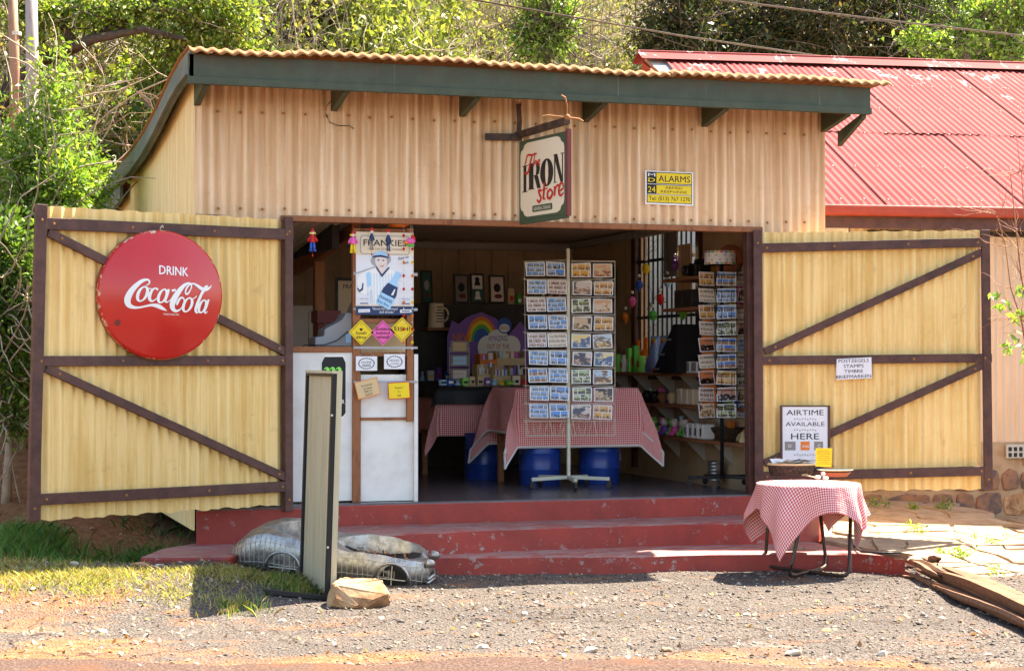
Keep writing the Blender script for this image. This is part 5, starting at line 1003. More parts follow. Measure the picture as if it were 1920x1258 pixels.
one('magazine_tray', MB().bb(aY(596, 0, .9).x, aY(640, 0, .9).x, .9, 1.15, zc_+.20, zc_+.30).bb(aY(596, 0, .9).x, aY(640, 0, .9).x, .88, 1.2, zc_, zc_+.015).bb(aY(600, 0, .9).x, aY(612, 0, .9).x, .95, 1.1, zc_+.015, zc_+.2), M['brownred'], 'dark red tray stand behind the cash register', 'tray')
q0 = aY(634, 592, 3.55); q1 = aY(676, 527, 3.55); t = thing('back_poster', 'second cream soft drink poster on the far wall behind the counter', 'poster', q0); fr = Fr(q0); w_, h_ = q1.x-q0.x, q1.z-q0.z; flat(t, 'frame', M['black'], fr, rect(-.03, w_, -.03, h_+.03), -.01, -.001); flat(t, 'sheet', M['cream'], fr, rect(0, w_, 0, h_), 0, .003); text(t, 'FRANKIES', M['ink'], fr, .05, h_*.78, h_*.12, None, al='L', off=.0035, bold=.02); flat(t, 'figure', M['mid'], fr, [(w_*.3, 0), (w_*.95, 0), (w_*.9, h_*.3), (w_*.7, h_*.55), (w_*.5, h_*.3)], .0031, .004)
# ------------------------------------------------------------------ postcard racks
def card_mat(name, nx, ny, sk, gd, gd2, seed, spots=None):
    t = NT(name); uv = t.co('UV'); rnd = t.n('ObjectInfo').outputs['Random']; u, v_, _ = t.sep(uv)
    bd = t.math('MAXIMUM', t.math('ABSOLUTE', t.math('SUBTRACT', u, .5)), t.math('ABSOLUTE', t.math('SUBTRACT', v_, .5))); brd = t.math('GREATER_THAN', bd, .452)
    cv = t.math('MULTIPLY', v_, float(ny)); cu = t.math('ADD', t.math('MULTIPLY', u, t.math('ADD', t.math('MULTIPLY', rnd, .9 if nx > 1 else 0.), nx-.4 if nx > 1 else 1.)), t.math('MULTIPLY', t.math('FLOOR', cv), .37 if nx > 1 else 0.)); fu, fv = t.math('FRACT', cu), t.math('FRACT', cv)
    cell = t.n('CombineXYZ', None, X=t.math('FLOOR', cu), Y=t.math('FLOOR', cv), Z=t.math('MULTIPLY', rnd, 91.)).outputs[0]; wn = t.n('TexWhiteNoise', {'noise_dimensions': '3D'}, Vector=cell).outputs
    co = t.n('VectorMath', {'operation': 'ADD'}, _0=t.n('Mapping', None, Vector=uv, Scale=(nx*1.2, ny*1.2, 1)).outputs[0], _1=t.n('VectorMath', {'operation': 'SCALE'}, _0=wn[1], Scale=40.).outputs[0]).outputs[0]
    n1 = t.noise(co, 2.2, 5, .65); n2 = t.noise(co, 5., 3, .6)
    hz = t.math('ADD', fv, t.math('MULTIPLY', t.math('SUBTRACT', n1, .5), .9)); skm = t.ramp(hz, (.46, 0.), (.52, 1.))
    land = t.ramp(n2, (.34, tuple(x*.25 for x in gd)), (.47, gd), (.58, gd2), (.70, (.7, .66, .6))); skc = t.mix(t.math('MULTIPLY', wn[0], .6), sk, t.mix(n1, (.75, .75, .72), gd2)); col = t.mix(skm, land, skc)
    if spots: col = t.mix(t.ramp(t.noise(co, 1.6, 3, .5), (.52, 0.), (.56, 1.)), col, spots)
    if nx > 1: ln_ = t.math('MAXIMUM', t.math('GREATER_THAN', t.math('ABSOLUTE', t.math('SUBTRACT', fu, .5)), .465), t.math('GREATER_THAN', t.math('ABSOLUTE', t.math('SUBTRACT', fv, .5)), .46)); col = t.mix(ln_, col, (.75, .74, .72))
    col = t.mix(brd, col, (.78, .77, .75)); return t.fin(col, .25, 0., .5)
KINDS = [(card_mat('card_blue_collage', 3, 3, (.10, .28, .62), (.10, .12, .14), (.35, .38, .40), 1), 'blue and white town collage'), (card_mat('card_sea', 2, 2, (.06, .25, .66), (.05, .10, .18), (.30, .30, .30), 2), 'blue mountain and water'), (card_mat('card_brown_collage', 2, 3, (.45, .35, .30), (.22, .12, .07), (.45, .28, .18), 3), 'brown and pink street collage'),
    (card_mat('card_animal', 1, 1, (.55, .36, .18), (.30, .19, .10), (.52, .38, .2), 4, (.09, .07, .06)), 'dark animal on dry grass'), (card_mat('card_orange', 2, 2, (.65, .34, .06), (.28, .12, .03), (.6, .34, .08), 5), 'orange animal collage'), (card_mat('card_green', 2, 2, (.40, .50, .25), (.06, .11, .03), (.36, .30, .08), 6, (.12, .09, .06)), 'green bush and animal'), (card_mat('card_sunset', 1, 1, (.55, .14, .02), (.02, .012, .01), (.10, .03, .01), 7), 'dark orange sunset'), (card_mat('card_flag', 3, 2, (.05, .16, .55), (.45, .10, .04), (.10, .30, .10), 8), 'bright red, blue and green picture'), (card_mat('card_pale', 4, 3, (.62, .52, .36), (.30, .22, .13), (.6, .5, .34), 9), 'pale patterned'), (card_mat('card_cat', 1, 1, (.62, .32, .14), (.34, .14, .06), (.60, .36, .2), 10, (.62, .48, .34)), 'tawny resting cat'), (card_mat('card_elephant', 1, 1, (.60, .50, .44), (.34, .20, .13), (.48, .34, .24), 11, (.10, .09, .10)), 'grey elephant on pale ground'), (card_mat('card_yellow', 1, 1, (.80, .55, .08), (.12, .16, .22), (.5, .5, .5), 12, (.10, .14, .24)), 'blue birds on yellow'), (card_mat('card_savanna', 1, 1, (.42, .58, .72), (.45, .26, .08), (.62, .42, .16), 13, (.20, .11, .05)), 'brown herd under blue sky')]
cm = MB(); cw2, ch2 = .166, .122; cm.v = [Vector((x*cw2/2, y, z*ch2/2)) for y in (-.001, .001) for x, z in ((-1, -1), (1, -1), (1, 1), (-1, 1))]; cm.f = [(0, 1, 2, 3), (7, 6, 5, 4), (0, 4, 5, 1), (1, 5, 6, 2), (2, 6, 7, 3), (3, 7, 4, 0)]; cm.uv = [(0, 0), (1, 0), (1, 1), (0, 1)]*2; CARD = cm.mesh('postcard'); CARD.materials.append(KINDS[0][0])
BACK = plain('card_back', (.7, .69, .66), .5)
ORD = ['top', 'second', 'third', 'fourth', 'fifth', 'sixth', 'seventh', 'eighth', 'lowest']
def card(p, kind, rz, rx, rack, row, colname, sx=1.):
    o = bpy.data.objects.new('postcard', CARD); link(o); o.location = p; o.rotation_euler = (rx+random.uniform(-.06, .06), random.uniform(-.06, .06), rz+random.uniform(-.06, .06)); o.scale = (sx, 1, 1); o.material_slots[0].link = 'OBJECT'; o.material_slots[0].material = KINDS[kind][0]
    return tag(o, f'{KINDS[kind][1]} postcard, {ORD[row]} row, {colname} column of the {rack} rack', 'postcard', f'postcards in the {rack} rack')
rb = aZ(1066, 915, FL); rk = thing('cream_postcard_rack', 'cream wire postcard rack on castors in the middle of the doorway', 'postcard rack', (rb.x, rb.y, FL)); DR = (rb-CAM).dot(_f)
def rp(px, py, d=0.): return aD(px, py, DR+d)
MB().beam(rb+Vector((0, 0, .075)), rp(1065, 466), .028, .028, (0, 1, 0)).build('pole', M['cream_metal'], rk, bev=.004); MB().lathe([(.012, 0), (.006, .06), (.002, .08)], rp(1064, 490)+Vector((0, 0, .03)), 8).build('finial', M['orange'], rk)
for a in range(5):
    an = math.radians(-100+72*a); d_ = Vector((math.cos(an), math.sin(an), 0)); e_ = rb+d_*.36+Vector((0, 0, .085)); ar = MB().beam(rb+Vector((0, 0, .095)), e_, .03, .03).build('base_arm', M['cream_metal'], rk, bev=.004)
    MB().lathe([(0, -.013), (.026, -.013), (.030, -.006), (.030, .006), (.026, .013), (0, .013)], rb+d_*.355+Vector((0, 0, .031)), 16, (-d_.y, d_.x, 0)).build('castor', M['castor'], ar, smooth='auto'); MB().beam(rb+d_*.355+Vector((0, 0, .03)), rb+d_*.355+Vector((0, 0, .08)), .02, .02, (0, 1, 0)).build('castor_stem', M['steel'], ar)
def wires(pl, r=.0032, nm='wire', m='wire', par=None): return MB().tube(pl, r, 5).build(nm, M[m], par if par is not None else rk)
rows = [505+33.2*i for i in range(9)]; lay = [[0, 1, 2, 3, 4][0:1]*0]
K4 = [[0, 1, 4, 9], [0, 2, 10, 4], [2, 0, 5, 9], [1, 0, 3, 4], [2, 8, 11, 12], [0, 1, 10, 11], [7, 0, 5, 12], [0, 1, 5, 3], [0, 1, 10, 4]]
for i, y in enumerate(rows):
    for c, (px, dd, rz_) in enumerate(((1004, -.02, .10), (1042, .0, .02), (1090, .0, -TH+.10), (1130, .03, -TH-.12))):
        p = rp(px+(2 if i % 2 else 0)+i*.8*(c < 2), y+2*(c > 1)+.6*(c == 3), dd-.035+random.uniform(-.006, .006)); card(p, K4[i][c], -TH+(.16 if c < 2 else -.10)+random.uniform(-.05, .05), -.20, 'cream', i, ['first', 'second', 'third', 'last'][c])
        q = card(p+Vector((0, .012, .004)), K4[(i+3) % 9][c], -TH+(.16 if c < 2 else -.10), -.20, 'cream', i, ['first', 'second', 'third', 'last'][c]); q['label'] = f'spare postcard behind the {ORD[i]} row, {["first","second","third","last"][c]} column of the cream rack'
    for xa, xb in ((980, 1062), (1071, 1154)): wires([rp(xa, y+17, .0), rp(xa+2, y+19, -.06), rp(xb-2, y+19, -.06), rp(xb, y+17, .0)]); wires([rp(xa+1, y-14, .02), rp(xb-1, y-14, .02)], .002)
for xa in (983, 1062, 1071, 1153): wires([rp(xa, 490, .02), rp(xa+(4 if xa < 1000 else 0), 815, .02)])
for xa, xb in ((986, 1027), (1030, 1060), (1073, 1110), (1113, 1152)): wires([rp(xa, 785, .0), rp(xa+6, 816, -.05), rp(xb-6, 816, -.05), rp(xb, 785, 0), rp(xa, 785, 0)]); wires([rp((xa+xb)/2-8, 785), rp((xa+xb)/2-4, 816, -.05)], .002); wires([rp((xa+xb)/2+8, 785), rp((xa+xb)/2+4, 816, -.05)], .002)
wires([rp(983, 490, .02), rp(1062, 488, .02)]); wires([rp(1071, 489, .02), rp(1153, 490, .02)]); wires([rp(986, 817, .02), rp(1153, 816, .02)])
# the black rack
rb = aZ(1354, 912, FL); bk_ = thing('black_postcard_rack', 'black wire postcard rack on a single post beside the right door post', 'postcard rack', (rb.x, rb.y, FL)); DR = (rb-CAM).dot(_f)
MB().tube([rb+Vector((0, 0, .08)), rp(1353, 480)], .017, 10).build('pole', M['black'], bk_, smooth=True)
for a in range(5):
    an = math.radians(-120+72*a); d_ = Vector((math.cos(an), math.sin(an), 0)); ar = MB().beam(rb+Vector((0, 0, .09)), rb+d_*.30+Vector((0, 0, .08)), .03, .028).build('base_arm', M['black'], bk_, bev=.003); MB().lathe([(0, -.013), (.026, -.013), (.029, 0), (.026, .013), (0, .013)], rb+d_*.30+Vector((0, 0, .030)), 14, (-d_.y, d_.x, 0)).build('castor', M['castor'], ar, smooth='auto')
K3 = [[4, 7, 2], [8, 0, 3], [4, 1, 8], [8, 5, 6], [6, 7, 0], [8, 7, 2], [6, 4, 5], [2, 6, 3], [3, 5, 0]]
rows = [523+30.9*i for i in range(9)]
for i, y in enumerate(rows):
    for c, (px, dd, rz_, sx) in enumerate(((1325, -.05, .55, 1.0), (1362, -.12, .04, 1.06), (1394, .0, -1.0, .9))): card(rp(px, y, dd), K3[i][c], -TH+rz_, -.16, 'black', i, ['left', 'middle', 'right'][c], sx)
    for z_ in (-8, 14): wires([rp(1309, y+z_, .0), rp(1330, y+z_, -.09), rp(1343, y+z_, -.135), rp(1381, y+z_, -.135), rp(1399, y+z_, .02)], .0028, 'wire', 'blackw', bk_)
    for xa in (1343, 1353, 1372, 1381): wires([rp(xa, y+14, -.135), rp(xa, y-(8 if xa in (1353, 1372) else 14), -.137)], .0022, 'wire', 'blackw', bk_)
for xa, dd in ((1312, .0), (1344, -.12), (1381, -.12), (1398, .02)): wires([rp(xa, 498, dd), rp(xa, 774, dd)], .0032, 'wire', 'blackw', bk_)
hb = rp(1350, 484); tm = thing('top_band', 'round white printed band crowning the black postcard rack', 'card band', hb-Vector((0, 0, .06))); rad = .138
MB().lathe([(rad, -.058), (rad, .058), (rad-.004, .058), (rad-.004, -.058)], hb, 28).build('band', M['paper'], tm, smooth='auto')
class Cyl:
    def __call__(s, u, v_, w=0): a = -math.pi/2-TH+u/rad; return hb+Vector((math.cos(a)*(rad+w), math.sin(a)*(rad+w), v_))
cyl = Cyl()
for i in range(9):
    u = -.16+i*.04; flat(tm, 'colour_mark', M[['red', 'blue', 'green', 'yellow'][i % 4]], cyl, rect(u-.016, u+.014, .042, .054), .0005, .0015); flat(tm, 'colour_mark', M[['green', 'red', 'yellow', 'blue'][i % 4]], cyl, rect(u-.016, u+.014, -.054, -.042), .0005, .0015)
for i, (u, v_) in enumerate(((-.12, .012), (-.05, .015), (.03, .018), (.09, .015), (-.09, -.028), (-.015, -.026), (.045, -.026), (.11, -.028))): text(tm, '10', M['ink'], cyl, u, v_-.004, .018, None, off=.001, bold=.01)
# ------------------------------------------------------------------ tables inside, drums
def drum(px, pyb, label, r=.185, h=.42):
    p = aZ(px, pyb, FL); t = thing('steel_drum', label, 'drum', (p.x, p.y, FL), 0, 'blue drums under the tables')
    MB().lathe([(r*.97, 0), (r, .012), (r, h*.30), (r*1.03, h*.33), (r, h*.36), (r, h*.64), (r*1.03, h*.67), (r, h*.70), (r, h-.012), (r*.98, h), (r*.96, h-.012), (0, h-.015)], (p.x, p.y, FL), 36).build('barrel', M['drum'], t, smooth='auto'); MB().lathe([(r*.985, h-.004), (r*1.015, h-.002), (r*1.015, h+.01), (r*.985, h+.012)], (p.x, p.y, FL), 36).build('rim', M['drum'], t, smooth='auto'); MB().lathe([(.03, h-.014), (.03, h+.002), (0, h+.002)], (p.x+.08, p.y, FL), 12).build('bung', M['ink'], t)
    return p
d1 = drum(1012, 908, 'blue steel drum under the left end of the gingham table'); d2 = drum(1124, 905, 'blue steel drum under the right end of the gingham table'); d3 = drum(908, 897, 'blue steel drum in the dark under the rear table')
tz = aY(1090, 728, d2.y-.2).z
def table(cx, cy2, w_, d_, z, rot, label, dps):
    t = thing('display_table', label, 'table', (cx, cy2, FL), rot); MB().bb(-w_/2, w_/2, -d_/2, d_/2, z-.03-FL, z-FL).build('table_top', M['shelf'], t, local=True, bev=.004)
    for sx in (-1, 1):
        for sy in (1,): MB().beam((sx*(w_/2-.06), sy*(d_/2-.06), 0), (sx*(w_/2-.06), sy*(d_/2-.06), z-.03-FL), .05, .05, (0, 1, 0)).build('leg', M['shelf'], t, local=True)
tX0, tX1 = aY(968, 740, d2.y-.2).x, aY(1196, 740, d2.y-.2).x; cx_ = (tX0+tX1)/2; ty_ = d2.y+.15
table(cx_, ty_, tX1-tX0, .72, tz, 0, 'display table under the front gingham cloth, standing before the drums', 0)
cloth('tablecloth', 'red gingham cloth with lace edge hanging behind the cream postcard rack', cx_, ty_, tz+.004, ('q', (tX1-tX0)/2, .36), (tX1-tX0)/2+.40, .36+.52, 0, .4, 4, .012, 9, lace=True)
e0, e1 = aY(815, 735, 2.9).x, aY(985, 735, 2.9).x; tz2 = aY(900, 728, 2.75).z
table((e0+e1)/2, 3.15, e1-e0, .8, tz2, 0, 'display table under the rear gingham cloth', 0); cloth('tablecloth', 'darker gingham cloth on the rear table below the black cloth', (e0+e1)/2, 3.15, tz2+.004, ('q', (e1-e0)/2, .40), (e1-e0)/2+.40, .40+.45, 0, .4, 4, .014, 12)
cloth('black_cloth', 'black cloth thrown over the front of the rear table', (e0+e1)/2-.06, 3.10, tz2+.012, ('q', (e1-e0)/2-.02, .40), (e1-e0)/2+.08, .40+.16, .0, .1, 6, .02, 17, 'ink', n=30)['category'] = 'cloth'
# dark shelf unit at the back with pictures, mug, display
by = 4.7; q0, q1 = aY(770, 725, by), aY(985, 571, by); su = thing('dark_cabinet', 'black low cabinet along the back of the shop', 'cabinet', ((q0.x+q1.x)/2, by, FL)); MB().bb(q0.x, q1.x+.3, by, by+.5, FL, q1.z).build('carcass', M['idark'], su, bev=.005)
for z in (1.0, 1.35): MB().bb(q0.x+.02, q1.x+.28, by-.05, by-.001, z, z+.03).build('ledge', M['idark'], su)
for a, b, c, d, col, lab in ((789, 811, 572, 510, 'teal', 'tall dark green picture leaning at the left on the black cabinet'), (851, 879, 571, 516, 'mid', 'grey picture with a face on the black cabinet'), (882, 908, 571, 515, 'glasswhite', 'black and white sign with two figures on the black cabinet'), (917, 947, 571, 518, 'skin', 'pink and brown picture at the right on the black cabinet')):
    q0, q1 = aY(a, c, by+.1), aY(b, d, by+.1); t = thing('leaning_picture', lab, 'picture', (q0.x, by+.1, q1.z-.3), 0, 'pictures on the black cabinet'); fr = Fr((q0.x, by+.1, aY(a, 571, by+.1).z+.01), (1, 0, 0), (0, .12, 1)); w_, h_ = q1.x-q0.x, q1.z-q0.z; flat(t, 'frame', M['idark'], fr, rect(0, w_, 0, h_), 0, .02); pr_ = flat(t, 'print', M[col], fr, rect(.02, w_-.02, .02, h_-.02), .0201, .022)
    if col == 'glasswhite':
        flat(pr_, 'dark_half', M['teal'], fr, rect(.02, w_-.02, .02, h_*.48), .0222, .023)
        for v_, cc in ((.72, 'ink'), (.25, 'glasswhite')): flat(pr_, 'figure', M[cc], fr, ell(w_/2, h_*(v_+.09), .025, .025, 10), .0232, .024); flat(pr_, 'figure', M[cc], fr, [(w_/2-.035, h_*(v_-.12)), (w_/2+.035, h_*(v_-.12)), (w_/2+.02, h_*(v_+.05)), (w_/2-.02, h_*(v_+.05))], .0232, .024)
    else: flat(pr_, 'motif', M['ink' if col != 'teal' else 'grey'], fr, ell(w_/2, h_*.55, w_*.22, h_*.16, 12), .0222, .023); flat(pr_, 'motif', M['brownred'], fr, ell(w_*.55, h_*.25, w_*.25, h_*.08, 12), .0222, .023)
p = aY(818, 614, by-.15); t = thing('white_mug', 'large cream mug with dark lettering in front of the black cabinet', 'mug', p); MB().lathe([(0, 0), (.085, 0), (.082, .1), (.076, .25), (.070, .25), (.074, .1), (0, .02)], p, 24).build('cup', M['cream'], t, smooth='auto'); MB().tube([p+Vector((.075*math.cos(0)+.055*math.sin(a), 0, .135-.07*math.cos(a))) for a in np.linspace(0, math.pi, 9)], .010, 8).build('handle', M['cream'], t, smooth=True)
for i, wd_ in enumerate((.06, .05, .08, .075, .06, .07)): flat(t, 'print_line', M['ink'], Fr(p+Vector((.01, -.083, 0))), rect(-wd_/2, wd_/2, .205-.03*i, .215-.03*i), .001, .002)
MB().bb(p.x-.12, p.x+.2, p.y-.1, p.y+.16, p.z-.03, p.z-.002).build('mug_shelf', M['shelf'], store)
# rainbow cardboard display
q0 = aY(838, 700, by-.35); q1 = aY(990, 586, by-.35); t = thing('rainbow_display', 'purple cardboard display with a rainbow and cloud lettering at the back', 'display', q0); fr = Fr(q0); w_, h_ = q1.x-q0.x, q1.z-q0.z
flat(t, 'backing', M['purple'], fr, [(0, 0), (w_, 0), (w_, h_*.7), (w_*.9, h_*.85), (w_*.75, h_*.62), (w_*.60, h_*.9), (w_*.42, h_), (w_*.24, h_*.92), (w_*.14, h_*.80), (w_*.06, h_*.86), (0, h_*.6)], 0, .01)
for k, (c, r0) in enumerate((('orange', .19), ('yellow', .16), ('green', .13), ('blue', .10))): flat(t, 'rainbow_band', M[c], fr, [(w_*.42+w_*r0*math.cos(a), h_*.52+w_*r0*1.55*math.sin(a)) for a in np.linspace(0, math.pi, 14)], .0101+.001*k, .0108+.001*k)
for cx2, cy3, a, b in ((.50, .42, .13, .20), (.62, .50, .15, .22), (.78, .44, .12, .18)): flat(t, 'cloud', M['glasswhite'], fr, ell(w_*cx2, h_*cy3, w_*a, h_*b), .016+.001*cx2, .0175+.001*cx2)
flat(t, 'badge', M['blue'], fr, ell(w_*.70, h_*.78, w_*.09, h_*.13), .0186, .0195); flat(t, 'badge', M['glasswhite'], fr, ell(w_*.70, h_*.74, w_*.065, h_*.07), .0196, .0203); text(t, 'NESTLE', M['red'], fr, w_*.70, h_*.72, h_*.05, w_*.11, off=.021)
text(t, 'NEW', M['orange'], fr, w_*.18, h_*.52, h_*.13, w_*.22, off=.017, bold=.02); text(t, 'AMAZING', M['purple'], fr, w_*.62, h_*.53, h_*.09, w_*.24, off=.019); text(t, 'OUT OF THE', M['red'], fr, w_*.62, h_*.40, h_*.08, w_*.28, off=.019); text(t, 'BLUE', M['blue'], fr, w_*.62, h_*.24, h_*.12, w_*.26, off=.019, bold=.02)
# small wire card stand, boxes of cards, cartons
for i, (yy, col) in enumerate(((650, 'tan'), (676, 'lblue'), (702, 'skin'))):
    q = aY(862, yy, 3.1); t = tag(flat(None, 'greeting_card', M['mid'], Fr((q.x, q.y, q.z), (1, -.2, 0)), rect(-.09, .09, -.055, .055), 0, .003, loc=tuple(q)), f'wrapped {["tan", "blue", "pink"][i]} greeting card in the small wire stand', 'card', 'cards in the small wire stand'); flat(t, 'print', M[col], Fr(q, (1, -.2, 0)), rect(-.065, .065, -.04, .04), .0032, .004)
q = aY(862, 725, 3.12); t = thing('small_card_stand', 'small wire card stand on the rear table', 'card stand', q)
for dx in (-.1, .1): MB().tube([q+Vector((dx, .01, 0)), q+Vector((dx, .01, .38))], .003, 5).build('wire', M['wire'], t)
for z in (.02, .13, .25, .37): MB().tube([q+Vector((-.1, .01, z)), q+Vector((-.08, -.03, z)), q+Vector((.08, -.03, z)), q+Vector((.1, .01, z))], .003, 5).build('wire', M['wire'], t)
rg = random.Random(4)
for i, (a, b, c, d, Y, m_, lab) in enumerate(((895, 930, 726, 685, 3.05, 'tan', 'brown card box with cards at the left of the rear table'), (925, 958, 726, 690, 2.95, 'tan', 'low brown carton of cards in the middle of the rear table'), (955, 988, 727, 688, 3.05, 'shelf', 'brown carton of cards at the right of the rear table'), (900, 932, 670, 645, 3.35, 'orange', 'orange cardboard box behind the card cartons'), (930, 985, 672, 642, 3.4, 'tan', 'wide tan carton behind the card cartons'), (870, 905, 728, 712, 2.85, 'skin', 'small tray of colourful sweets on the rear table'))):
    q0, q1 = aY(a, c, Y), aY(b, d, Y); w_ = q1.x-q0.x; z0 = tz2+.015 if i in (0, 1, 2, 5) else tz2+.2; h_ = q1.z-q0.z; t = thing('carton', lab, 'box', ((q0.x+q1.x)/2, Y, z0), 0, 'boxes on the rear table')
    if i in (3, 4): MB().bb(q0.x, q1.x, Y+.02, Y+.2, tz2+.014, z0-.001).build('riser', M['idark'], t)
    for bx_ in ((q0.x, q1.x, Y, Y+.006, z0, z0+h_*.55), (q0.x, q0.x+.006, Y+.007, Y+.18, z0, z0+h_), (q1.x-.006, q1.x, Y+.007, Y+.18, z0, z0+h_), (q0.x+.007, q1.x-.007, Y+.174, Y+.18, z0, z0+h_), (q0.x+.007, q1.x-.007, Y+.007, Y+.173, z0, z0+.006)): MB().bb(*bx_).build('side', M[m_], t)
    for k in range(6): x = q0.x+w_*(.15+.13*k); MB().bb(x, x+w_*.1, Y+.03+.02*(k % 3), Y+.034+.02*(k % 3), z0+.01, z0+h_*rg.uniform(.8, 1.1)).build('filed_card', M[rg.choice(['paper', 'pink', 'lblue', 'skin', 'cream', 'red', 'purple'])], t)
# ------------------------------------------------------------------ goods along the right wall
def glass(name, c): return NT(name).fin(c, .08, 0., .5, Transmission_Weight=.25, IOR=1.3)
G = {k: glass('glass_'+k, c) for k, c in dict(orange=(.95, .22, .03), blue=(.10, .22, .85), green=(.05, .5, .25), clear=(.8, .85, .95), purple=(.45, .10, .6), pink=(.95, .25, .45)).items()}
bprof = [(0, 0), (.045, 0), (.05, .01), (.05, .12), (.045, .15), (.018, .20), (.015, .27), (.02, .275), (.018, .285), (.010, .28), (.012, .2), (.04, .14), (.042, .02), (0, .012)]
for i, (px, Y, col, sc, lab) in enumerate(((1172, 4.35, 'pink', .8, 'tall pink glass vase at the left end of the bottle shelf'), (1186, 4.0, 'orange', .7, 'squat orange bottle at the front of the bottle shelf'), (1196, 3.75, 'orange', 1.15, 'tall slim orange bottle on the bottle shelf'), (1207, 3.5, 'green', .55, 'small green bottle on the bottle shelf'), (1216, 3.35, 'purple', .6, 'short purple bottle on the bottle shelf'), (1224, 3.2, 'orange', .7, 'amber bottle beside the spotted vases'), (1212, 3.7, 'orange', 1.25, 'large bright orange bottle against the window'))):
    X = aY(px, 650, Y).x; one('glass_bottle', MB().lathe([(r*sc*1.2, h*sc) for r, h in bprof], (X, Y, SZ[2]+.002), 18), G[col], lab, 'bottle', 'glass bottles on the shelf', smooth=True)
def spot_glass():
    t = NT('spotted_glass'); v_ = t.n('TexVoronoi', None, Vector=t.co('Object'), Scale=16.).outputs; m_ = t.ramp(v_[0], (.30, 1.), (.36, 0.)); c = t.ramp(t.sep(v_[1])[0], (.0, (.9, .1, .1)), (.3, (.95, .7, .05)), (.6, (.1, .6, .2)), (1., (.1, .2, .8)))
    return t.fin(t.mix(m_, (.30, .42, .80), c), .1, 0., .5, Transmission_Weight=.4)
M['spot'] = spot_glass()
for px, Y, lab in ((1232, 3.1, 'left blue vase with coloured spots on the bottle shelf'), (1250, 2.75, 'right blue vase with coloured spots on the bottle shelf')): one('spotted_vase', MB().lathe([(0, 0), (.07, 0), (.085, .05), (.08, .2), (.06, .32), (.066, .36), (.058, .36), (.05, .3), (.07, .1), (0, .02)], (aY(px, 650, Y).x, Y, SZ[2]+.002), 20), M['spot'], lab, 'vase', smooth=True)
def rw_box(px0, px1, py0, py1, X, Y0, lab, m_, nm='gift_box', cat='box', n=1, z=None):
    return None
def shelfbox(nm, lab, cat, Y, dy, z, dx, dz, m_, X=4.22, grp=None): return one(nm, MB().bb(X, X+dx, Y, Y+dy, z+.002, z+dz), M[m_], lab, cat, grp, bev=.006)
for i, Y in enumerate((2.05, 1.93, 1.81, 1.69)): t = shelfbox('white_box', f'{["first", "second", "third", "fourth"][i]} white boxed item from the left on the lowest shelf', 'box', Y, .10, SZ[0], .12, .14, 'glasswhite', 4.20, 'white boxes on the lowest shelf'); flat(t, 'mark', M['ink'], Fr((4.20, Y+.07, SZ[0]+.03), (0, -1, 0)), rect(0, .03, 0, .07), .0005, .001)
for i, Y in enumerate((2.30, 2.16, 2.02, 1.88, 1.70)): shelfbox('gift_box', f'{["first", "second", "third", "fourth", "tall last"][i]} cream box from the left on the middle shelf', 'box', Y, .11, SZ[1], .10, .15 if i < 4 else .24, 'cream', 4.24, 'cream boxes on the middle shelf')
for i in range(3): t = shelfbox('photo_block', f'{["left", "middle", "right"][i]} photo block on the bottle shelf beside the black crate', 'photo block', 1.95-.16*i, .13, SZ[2], .02, .11, 'paper', 4.18, 'photo blocks on the bottle shelf'); flat(t, 'print', M['mid'], Fr((4.18, 1.95-.16*i+.12, SZ[2]+.02), (0, -1, 0)), rect(0, .11, 0, .08), .0005, .001)
TD = [('green', 'lime'), ('skin', 'pink'), ('purple', 'skin'), ('lime', 'lime'), ('pink', 'skin'), ('lime', 'cream'), ('green', 'skin')]
for i in range(7):
    Y = 3.0-.13*i; p = Vector((4.26+.03*(i % 2), Y, SZ[0]+.002)); t = thing('soft_toy', f'{["pale green", "pinkish", "purple", "lime green", "pink", "lime and cream", "dark green"][i]} little soft toy on the lowest shelf', 'soft toy', p, 0, 'soft toys on the lowest shelf'); MB().ball(p+Vector((0, 0, .05)), .05).build('body', M[TD[i][0]], t, smooth=True); MB().ball(p+Vector((-.01, 0, .125)), .040).build('head', M[TD[i][1]], t, smooth=True)
    for s_ in (-1, 1): MB().ball(p+Vector((-.01, s_*.032, .155)), .014).build('ear', M[TD[i][1]], t, smooth=True); MB().ball(p+Vector((-.045, s_*.03, .02)), .02).build('paw', M[TD[i][0]], t, smooth=True)
one('dark_bowl', MB().lathe([(0, 0), (.08, 0), (.15, .09), (.16, .12), (.15, .12), (.07, .015), (0, .012)], (4.30, 1.35, SZ[0]+.002), 24), M['wicker'], 'large dark woven bowl on the lowest shelf', 'bowl', smooth='auto')
for i, Y in enumerate((.95, .75, .55)): one('carved_figure', MB().lathe([(0, 0), (.035, 0), (.03, .03), (.018, .05), (.024, .075), (.012, .095), (0, .10)], (4.26, Y, SZ[0]+.002), 12), M[['tan', 'shelf', 'ink'][i]], f'{["tan", "brown", "black"][i]} little carved figure at the front end of the lowest shelf', 'carving', smooth='auto')
for i, Y in enumerate((3.3, 3.1, 2.9, 2.65)): one('small_pot', MB().lathe([(0, 0), (.03, 0), (.055, .05), (.05, .09), (.03, .105), (.035, .115), (0, .11)], (4.30, Y, SZ[1]+.002), 14), M[['ink', 'ink', 'shelf', 'tan'][i]], f'{["far black", "near black", "brown", "tan"][i]} little pot on the middle shelf', 'pot', smooth='auto')
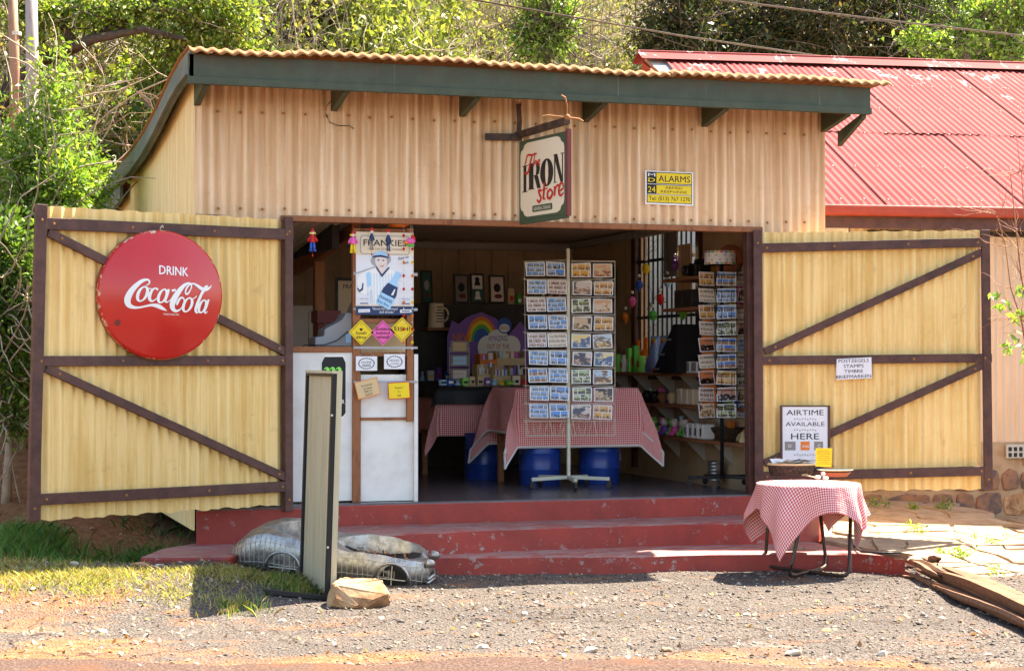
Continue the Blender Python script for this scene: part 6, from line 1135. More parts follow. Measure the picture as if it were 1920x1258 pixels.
# black stepped crate, camera bag, orange bag, dark boxes, pictures
cr = thing('stepped_crate', 'black slanting display crate beside the coloured bottles', 'crate', (4.1, 2.4, SZ[2])); MB().ext([(0, .003), (.60, .003), (.60, .46), (.52, .46)], Fr((4.18, 2.62, SZ[2]), (0, -1, 0)), -.16, .10).build('side', M['ink'], cr)
for i in range(3): MB().bb(4.07, 4.35, 2.46-.15*i, 2.57-.15*i, SZ[2]+.03+.14*i, SZ[2]+.045+.14*i).build('step', M['mid'], cr)
zs1, zs2 = aX(1285, 520, 4.05).z, aX(1280, 577, 4.05).z
p = Vector((4.17, 1.75, zs1)); t = thing('camera', 'black camera standing on the upper shelf in front of the window', 'camera', p); MB().bb(p.x-.07, p.x+.10, p.y-.10, p.y+.06, p.z+.002, p.z+.13).build('body', M['ink'], t, bev=.02); MB().lathe([(.045, 0), (.05, .07), (.04, .08), (.02, .06), (0, .06)], p+Vector((-.065, .0, .06)), 16, (-1, -.3, 0)).build('lens', M['ink'], t, smooth='auto'); MB().bb(p.x-.02, p.x+.06, p.y-.05, p.y+.03, p.z+.13, p.z+.17).build('viewfinder', M['ink'], t, bev=.01)
p = Vector((4.25, 1.2, zs1)); t = thing('orange_bag', 'round brown orange bag on the upper shelf behind the black rack', 'bag', p); MB().ball(p+Vector((0, 0, .14)), .15, (.7, 1.3, .9), 16).build('body', M['clay'], t, smooth=True); MB().tube([p+Vector((-.09, .10*math.cos(a), .12+.05*math.sin(a))) for a in np.linspace(0, math.pi, 9)], .010, 6).build('strap', M['brownred'], t); MB().ext(rect(-.05, .05, .1, .16), Fr(p+Vector((-.108, 0, 0)), (0, -1, 0)), 0, .004).build('patch', M['cream'], t)
for i, Y in enumerate((1.95, 1.72)): shelfbox('dark_box', f'{["left", "right"][i]} dark printed box on the second shelf', 'box', Y, .18, zs2, .12, .17, 'idark', 4.1, 'dark boxes on the second shelf')
q = aY(1227, 500, 3.2); t = thing('window_picture', 'grey picture hanging in front of the side window bars', 'picture', (4.40, 2.95, 2.42)); MB().bb(4.395, 4.405, 2.75, 3.1, 2.42, 2.95).build('print', M['mid'], t); MB().bb(4.385, 4.394, 2.40, 2.72, 2.05, 2.72).build('cream_sheet', M['tan'], t)
t = thing('heart_cushion', 'black and white heart shaped hanging against the right wall', 'ornament', (4.42, 4.75, 2.1)); MB().ball((4.42, 4.62, 2.42), .13, (.3, 1, 1.6)).build('black_part', M['ink'], t, smooth=True); MB().ball((4.36, 4.85, 2.38), .11, (.3, .9, 1.6)).build('white_part', M['paper'], t, smooth=True)
# red garment behind the black rack
gm = MB(); 
for i in range(9):
    for j in range(13): u = i/8; v_ = j/12; gm.v.append(Vector((4.16+.02*math.sin(u*9), 1.62-u*.34*(.5+.5*v_), 2.08-v_*.95)))
gm.f = [(i*13+j, i*13+j+1, (i+1)*13+j+1, (i+1)*13+j) for i in range(8) for j in range(12)]
o = one('red_shirt', gm, M['orange'], 'bright orange red shirt hanging behind the black rack', 'shirt', smooth=True); MB().tube([(4.16, 1.5, 2.07), (4.16, 1.5, 2.12)], .003, 5).build('hanger', M['wire'], o)
p = aZ(1366, 905, FL); t = thing('tin_stack', 'stack of ribbed metal tins standing behind the black rack', 'tins', p)
for i in range(6): MB().lathe([(0, 0), (.07, 0), (.072, .005), (.068, .012), (.068, .022), (.072, .028), (.07, .03), (0, .03)], p+Vector((.0, .3, .031*i)), 20).build('tin', M['tin'], t, smooth='auto')

# more small stock: rows of goods, each its own thing
NTH = ['first', 'second', 'third', 'fourth', 'fifth', 'sixth', 'seventh', 'eighth', 'ninth', 'tenth', 'eleventh', 'twelfth', 'thirteenth', 'fourteenth']
CN = dict(red='red', yellow='yellow', blue='blue', orange='orange', green='green', pink='pink', cream='cream', lblue='pale blue', purple='purple', tan='tan', glasswhite='white', lime='lime green', clay='terracotta')
def stock(place, where, n, seed, hmin=.07, hmax=.16):
    g_ = random.Random(seed); cs = list(CN)
    for i in range(n):
        p, ax = place(i/(n-1)); c = g_.choice(cs); k = g_.choice(['box', 'jar', 'figure', 'tin']); h = g_.uniform(hmin, hmax); r = g_.uniform(.026, .042)
        if k == 'box': mb = MB().box(p+Vector((0, 0, h/2)), (r*1.9, r*1.9, h), Matrix.Rotation(g_.uniform(-.3, .3), 3, 'Z'))
        elif k == 'jar': mb = MB().lathe([(0, 0), (r, 0), (r, h*.7), (r*.7, h*.82), (r*.75, h*.85), (r*.75, h), (0, h)], p, 14)
        elif k == 'tin': mb = MB().lathe([(0, 0), (r, 0), (r, h*.8), (r*.95, h*.82), (0, h*.82)], p, 14)
        else: mb = MB().lathe([(0, 0), (r*.9, 0), (r*.8, h*.3), (r*.5, h*.55), (r*.35, h*.62), (r*.55, h*.78), (r*.4, h*.95), (0, h)], p, 12)
        o = one('small_'+k, mb, M[c], f'{CN[c]} little {k}, {NTH[i]} from left {where}', k, 'goods '+where, smooth='auto' if k != 'box' else False, bev=.003 if k == 'box' else 0)
        if k in ('box', 'tin', 'jar'):
            fr_ = Fr(p+Vector((0, -r*1.02, 0)) if ax == 'y' else p+Vector((-r*1.02, 0, 0)), (1, 0, 0) if ax == 'y' else (0, -1, 0)); flat(o, 'label', M[g_.choice(['glasswhite', 'ink', 'yellow', 'red'])], fr_, rect(-r*.6, r*.6, h*.25, h*.55), .001, .002)
stock(lambda t: (Vector((4.30, 4.45-t*1.5, SZ[2]+.002)), 'x'), 'behind the glass bottles', 10, 3, .14, .30)
stock(lambda t: (Vector((4.36, 3.9-t*1.5, SZ[1]+.002)), 'x'), 'at the back of the middle shelf', 12, 4)
stock(lambda t: (Vector((4.36, 1.55-t*1.1, SZ[1]+.002)), 'x'), 'at the front end of the middle shelf', 9, 5)
stock(lambda t: (Vector((4.38, 3.0-t*2.5, SZ[0]+.002)), 'x'), 'against the wall on the lowest shelf', 14, 6, .10, .22)
stock(lambda t: (Vector((4.36, 2.2-t*1.3, zs1+.002)), 'x'), 'on the upper window shelf', 8, 7, .10, .2)
stock(lambda t: (Vector((4.36, 2.2-t*1.3, zs2+.002)), 'x'), 'on the second window shelf', 9, 8, .10, .22)
xa, xb = aY(792, 600, by-.03).x, aY(985, 600, by-.03).x
stock(lambda t: (Vector((xa+(xb-xa)*t, by-.026, 1.382)), 'y'), 'on the upper ledge of the black cabinet', 14, 9, .08, .16)
xc = aY(952, 571, by+.15).x; zt_c = aY(900, 571, by).z
stock(lambda t: (Vector((xc+.05+t*.55, by+.2, zt_c+.003)), 'y'), 'on top of the black cabinet at the right', 7, 10, .12, .26)
stock(lambda t: (Vector((e0+.05+(e1-e0-.1)*t, 2.80, tz2+.03)), 'y'), 'along the front of the rear table', 12, 11, .04, .09)
for i in range(9):                                        # bright paper and glass ornaments on strings before the side window
    Y = 4.05-.19*i; z0 = 2.05+.16*((i*5) % 4); c = ['orange', 'pink', 'blue', 'yellow', 'green', 'red', 'lblue', 'purple', 'lime'][i]; t = thing('hanging_ornament', f'{CN[c]} ornament on a string in front of the side window bars', 'ornament', (4.36, Y, z0-.06), 0, 'ornaments before the side window')
    MB().tube([(4.36, Y, z0), (4.36, Y, 2.94)], .0015, 4).build('string', M['ink'], t); MB().lathe([(0, -.075), (.035, -.03), (.045, 0), (.03, .035), (0, .05)], (4.36, Y, z0), 8 if i % 2 else 14).build('drop', M[c], t, smooth='auto'); MB().ball((4.36, Y, z0+.09), .018).build('bead', M['glasswhite'], t, smooth=True)
# ------------------------------------------------------------------ vegetation
def leafmesh(name, C, size, cols, m, asp=.45, up=.5, seed=0, fold=.18, N=None):
    g = np.random.default_rng(seed); n = len(C); s = size*g.uniform(.6, 1.35, (n, 1))
    a = g.normal(size=(n, 3)); a[:, 2] -= .35; a /= np.linalg.norm(a, axis=1, keepdims=True)
    nn = g.normal(size=(n, 3))*(1-up)+np.array([0, -.25, 1.])*up
    if N is not None: nn = nn*.6+N*.6
    b = np.cross(nn, a); b /= np.maximum(np.linalg.norm(b, axis=1, keepdims=True), 1e-6); nn = np.cross(a, b)
    v = np.stack([C-a*s*.5, C+b*s*asp*.5+nn*s*fold*.3-a*s*.08, C+a*s*.5-nn*s*.1, C-b*s*asp*.5+nn*s*fold*.3-a*s*.08], 1).reshape(-1, 3)
    f = np.arange(n*4).reshape(n, 4); ci = g.integers(0, len(cols), n); col = np.array(cols)[ci]*g.uniform(.75, 1.25, (n, 1)); col = np.repeat(col, 4, 0)
    return npmesh(name, v, f, m, col, smooth=False)
def blobs(B, n, seed, hollow=.45):
    # points spread through uneven lumps, thicker near each lump's skin, in little sprays
    g = np.random.default_rng(seed); B = np.array(B, float); w = B[:, 3]*B[:, 4]*B[:, 5]; w = w**.75; w /= w.sum(); k = g.choice(len(B), n, p=w)
    d = g.normal(size=(n, 3)); d /= np.linalg.norm(d, axis=1, keepdims=True); r = (hollow+(1-hollow)*g.uniform(0, 1, (n, 1))**.6)
    lump = 1+.30*np.sin(d[:, :1]*5+k[:, None])*np.sin(d[:, 1:2]*4+2*k[:, None])+.22*np.sin(d[:, 2:3]*7+d[:, :1]*6)
    P = B[k, :3]+d*r*lump*B[k, 3:6]
    sp = n//9; c = P[g.integers(0, n, sp)]; j = g.integers(0, sp, n); m = g.uniform(0, 1, n) < .62; P[m] = c[j[m]]+g.normal(size=(m.sum(), 3))*.075*np.array([1.2, 1, .8]); return P
def tubesnp(paths, rad, sides=4):
    # many tapered twigs at once: paths (n, m, 3)
    n, m, _ = paths.shape; d = np.gradient(paths, axis=1); d /= np.maximum(np.linalg.norm(d, axis=2, keepdims=True), 1e-9)
    a = np.cross(d, np.array([.3, .2, 1.])); a /= np.maximum(np.linalg.norm(a, axis=2, keepdims=True), 1e-9); b = np.cross(d, a); t = np.linspace(1, .35, m)[None, :, None]*np.asarray(rad).reshape(-1, 1, 1)
    v = np.stack([paths+(a*math.cos(2*math.pi*k/sides)+b*math.sin(2*math.pi*k/sides))*t for k in range(sides)], 2).reshape(-1, 3)
    i = (np.arange(n)[:, None, None]*m+np.arange(m-1)[None, :, None])*sides; k = np.arange(sides)[None, None]; k2 = (k+1) % sides
    return v, np.stack([i+k, i+k2, i+sides+k2, i+sides+k], -1).reshape(-1, 4)
def twigpaths(S0, D0, L, m, seed, wob=.25, grav=0.):
    g = np.random.default_rng(seed); n = len(S0); P = [S0]; d = D0/np.linalg.norm(D0, axis=1, keepdims=True)
    for i in range(m-1):
        d = d+g.normal(size=(n, 3))*wob; d[:, 2] += grav; d /= np.linalg.norm(d, axis=1, keepdims=True); P.append(P[-1]+d*(np.asarray(L).reshape(-1, 1)/(m-1)))
    return np.stack(P, 1)
def nobj(name, me, par=None, loc=None):
    o = bpy.data.objects.new(name, me); link(o, par)
    if loc is not None: o.location = loc
    return o
YG = [(.23, .27, .06), (.18, .22, .05), (.28, .29, .08), (.15, .19, .045)]; MG = [(.07, .14, .022), (.09, .17, .03), (.05, .10, .018), (.12, .19, .035)]; SHADED_DK = [(.030, .045, .016), (.045, .060, .020), (.06, .065, .022), (.022, .034, .014), (.09, .07, .02)]; DRY = [(.26, .20, .09), (.20, .15, .07), (.30, .25, .12), (.14, .15, .05)]  # darkest leaf tones carry the shade of backlit trees in their colour
def shrub_meshes(tag_, cols, n, size, seed, asp, tw):
    g = np.random.default_rng(seed); B = [(g.normal()*.5, g.normal()*.4, .75+g.normal()*.35, g.uniform(.4, .75), g.uniform(.4, .7), g.uniform(.35, .65)) for _ in range(8)]
    lf = leafmesh('foliage', blobs(B, n, seed, .25), size, cols, M['leaf'], asp, .35, seed)
    q = tw; S0 = np.c_[g.normal(size=(q, 2))*.12, np.zeros(q)-.2]; D0 = np.c_[g.normal(size=(q, 2))*.6, np.ones(q)]; P = twigpaths(S0, D0, g.uniform(1.2, 2.3, q), 7, seed, .22)
    S1 = P[g.integers(0, q, q*7), g.integers(2, 7, q*7)]; P1 = twigpaths(S1, g.normal(size=(q*7, 3))+[0, 0, .3], g.uniform(.4, 1.0, q*7), 7, seed+1, .35)
    v, f = tubesnp(P, np.full(q, .014), 5); v1, f1 = tubesnp(P1, np.full(q*7, .0058), 3)
    st = npmesh('stems', np.r_[v, v1], np.r_[f, f1+len(v)], M['twig'], smooth=True); return st, lf
SH = [shrub_meshes('a', YG, 5200, .085, 1, .5, 12), shrub_meshes('b', MG, 6500, .080, 2, .5, 8), shrub_meshes('c', SHADED_DK, 7000, .080, 3, .5, 10), shrub_meshes('d', DRY+YG+YG, 4300, .070, 4, .45, 30), shrub_meshes('e', YG+MG, 4200, .095, 5, .45, 14)]
KL = [('leafy_shrub', 'yellow green leafy shrub on the slope behind the store'), ('green_shrub', 'dense mid green shrub on the slope behind the store'), ('dark_shrub', 'dark olive shrub on the slope behind the red roof'), ('bare_shrub', 'twiggy half bare grey brown shrub on the slope'), ('open_shrub', 'loose bright green shrub with twigs on the slope')]
def put_shrub(k, x, y, s, rz, zs=1.):
    z = H(x, y); t = thing(KL[k][0], KL[k][1], 'shrub', (x, y, z-.05), rz, KL[k][0].replace('_', ' ')+'s'); t.scale = (s, s, s*zs)
    nobj('stems', SH[k][0], t); nobj('foliage', SH[k][1], t)
rg = random.Random(21)
for r_, Y in enumerate((8.6, 9.9, 11.1, 12.4, 13.8, 15.3, 17)):
    x0 = aY(-60, 100, Y).x; x1 = aY(1980, 100, Y).x; x = x0+rg.uniform(0, .8)
    while x < x1:
        px = 960+F*((x-CAM.x)*_r.x+(Y-CAM.y)*_r.y)/((x-CAM.x)*_f.x+(Y-CAM.y)*_f.y)
        yy = Y+rg.uniform(-.5, .5)
        if px < 420: k = rg.choice([0, 4, 3, 3])
        elif px < 1050: k = rg.choice([3, 3, 0, 3, 3, 0])
        elif px < 1260: k = rg.choice([3, 2, 1, 3])
        else: k = rg.choice([2, 2, 2, 3, 2, 1 if px > 1650 else 2])
        ok = True
        if r_ == 0 and (px > 130 and px < 330 or px > 1150): ok = False
        if px > 1100 and Y < 11: ok = False
        if ok: put_shrub(k, x, yy, rg.uniform(1.05, 1.6), rg.uniform(0, 6.3), rg.uniform(.9, 1.25))
        x += rg.uniform(.85, 1.4)
# tangle of dry twigs and grass over the slope: one mass
g = np.random.default_rng(77); n = 5200; Yv = g.uniform(7.5, 18, n); a = (g.uniform(-80, 2000, n)-960)/F; zc = Yv-CAM.y
Xv = CAM.x+zc*np.tan(np.arctan(a)+TH); Zv = Hn(Xv, Yv); ok = ~((Xv > 4.3) & (Yv < 10.5)); Xv, Yv, Zv = Xv[ok], Yv[ok], Zv[ok]; n = len(Xv)
P = twigpaths(np.c_[Xv, Yv, Zv+g.uniform(-.1, .9, n)], np.c_[g.normal(size=n), g.normal(size=n)*.6-.3, g.uniform(.1, 1.5, n)], g.uniform(.6, 2.0, n), 8, 5, .30, -.06)
v, f = tubesnp(P, g.uniform(.005, .012, n), 3); o = nobj('dry_thicket', npmesh('dry_thicket', v, f, M['twig'])); tag(o, 'tangle of dry grey brown twigs covering the slope behind the store', 'thicket', kind='stuff')
def blades(X, Y, Z, h, wd, cols, seed, lean=.5):
    g = np.random.default_rng(seed); n = len(X); a = g.uniform(0, 6.28, n); h = h*g.uniform(.5, 1.3, n); l = g.normal(size=(n, 2))*lean*h[:, None]; w_ = np.c_[np.cos(a), np.sin(a)]*wd/2; B = np.c_[X, Y, Z-.01]
    mid = B+np.c_[l*.35, h*.6]; tip = B+np.c_[l, h]; W3 = np.c_[w_, np.zeros(n)]
    v = np.stack([B-W3, B+W3, mid+W3*.8, tip, mid-W3*.8], 1).reshape(-1, 3); f = np.arange(n*5).reshape(n, 5); c = np.array(cols)[g.integers(0, len(cols), n)]*g.uniform(.7, 1.3, (n, 1)); return v, f, np.repeat(c, 5, 0)
def grassobj(name, label, X, Y, h, wd, cols, seed, lean=.5, zo=0):
    ok = (Y > -3.6) & (X < 1.0); X, Y = X[ok], Y[ok]; Z = Hn(X, Y)+zo; v, f, c = blades(X, Y, Z, h, wd, cols, seed, lean); o = nobj(name, npmesh(name, v, f, M['grass'], c, smooth=False)); return tag(o, label, 'grass', kind='stuff')
# dry grass knoll left of the store
g = np.random.default_rng(5); n = 16000; X = g.uniform(-6.5, -.9, n); Y = g.uniform(5, 13, n); grassobj('dry_grass', 'dry straw coloured grass on the bank left of the store', X, Y, .26, .014, DRY+[(.30, .26, .10), (.2, .22, .06)], 5, .8)
def gp(px, py):                                          # a pixel onto the uneven ground itself
    z = .05
    for _ in range(6): p = aZ(px, py, z); z = H(p.x, p.y)
    return p
def scatter_px(px0, px1, py0, py1, n, seed, cl=None, spread=.12):
    g = np.random.default_rng(seed); P = []
    if cl:
        cs = [gp(g.uniform(px0, px1), g.uniform(py0, py1)) for _ in range(cl)]
        for c in cs:
            k = int(n/cl*g.uniform(.4, 1.6)); s_ = spread*g.uniform(.5, 1.5); P.append(np.c_[c.x+g.normal(size=k)*s_, c.y+g.normal(size=k)*s_*1.4])
        P = np.vstack(P)
    else: P = np.array([gp(g.uniform(px0, px1), g.uniform(py0, py1)).xy for _ in range(n)])
    return P[:, 0], P[:, 1]
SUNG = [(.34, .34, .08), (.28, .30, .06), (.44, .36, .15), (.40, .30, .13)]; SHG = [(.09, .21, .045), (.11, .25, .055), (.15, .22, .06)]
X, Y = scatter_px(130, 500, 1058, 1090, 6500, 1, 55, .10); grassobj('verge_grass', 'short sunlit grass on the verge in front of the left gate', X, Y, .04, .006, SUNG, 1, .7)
X, Y = scatter_px(-40, 250, 1060, 1098, 3600, 2, 26, .13); grassobj('verge_grass', 'thin sunlit grass at the far left edge', X, Y, .05, .006, SUNG, 2, .7)
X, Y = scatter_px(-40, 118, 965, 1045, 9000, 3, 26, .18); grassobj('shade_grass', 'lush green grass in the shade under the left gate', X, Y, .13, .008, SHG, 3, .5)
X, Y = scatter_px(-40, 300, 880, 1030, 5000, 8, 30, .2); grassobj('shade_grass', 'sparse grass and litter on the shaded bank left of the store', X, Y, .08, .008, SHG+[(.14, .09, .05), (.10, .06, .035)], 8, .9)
X, Y = scatter_px(400, 560, 1088, 1110, 1100, 4, 10, .07); grassobj('verge_grass', 'green grass tufts behind the pavement sign', X, Y, .07, .006, SHG+SUNG, 4, .6)
X, Y = scatter_px(250, 430, 1042, 1060, 3200, 6, 16, .1); grassobj('shade_grass', 'grass along the edge of the red apron', X, Y, .08, .006, SHG, 6, .6)
# small weeds: each a plant of its own
def weed(px, py, zref, h, n, label, seed, cols=None, sz=.035):
    p = aZ(px, py, zref); g = np.random.default_rng(seed); t = thing('weed', label, 'weed', p, 0, 'weeds by the steps and paving'); q = max(3, n//14)
    P = twigpaths(np.c_[g.normal(size=(q, 2))*.03, np.zeros(q)], np.c_[g.normal(size=(q, 2))*.45, np.ones(q)], np.full(q, h)*g.uniform(.6, 1.1, q), 5, seed, .12); v, f = tubesnp(P, np.full(q, .003), 4)
    c = np.array((.12, .18, .04)); nobj('stems', npmesh('stems', v, f, M['grass'], np.tile(c, (len(v), 1))), t)
    k = g.integers(0, q, n); C = P[k, g.integers(1, 5, n)]+g.normal(size=(n, 3))*.025; nobj('leaves', leafmesh('leaves', C, sz, cols or [(.20, .34, .04), (.14, .26, .03), (.28, .36, .07)], M['leaf'], .38, .5, seed), t)
wl_ = [(1250, 1068, 0, .06, 60, 'little weed tuft at the foot of the steps, left of the table'), (1312, 1066, 0, .09, 90, 'leafy weed at the foot of the steps near the table shadow'), (1352, 1066, 0, .07, 60, 'small weed at the foot of the lowest step'), (1405, 1066, 0, .09, 110, 'bright weed beside the left table leg'), (1462, 1066, 0, .12, 120, 'dark green weed tuft under the round table'), (1500, 1062, 0, .15, 60, 'upright weed with pale leaves under the table'), (1530, 1064, 0, .08, 50, 'small weed between the table legs'), (1668, 1066, 0, .06, 50, 'weed at the end of the lowest step'),
    (1645, 948, .26, .06, 90, 'weed patch on the paving close to the right gate'), (1712, 960, .20, .08, 70, 'weed in the paving joint below the gate'), (1768, 958, .20, .08, 90, 'bright weed near the upper paving edge'), (1715, 1002, .10, .10, 70, 'weed clump in the middle of the paving'), (1735, 1012, .08, .16, 70, 'tall stalky weed in the middle of the paving'), (1800, 1052, .02, .13, 130, 'leafy weed bed beside the sleeper'), (1770, 1050, .02, .10, 90, 'low weed bed beside the sleeper end'), (1812, 1028, .03, .20, 40, 'thin tall weed stalk beside the sleeper'), (1855, 1032, .03, .09, 80, 'weed row in the lower paving'), (1905, 1022, .04, .10, 70, 'weed at the right picture edge'), (1860, 1078, 0, .06, 40, 'small weed above the sleeper'), (1610, 1008, .12, .06, 60, 'weed behind the right table leg'), (1660, 1018, .08, .05, 60, 'weed in the joint beside the cable'), (85, 965, .2, .14, 30, 'sapling weed at the foot of the left gate'), (1128, 1062, 0, .04, 30, 'tiny weed at the foot of the steps in the shade'), (1080, 1060, 0, .04, 30, 'tiny weed in the shaded gravel')]
for i, (px, py, z_, h_, n_, lab) in enumerate(wl_): weed(px, py, z_, h_, n_, lab, 100+i)
# loose gravel: one mass of small stones
g = np.random.default_rng(3); n = 26000; X = g.uniform(-2.6, 5.4, n); Y = -5.6+g.uniform(0, 1, n)*5.2; e_ = road_edge(X); ok = (Y < -.75-.17*X) & (Y > e_-.5) & (g.uniform(0, 1, n) < np.where(X < -.6, .35, 1.)); X, Y = X[ok], Y[ok]; n = len(X); Z = Hn(X, Y)
s_ = .004+.011*g.uniform(0, 1, n)**5+.012*(g.uniform(0, 1, n) < .012); o6 = np.array([[1, 0, 0], [-1, 0, 0], [0, 1, 0], [0, -1, 0], [0, 0, .7], [0, 0, -.5]]); J = 1+g.normal(size=(n, 6, 3))*.25; an = g.uniform(0, 6.28, n)
V = o6[None]*J*s_[:, None, None]; c_, q_ = np.cos(an)[:, None], np.sin(an)[:, None]; V = np.stack([V[..., 0]*c_-V[..., 1]*q_, V[..., 0]*q_+V[..., 1]*c_, V[..., 2]], -1)+np.c_[X, Y, Z+s_*.15][:, None]
F8 = np.array([[0, 2, 4], [2, 1, 4], [1, 3, 4], [3, 0, 4], [2, 0, 5], [1, 2, 5], [3, 1, 5], [0, 3, 5]]); Fa = (np.arange(n)[:, None, None]*6+F8[None]).reshape(-1, 3)
cc = np.array([(.09, .078, .07), (.17, .14, .118), (.25, .205, .17), (.05, .044, .042), (.20, .12, .075), (.28, .235, .195)])[g.integers(0, 6, n)]*g.uniform(.8, 1.2, (n, 1))
t_ = NT('gravel_stone'); gm_ = t_.fin(t_.n('Attribute', {'attribute_name': 'leaf'}).outputs['Color'], .85, 0., .2)
o = nobj('gravel', npmesh('gravel', V.reshape(-1, 3), Fa, gm_, np.repeat(cc, 6, 0), smooth=False)); tag(o, 'loose grey and beige gravel stones in front of the steps', 'gravel', kind='stuff')
# fallen leaves on the gravel by the steps and on the left bank
g = np.random.default_rng(8); PL = [aZ(g.uniform(520, 1200), g.uniform(1064, 1086), 0) for _ in range(70)]+[aZ(g.uniform(-30, 380), g.uniform(900, 1180), .12) for _ in range(420)]+[aZ(g.uniform(0, 1900), g.uniform(1100, 1250), .0) for _ in range(420)]; C = np.array([(p.x, p.y, H(p.x, p.y)+.006) for p in PL])
o = nobj('fallen_leaves', leafmesh('fallen_leaves', C, .045, [(.30, .20, .12), (.42, .33, .23), (.20, .11, .06), (.5, .42, .32)], M['grass'], .5, .95, 3)); tag(o, 'dry fallen leaves scattered over gravel and bank', 'leaves', kind='stuff')
# ------------------------------------------------------------------ trees and tall shrubs
def tree(name, label, base, limbs, B, n, size, cols, seed, asp=.42, bark='bark', up=.35, tw=160, hollow=.3):
    t = thing(name, label, 'tree', base); b = Vector(base); mb = MB()
    for pts, r0, r1 in limbs: mb.tube([Vector(p) for p in pts], r0, 8, r1)
    tr = mb.build('trunk', M[bark], t, smooth=True); Bb = np.array([(x-b.x, y-b.y, z-b.z, a, c, d) for x, y, z, a, c, d in B]); P = blobs(Bb, n, seed, hollow); nobj('crown', leafmesh('crown', P, size, cols, M['leaf'], asp, up, seed), t)
    g = np.random.default_rng(seed); k = g.integers(0, len(Bb), tw); S0 = Bb[k, :3]-g.normal(size=(tw, 3))*Bb[k, 3:]*.3; Pp = twigpaths(S0, g.normal(size=(tw, 3))+[0, 0, .2], g.uniform(.5, 1.4, tw), 6, seed, .25); v, f = tubesnp(Pp, np.full(tw, .010), 4); nobj('branches', npmesh('branches', v, f, M['twig' if bark == 'twig' else 'bark']), t); return t
def BL(px, py, Y, rx, rz, ry=None): p = aY(px, py, Y); return (p.x, p.y, p.z, rx, ry or rx*.8, rz)
LG = [(.17, .29, .045), (.13, .23, .035), (.23, .33, .065), (.09, .17, .026), (.29, .35, .09)]
# tall leafy shrub behind the left gate
Yq = 3.2; bx = aY(70, 800, Yq); tree('tall_shrub', 'tall bright green leafy shrub rising behind the left gate', (bx.x, Yq, H(bx.x, Yq)), [([(bx.x+dx*.3, Yq, H(bx.x, Yq)-.1), (bx.x+dx*.6, Yq, 1.4), (bx.x+dx, Yq, 2.9)], .035, .012) for dx in (-.35, -.1, .12, .3)],
    [BL(100, 180, Yq, .22, .42), BL(75, 280, Yq, .30, .45), BL(125, 300, Yq+.3, .28, .4), BL(30, 330, Yq, .36, .5), BL(90, 400, Yq, .45, .5), BL(30, 480, Yq, .42, .55), BL(150, 400, Yq+.4, .22, .32), BL(20, 600, Yq, .32, .5), BL(60, 640, Yq, .25, .4), BL(60, 540, Yq+.3, .3, .5), BL(15, 700, Yq, .26, .35), BL(45, 720, Yq+.2, .22, .3), BL(110, 360, Yq-.2, .3, .35), BL(170, 340, Yq+.5, .2, .25)], 20000, .072, LG, 31, .38, 'twig', .3)
Yq = 2.0; bx = aY(10, 840, Yq); tree('low_shrub', 'low green shrub at the far left picture edge', (bx.x, Yq, H(bx.x, Yq)), [([(bx.x, Yq, .2), (bx.x+.05, Yq, 1.3)], .05, .02)], [BL(5, 700, Yq, .22, .38), BL(25, 790, Yq, .15, .2), BL(-20, 620, Yq, .3, .5), BL(25, 560, Yq, .2, .35), BL(35, 680, Yq+.2, .16, .3), BL(10, 480, Yq, .26, .35)], 8500, .065, MG+LG[:2], 33, .4, 'twig')
# spreading tree at the top left
Yq = 9.0; tb0 = aY(-60, 240, Yq); tree('spreading_tree', 'spreading tree with dark crooked limbs at the top left', (tb0.x, Yq, H(tb0.x, Yq)), [([(tb0.x, Yq, H(tb0.x, Yq)-.2), aY(20, 150, Yq), aY(140, 90, Yq), aY(230, 45, Yq), aY(330, -10, Yq)], .085, .05), ([aY(140, 90, Yq), aY(110, 30, Yq), aY(130, -30, Yq)], .07, .05), ([aY(60, 120, Yq), aY(170, 75, Yq-.3), aY(270, 55, Yq-.3), aY(350, 75, Yq-.3)], .07, .03), ([aY(210, 60, Yq), aY(260, 15, Yq), aY(310, -20, Yq)], .08, .05)],
    [BL(420, 50, Yq, .55, .40), BL(340, 90, Yq, .50, .35), BL(250, 20, Yq, .55, .30), BL(440, 110, Yq+.3, .35, .3), BL(160, 20, Yq, .5, .3), BL(380, 10, Yq, .6, .35), BL(60, 20, Yq, .4, .4), BL(300, 150, Yq+.4, .4, .3)], 13000, .075, LG+YG+[(.24, .30, .06)], 35, .5)
Yq = 11.5; tb0 = aY(1020, 150, Yq); tree('young_tree', 'bright green young tree above the middle of the roof', (tb0.x, Yq, H(tb0.x, Yq)), [([(tb0.x, Yq, H(tb0.x, Yq)-.2), aY(1025, 40, Yq), aY(1030, -30, Yq)], .08, .04)], [BL(1020, 20, Yq, .40, .5), BL(1000, 75, Yq, .35, .35), BL(1045, 60, Yq, .3, .4)], 4200, .085, LG, 37, .45)
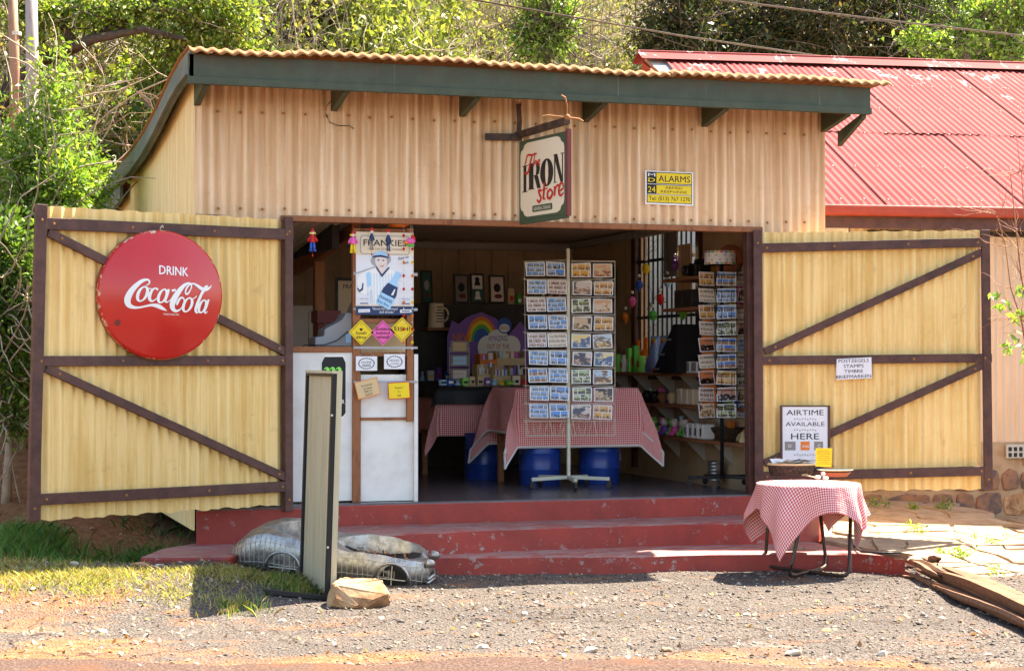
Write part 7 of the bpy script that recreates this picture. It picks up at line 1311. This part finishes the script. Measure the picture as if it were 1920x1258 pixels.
# dark trees behind the red roof
for i, (px, s_, lab) in enumerate(((1290, .9, 'dark olive tree left of centre behind the red roof ridge'), (1440, 1.2, 'dark dense tree behind the middle of the red ridge'), (1570, 1.2, 'brown tinged dark tree behind the red ridge'), (1690, 1.1, 'dark tree behind the bright branch at the right'), (1850, 1.2, 'green tree at the top right corner'))):
    Yq = 11.6+.5*(i % 2); b_ = aY(px, 150, Yq); cols = SHADED_DK if i < 3 else (SHADED_DK+MG if i == 3 else MG+LG)
    if i == 2: cols = SHADED_DK+[(.10, .065, .02), (.08, .055, .02)]
    tree('hill_tree', lab, (b_.x, Yq, H(b_.x, Yq)), [([(b_.x, Yq, H(b_.x, Yq)-.3), aY(px+6, 90, Yq), aY(px-8, 20, Yq), aY(px, -60, Yq)], .13, .06), ([aY(px, 80, Yq), aY(px+60, 20, Yq)], .06, .03), ([aY(px, 60, Yq), aY(px-60, 0, Yq)], .06, .03)],
        [BL(px+dx*s_, py, Yq+dy, .55*s_, .42) for dx, py, dy in ((-50, 20, 0), (40, 10, .3), (0, 60, -.2), (60, 70, .2), (-60, 85, .1), (10, -30, 0), (20, 110, .3))], 9000, .085, cols, 50+i, .45)
Yq = 9.8; b_ = aY(1830, 260, Yq); tree('bright_tree', 'bright sunlit green branches over the right end of the red roof', (b_.x, Yq+1.5, H(b_.x, Yq+1.5)), [([(b_.x, Yq+1.5, H(b_.x, Yq+1.5)-.2), aY(1820, 130, Yq+1.2), aY(1800, 80, Yq+.3), aY(1740, 75, Yq)], .08, .03)], [BL(1720, 75, Yq, .28, .18), BL(1770, 90, Yq, .30, .16), BL(1810, 70, Yq, .3, .2), BL(1850, 30, Yq, .35, .25), BL(1890, 90, Yq, .3, .2), BL(1905, 20, Yq, .3, .3)], 4600, .10, LG+YG[:1], 61, .42)
# bare sapling with a few fresh leaves at the right edge
sb = aZ(1990, 1040, .05); t = thing('bare_sapling', 'bare twiggy sapling with a few bright leaves at the right edge', 'sapling', sb); g = np.random.default_rng(14); D_ = (sb-CAM).dot(_f)
def sp(px, py, d=0): return np.array(aD(px, py, D_+d)-sb)
main = [np.array([np.zeros(3), sp(1960, 800), sp(1935, 620), sp(1915, 520), sp(1905, 430), sp(1895, 330)]), np.array([sp(1960, 800), sp(1930, 690), sp(1915, 600), sp(1895, 540), sp(1885, 460), sp(1868, 400)]), np.array([sp(1975, 900), sp(1940, 720), sp(1930, 600), sp(1925, 480), sp(1920, 400), sp(1915, 320)])]
P0 = np.array(main); v, f = tubesnp(P0, np.array([.012, .009, .009]), 5); k = 70; S0 = P0[g.integers(0, 3, k), g.integers(2, 6, k)]+g.normal(size=(k, 3))*.02; P1 = twigpaths(S0, np.c_[g.normal(size=k)*1.0-.3, g.normal(size=k)*.5, g.uniform(-.1, 1., k)], g.uniform(.15, .5, k), 6, 14, .3); v1, f1 = tubesnp(P1, np.full(k, .0028), 4)
nobj('stems', npmesh('stems', np.r_[v, v1], np.r_[f, f1+len(v)], M['shelf']), t); C = np.vstack([sp(px, py)+g.normal(size=(9, 3))*.028 for px, py in ((1868, 562), (1882, 570), (1905, 585), (1918, 600), (1900, 640), (1890, 655), (1915, 545), (1925, 660))]); nobj('leaves', leafmesh('leaves', C, .075, [(.24, .36, .06), (.18, .32, .05)], M['leaf'], .42, .3, 14), t)
# ------------------------------------------------------------------ poles and cables
for name, px, wd, m_, Yq, lab, ptop in (('wooden_pole', 29, 17, 'pole2', 6.2, 'thin brown wooden pole with a metal band at the top left', 22), ('utility_pole', 59, 22, 'pole', 6.8, 'thick grey utility pole at the top left', 58)):
    b_ = aY(px+4, 330, Yq); tp_ = aY(ptop, -60, Yq); t = thing(name, lab, 'pole', (b_.x, Yq, H(b_.x, Yq)-.1)); r0 = wd/F*21/2*1.05; MB().tube([(b_.x, Yq, H(b_.x, Yq)-.2), b_.lerp(tp_, .5), tp_], r0*1.1, 12, r0*.9).build('shaft', M[m_], t, smooth=True)
    if name == 'wooden_pole': c_ = aY(29, 64, Yq); MB().lathe([(r0*1.15, -.02), (r0*1.15, .02)], c_, 12).build('band', M['wire'], t); MB().tube([aY(38, 66, Yq-.06), aY(38, 130, Yq-.06), aY(36, 200, Yq-.06)], .006, 5).build('stay_wire', M['ink'], t)
for pts, Yq, lab in ((((700, -34), (887, 0), (1279, 68), (1545, 107), (1900, 150)), 7.5, 'black overhead cable crossing above the middle of the roof'), (((1100, -34), (1352, 0), (1640, 36), (1920, 68), (2200, 96)), 7.0, 'black overhead cable crossing above the red roof'), ):
    one('overhead_cable', MB().tube([aY(a, b, Yq) for a, b in pts], .012, 6), M['bark'], lab, 'cable', smooth=True)
# loop of wire on the front wall
one('wire_loop', MB().tube([aY(a, b, -.02) for a, b in ((622, 188), (612, 200), (611, 214), (618, 230), (635, 236), (655, 236), (663, 242))], .003, 5), M['ink'], 'thin black wire looping down the upper wall left of centre', 'wire', smooth=True)
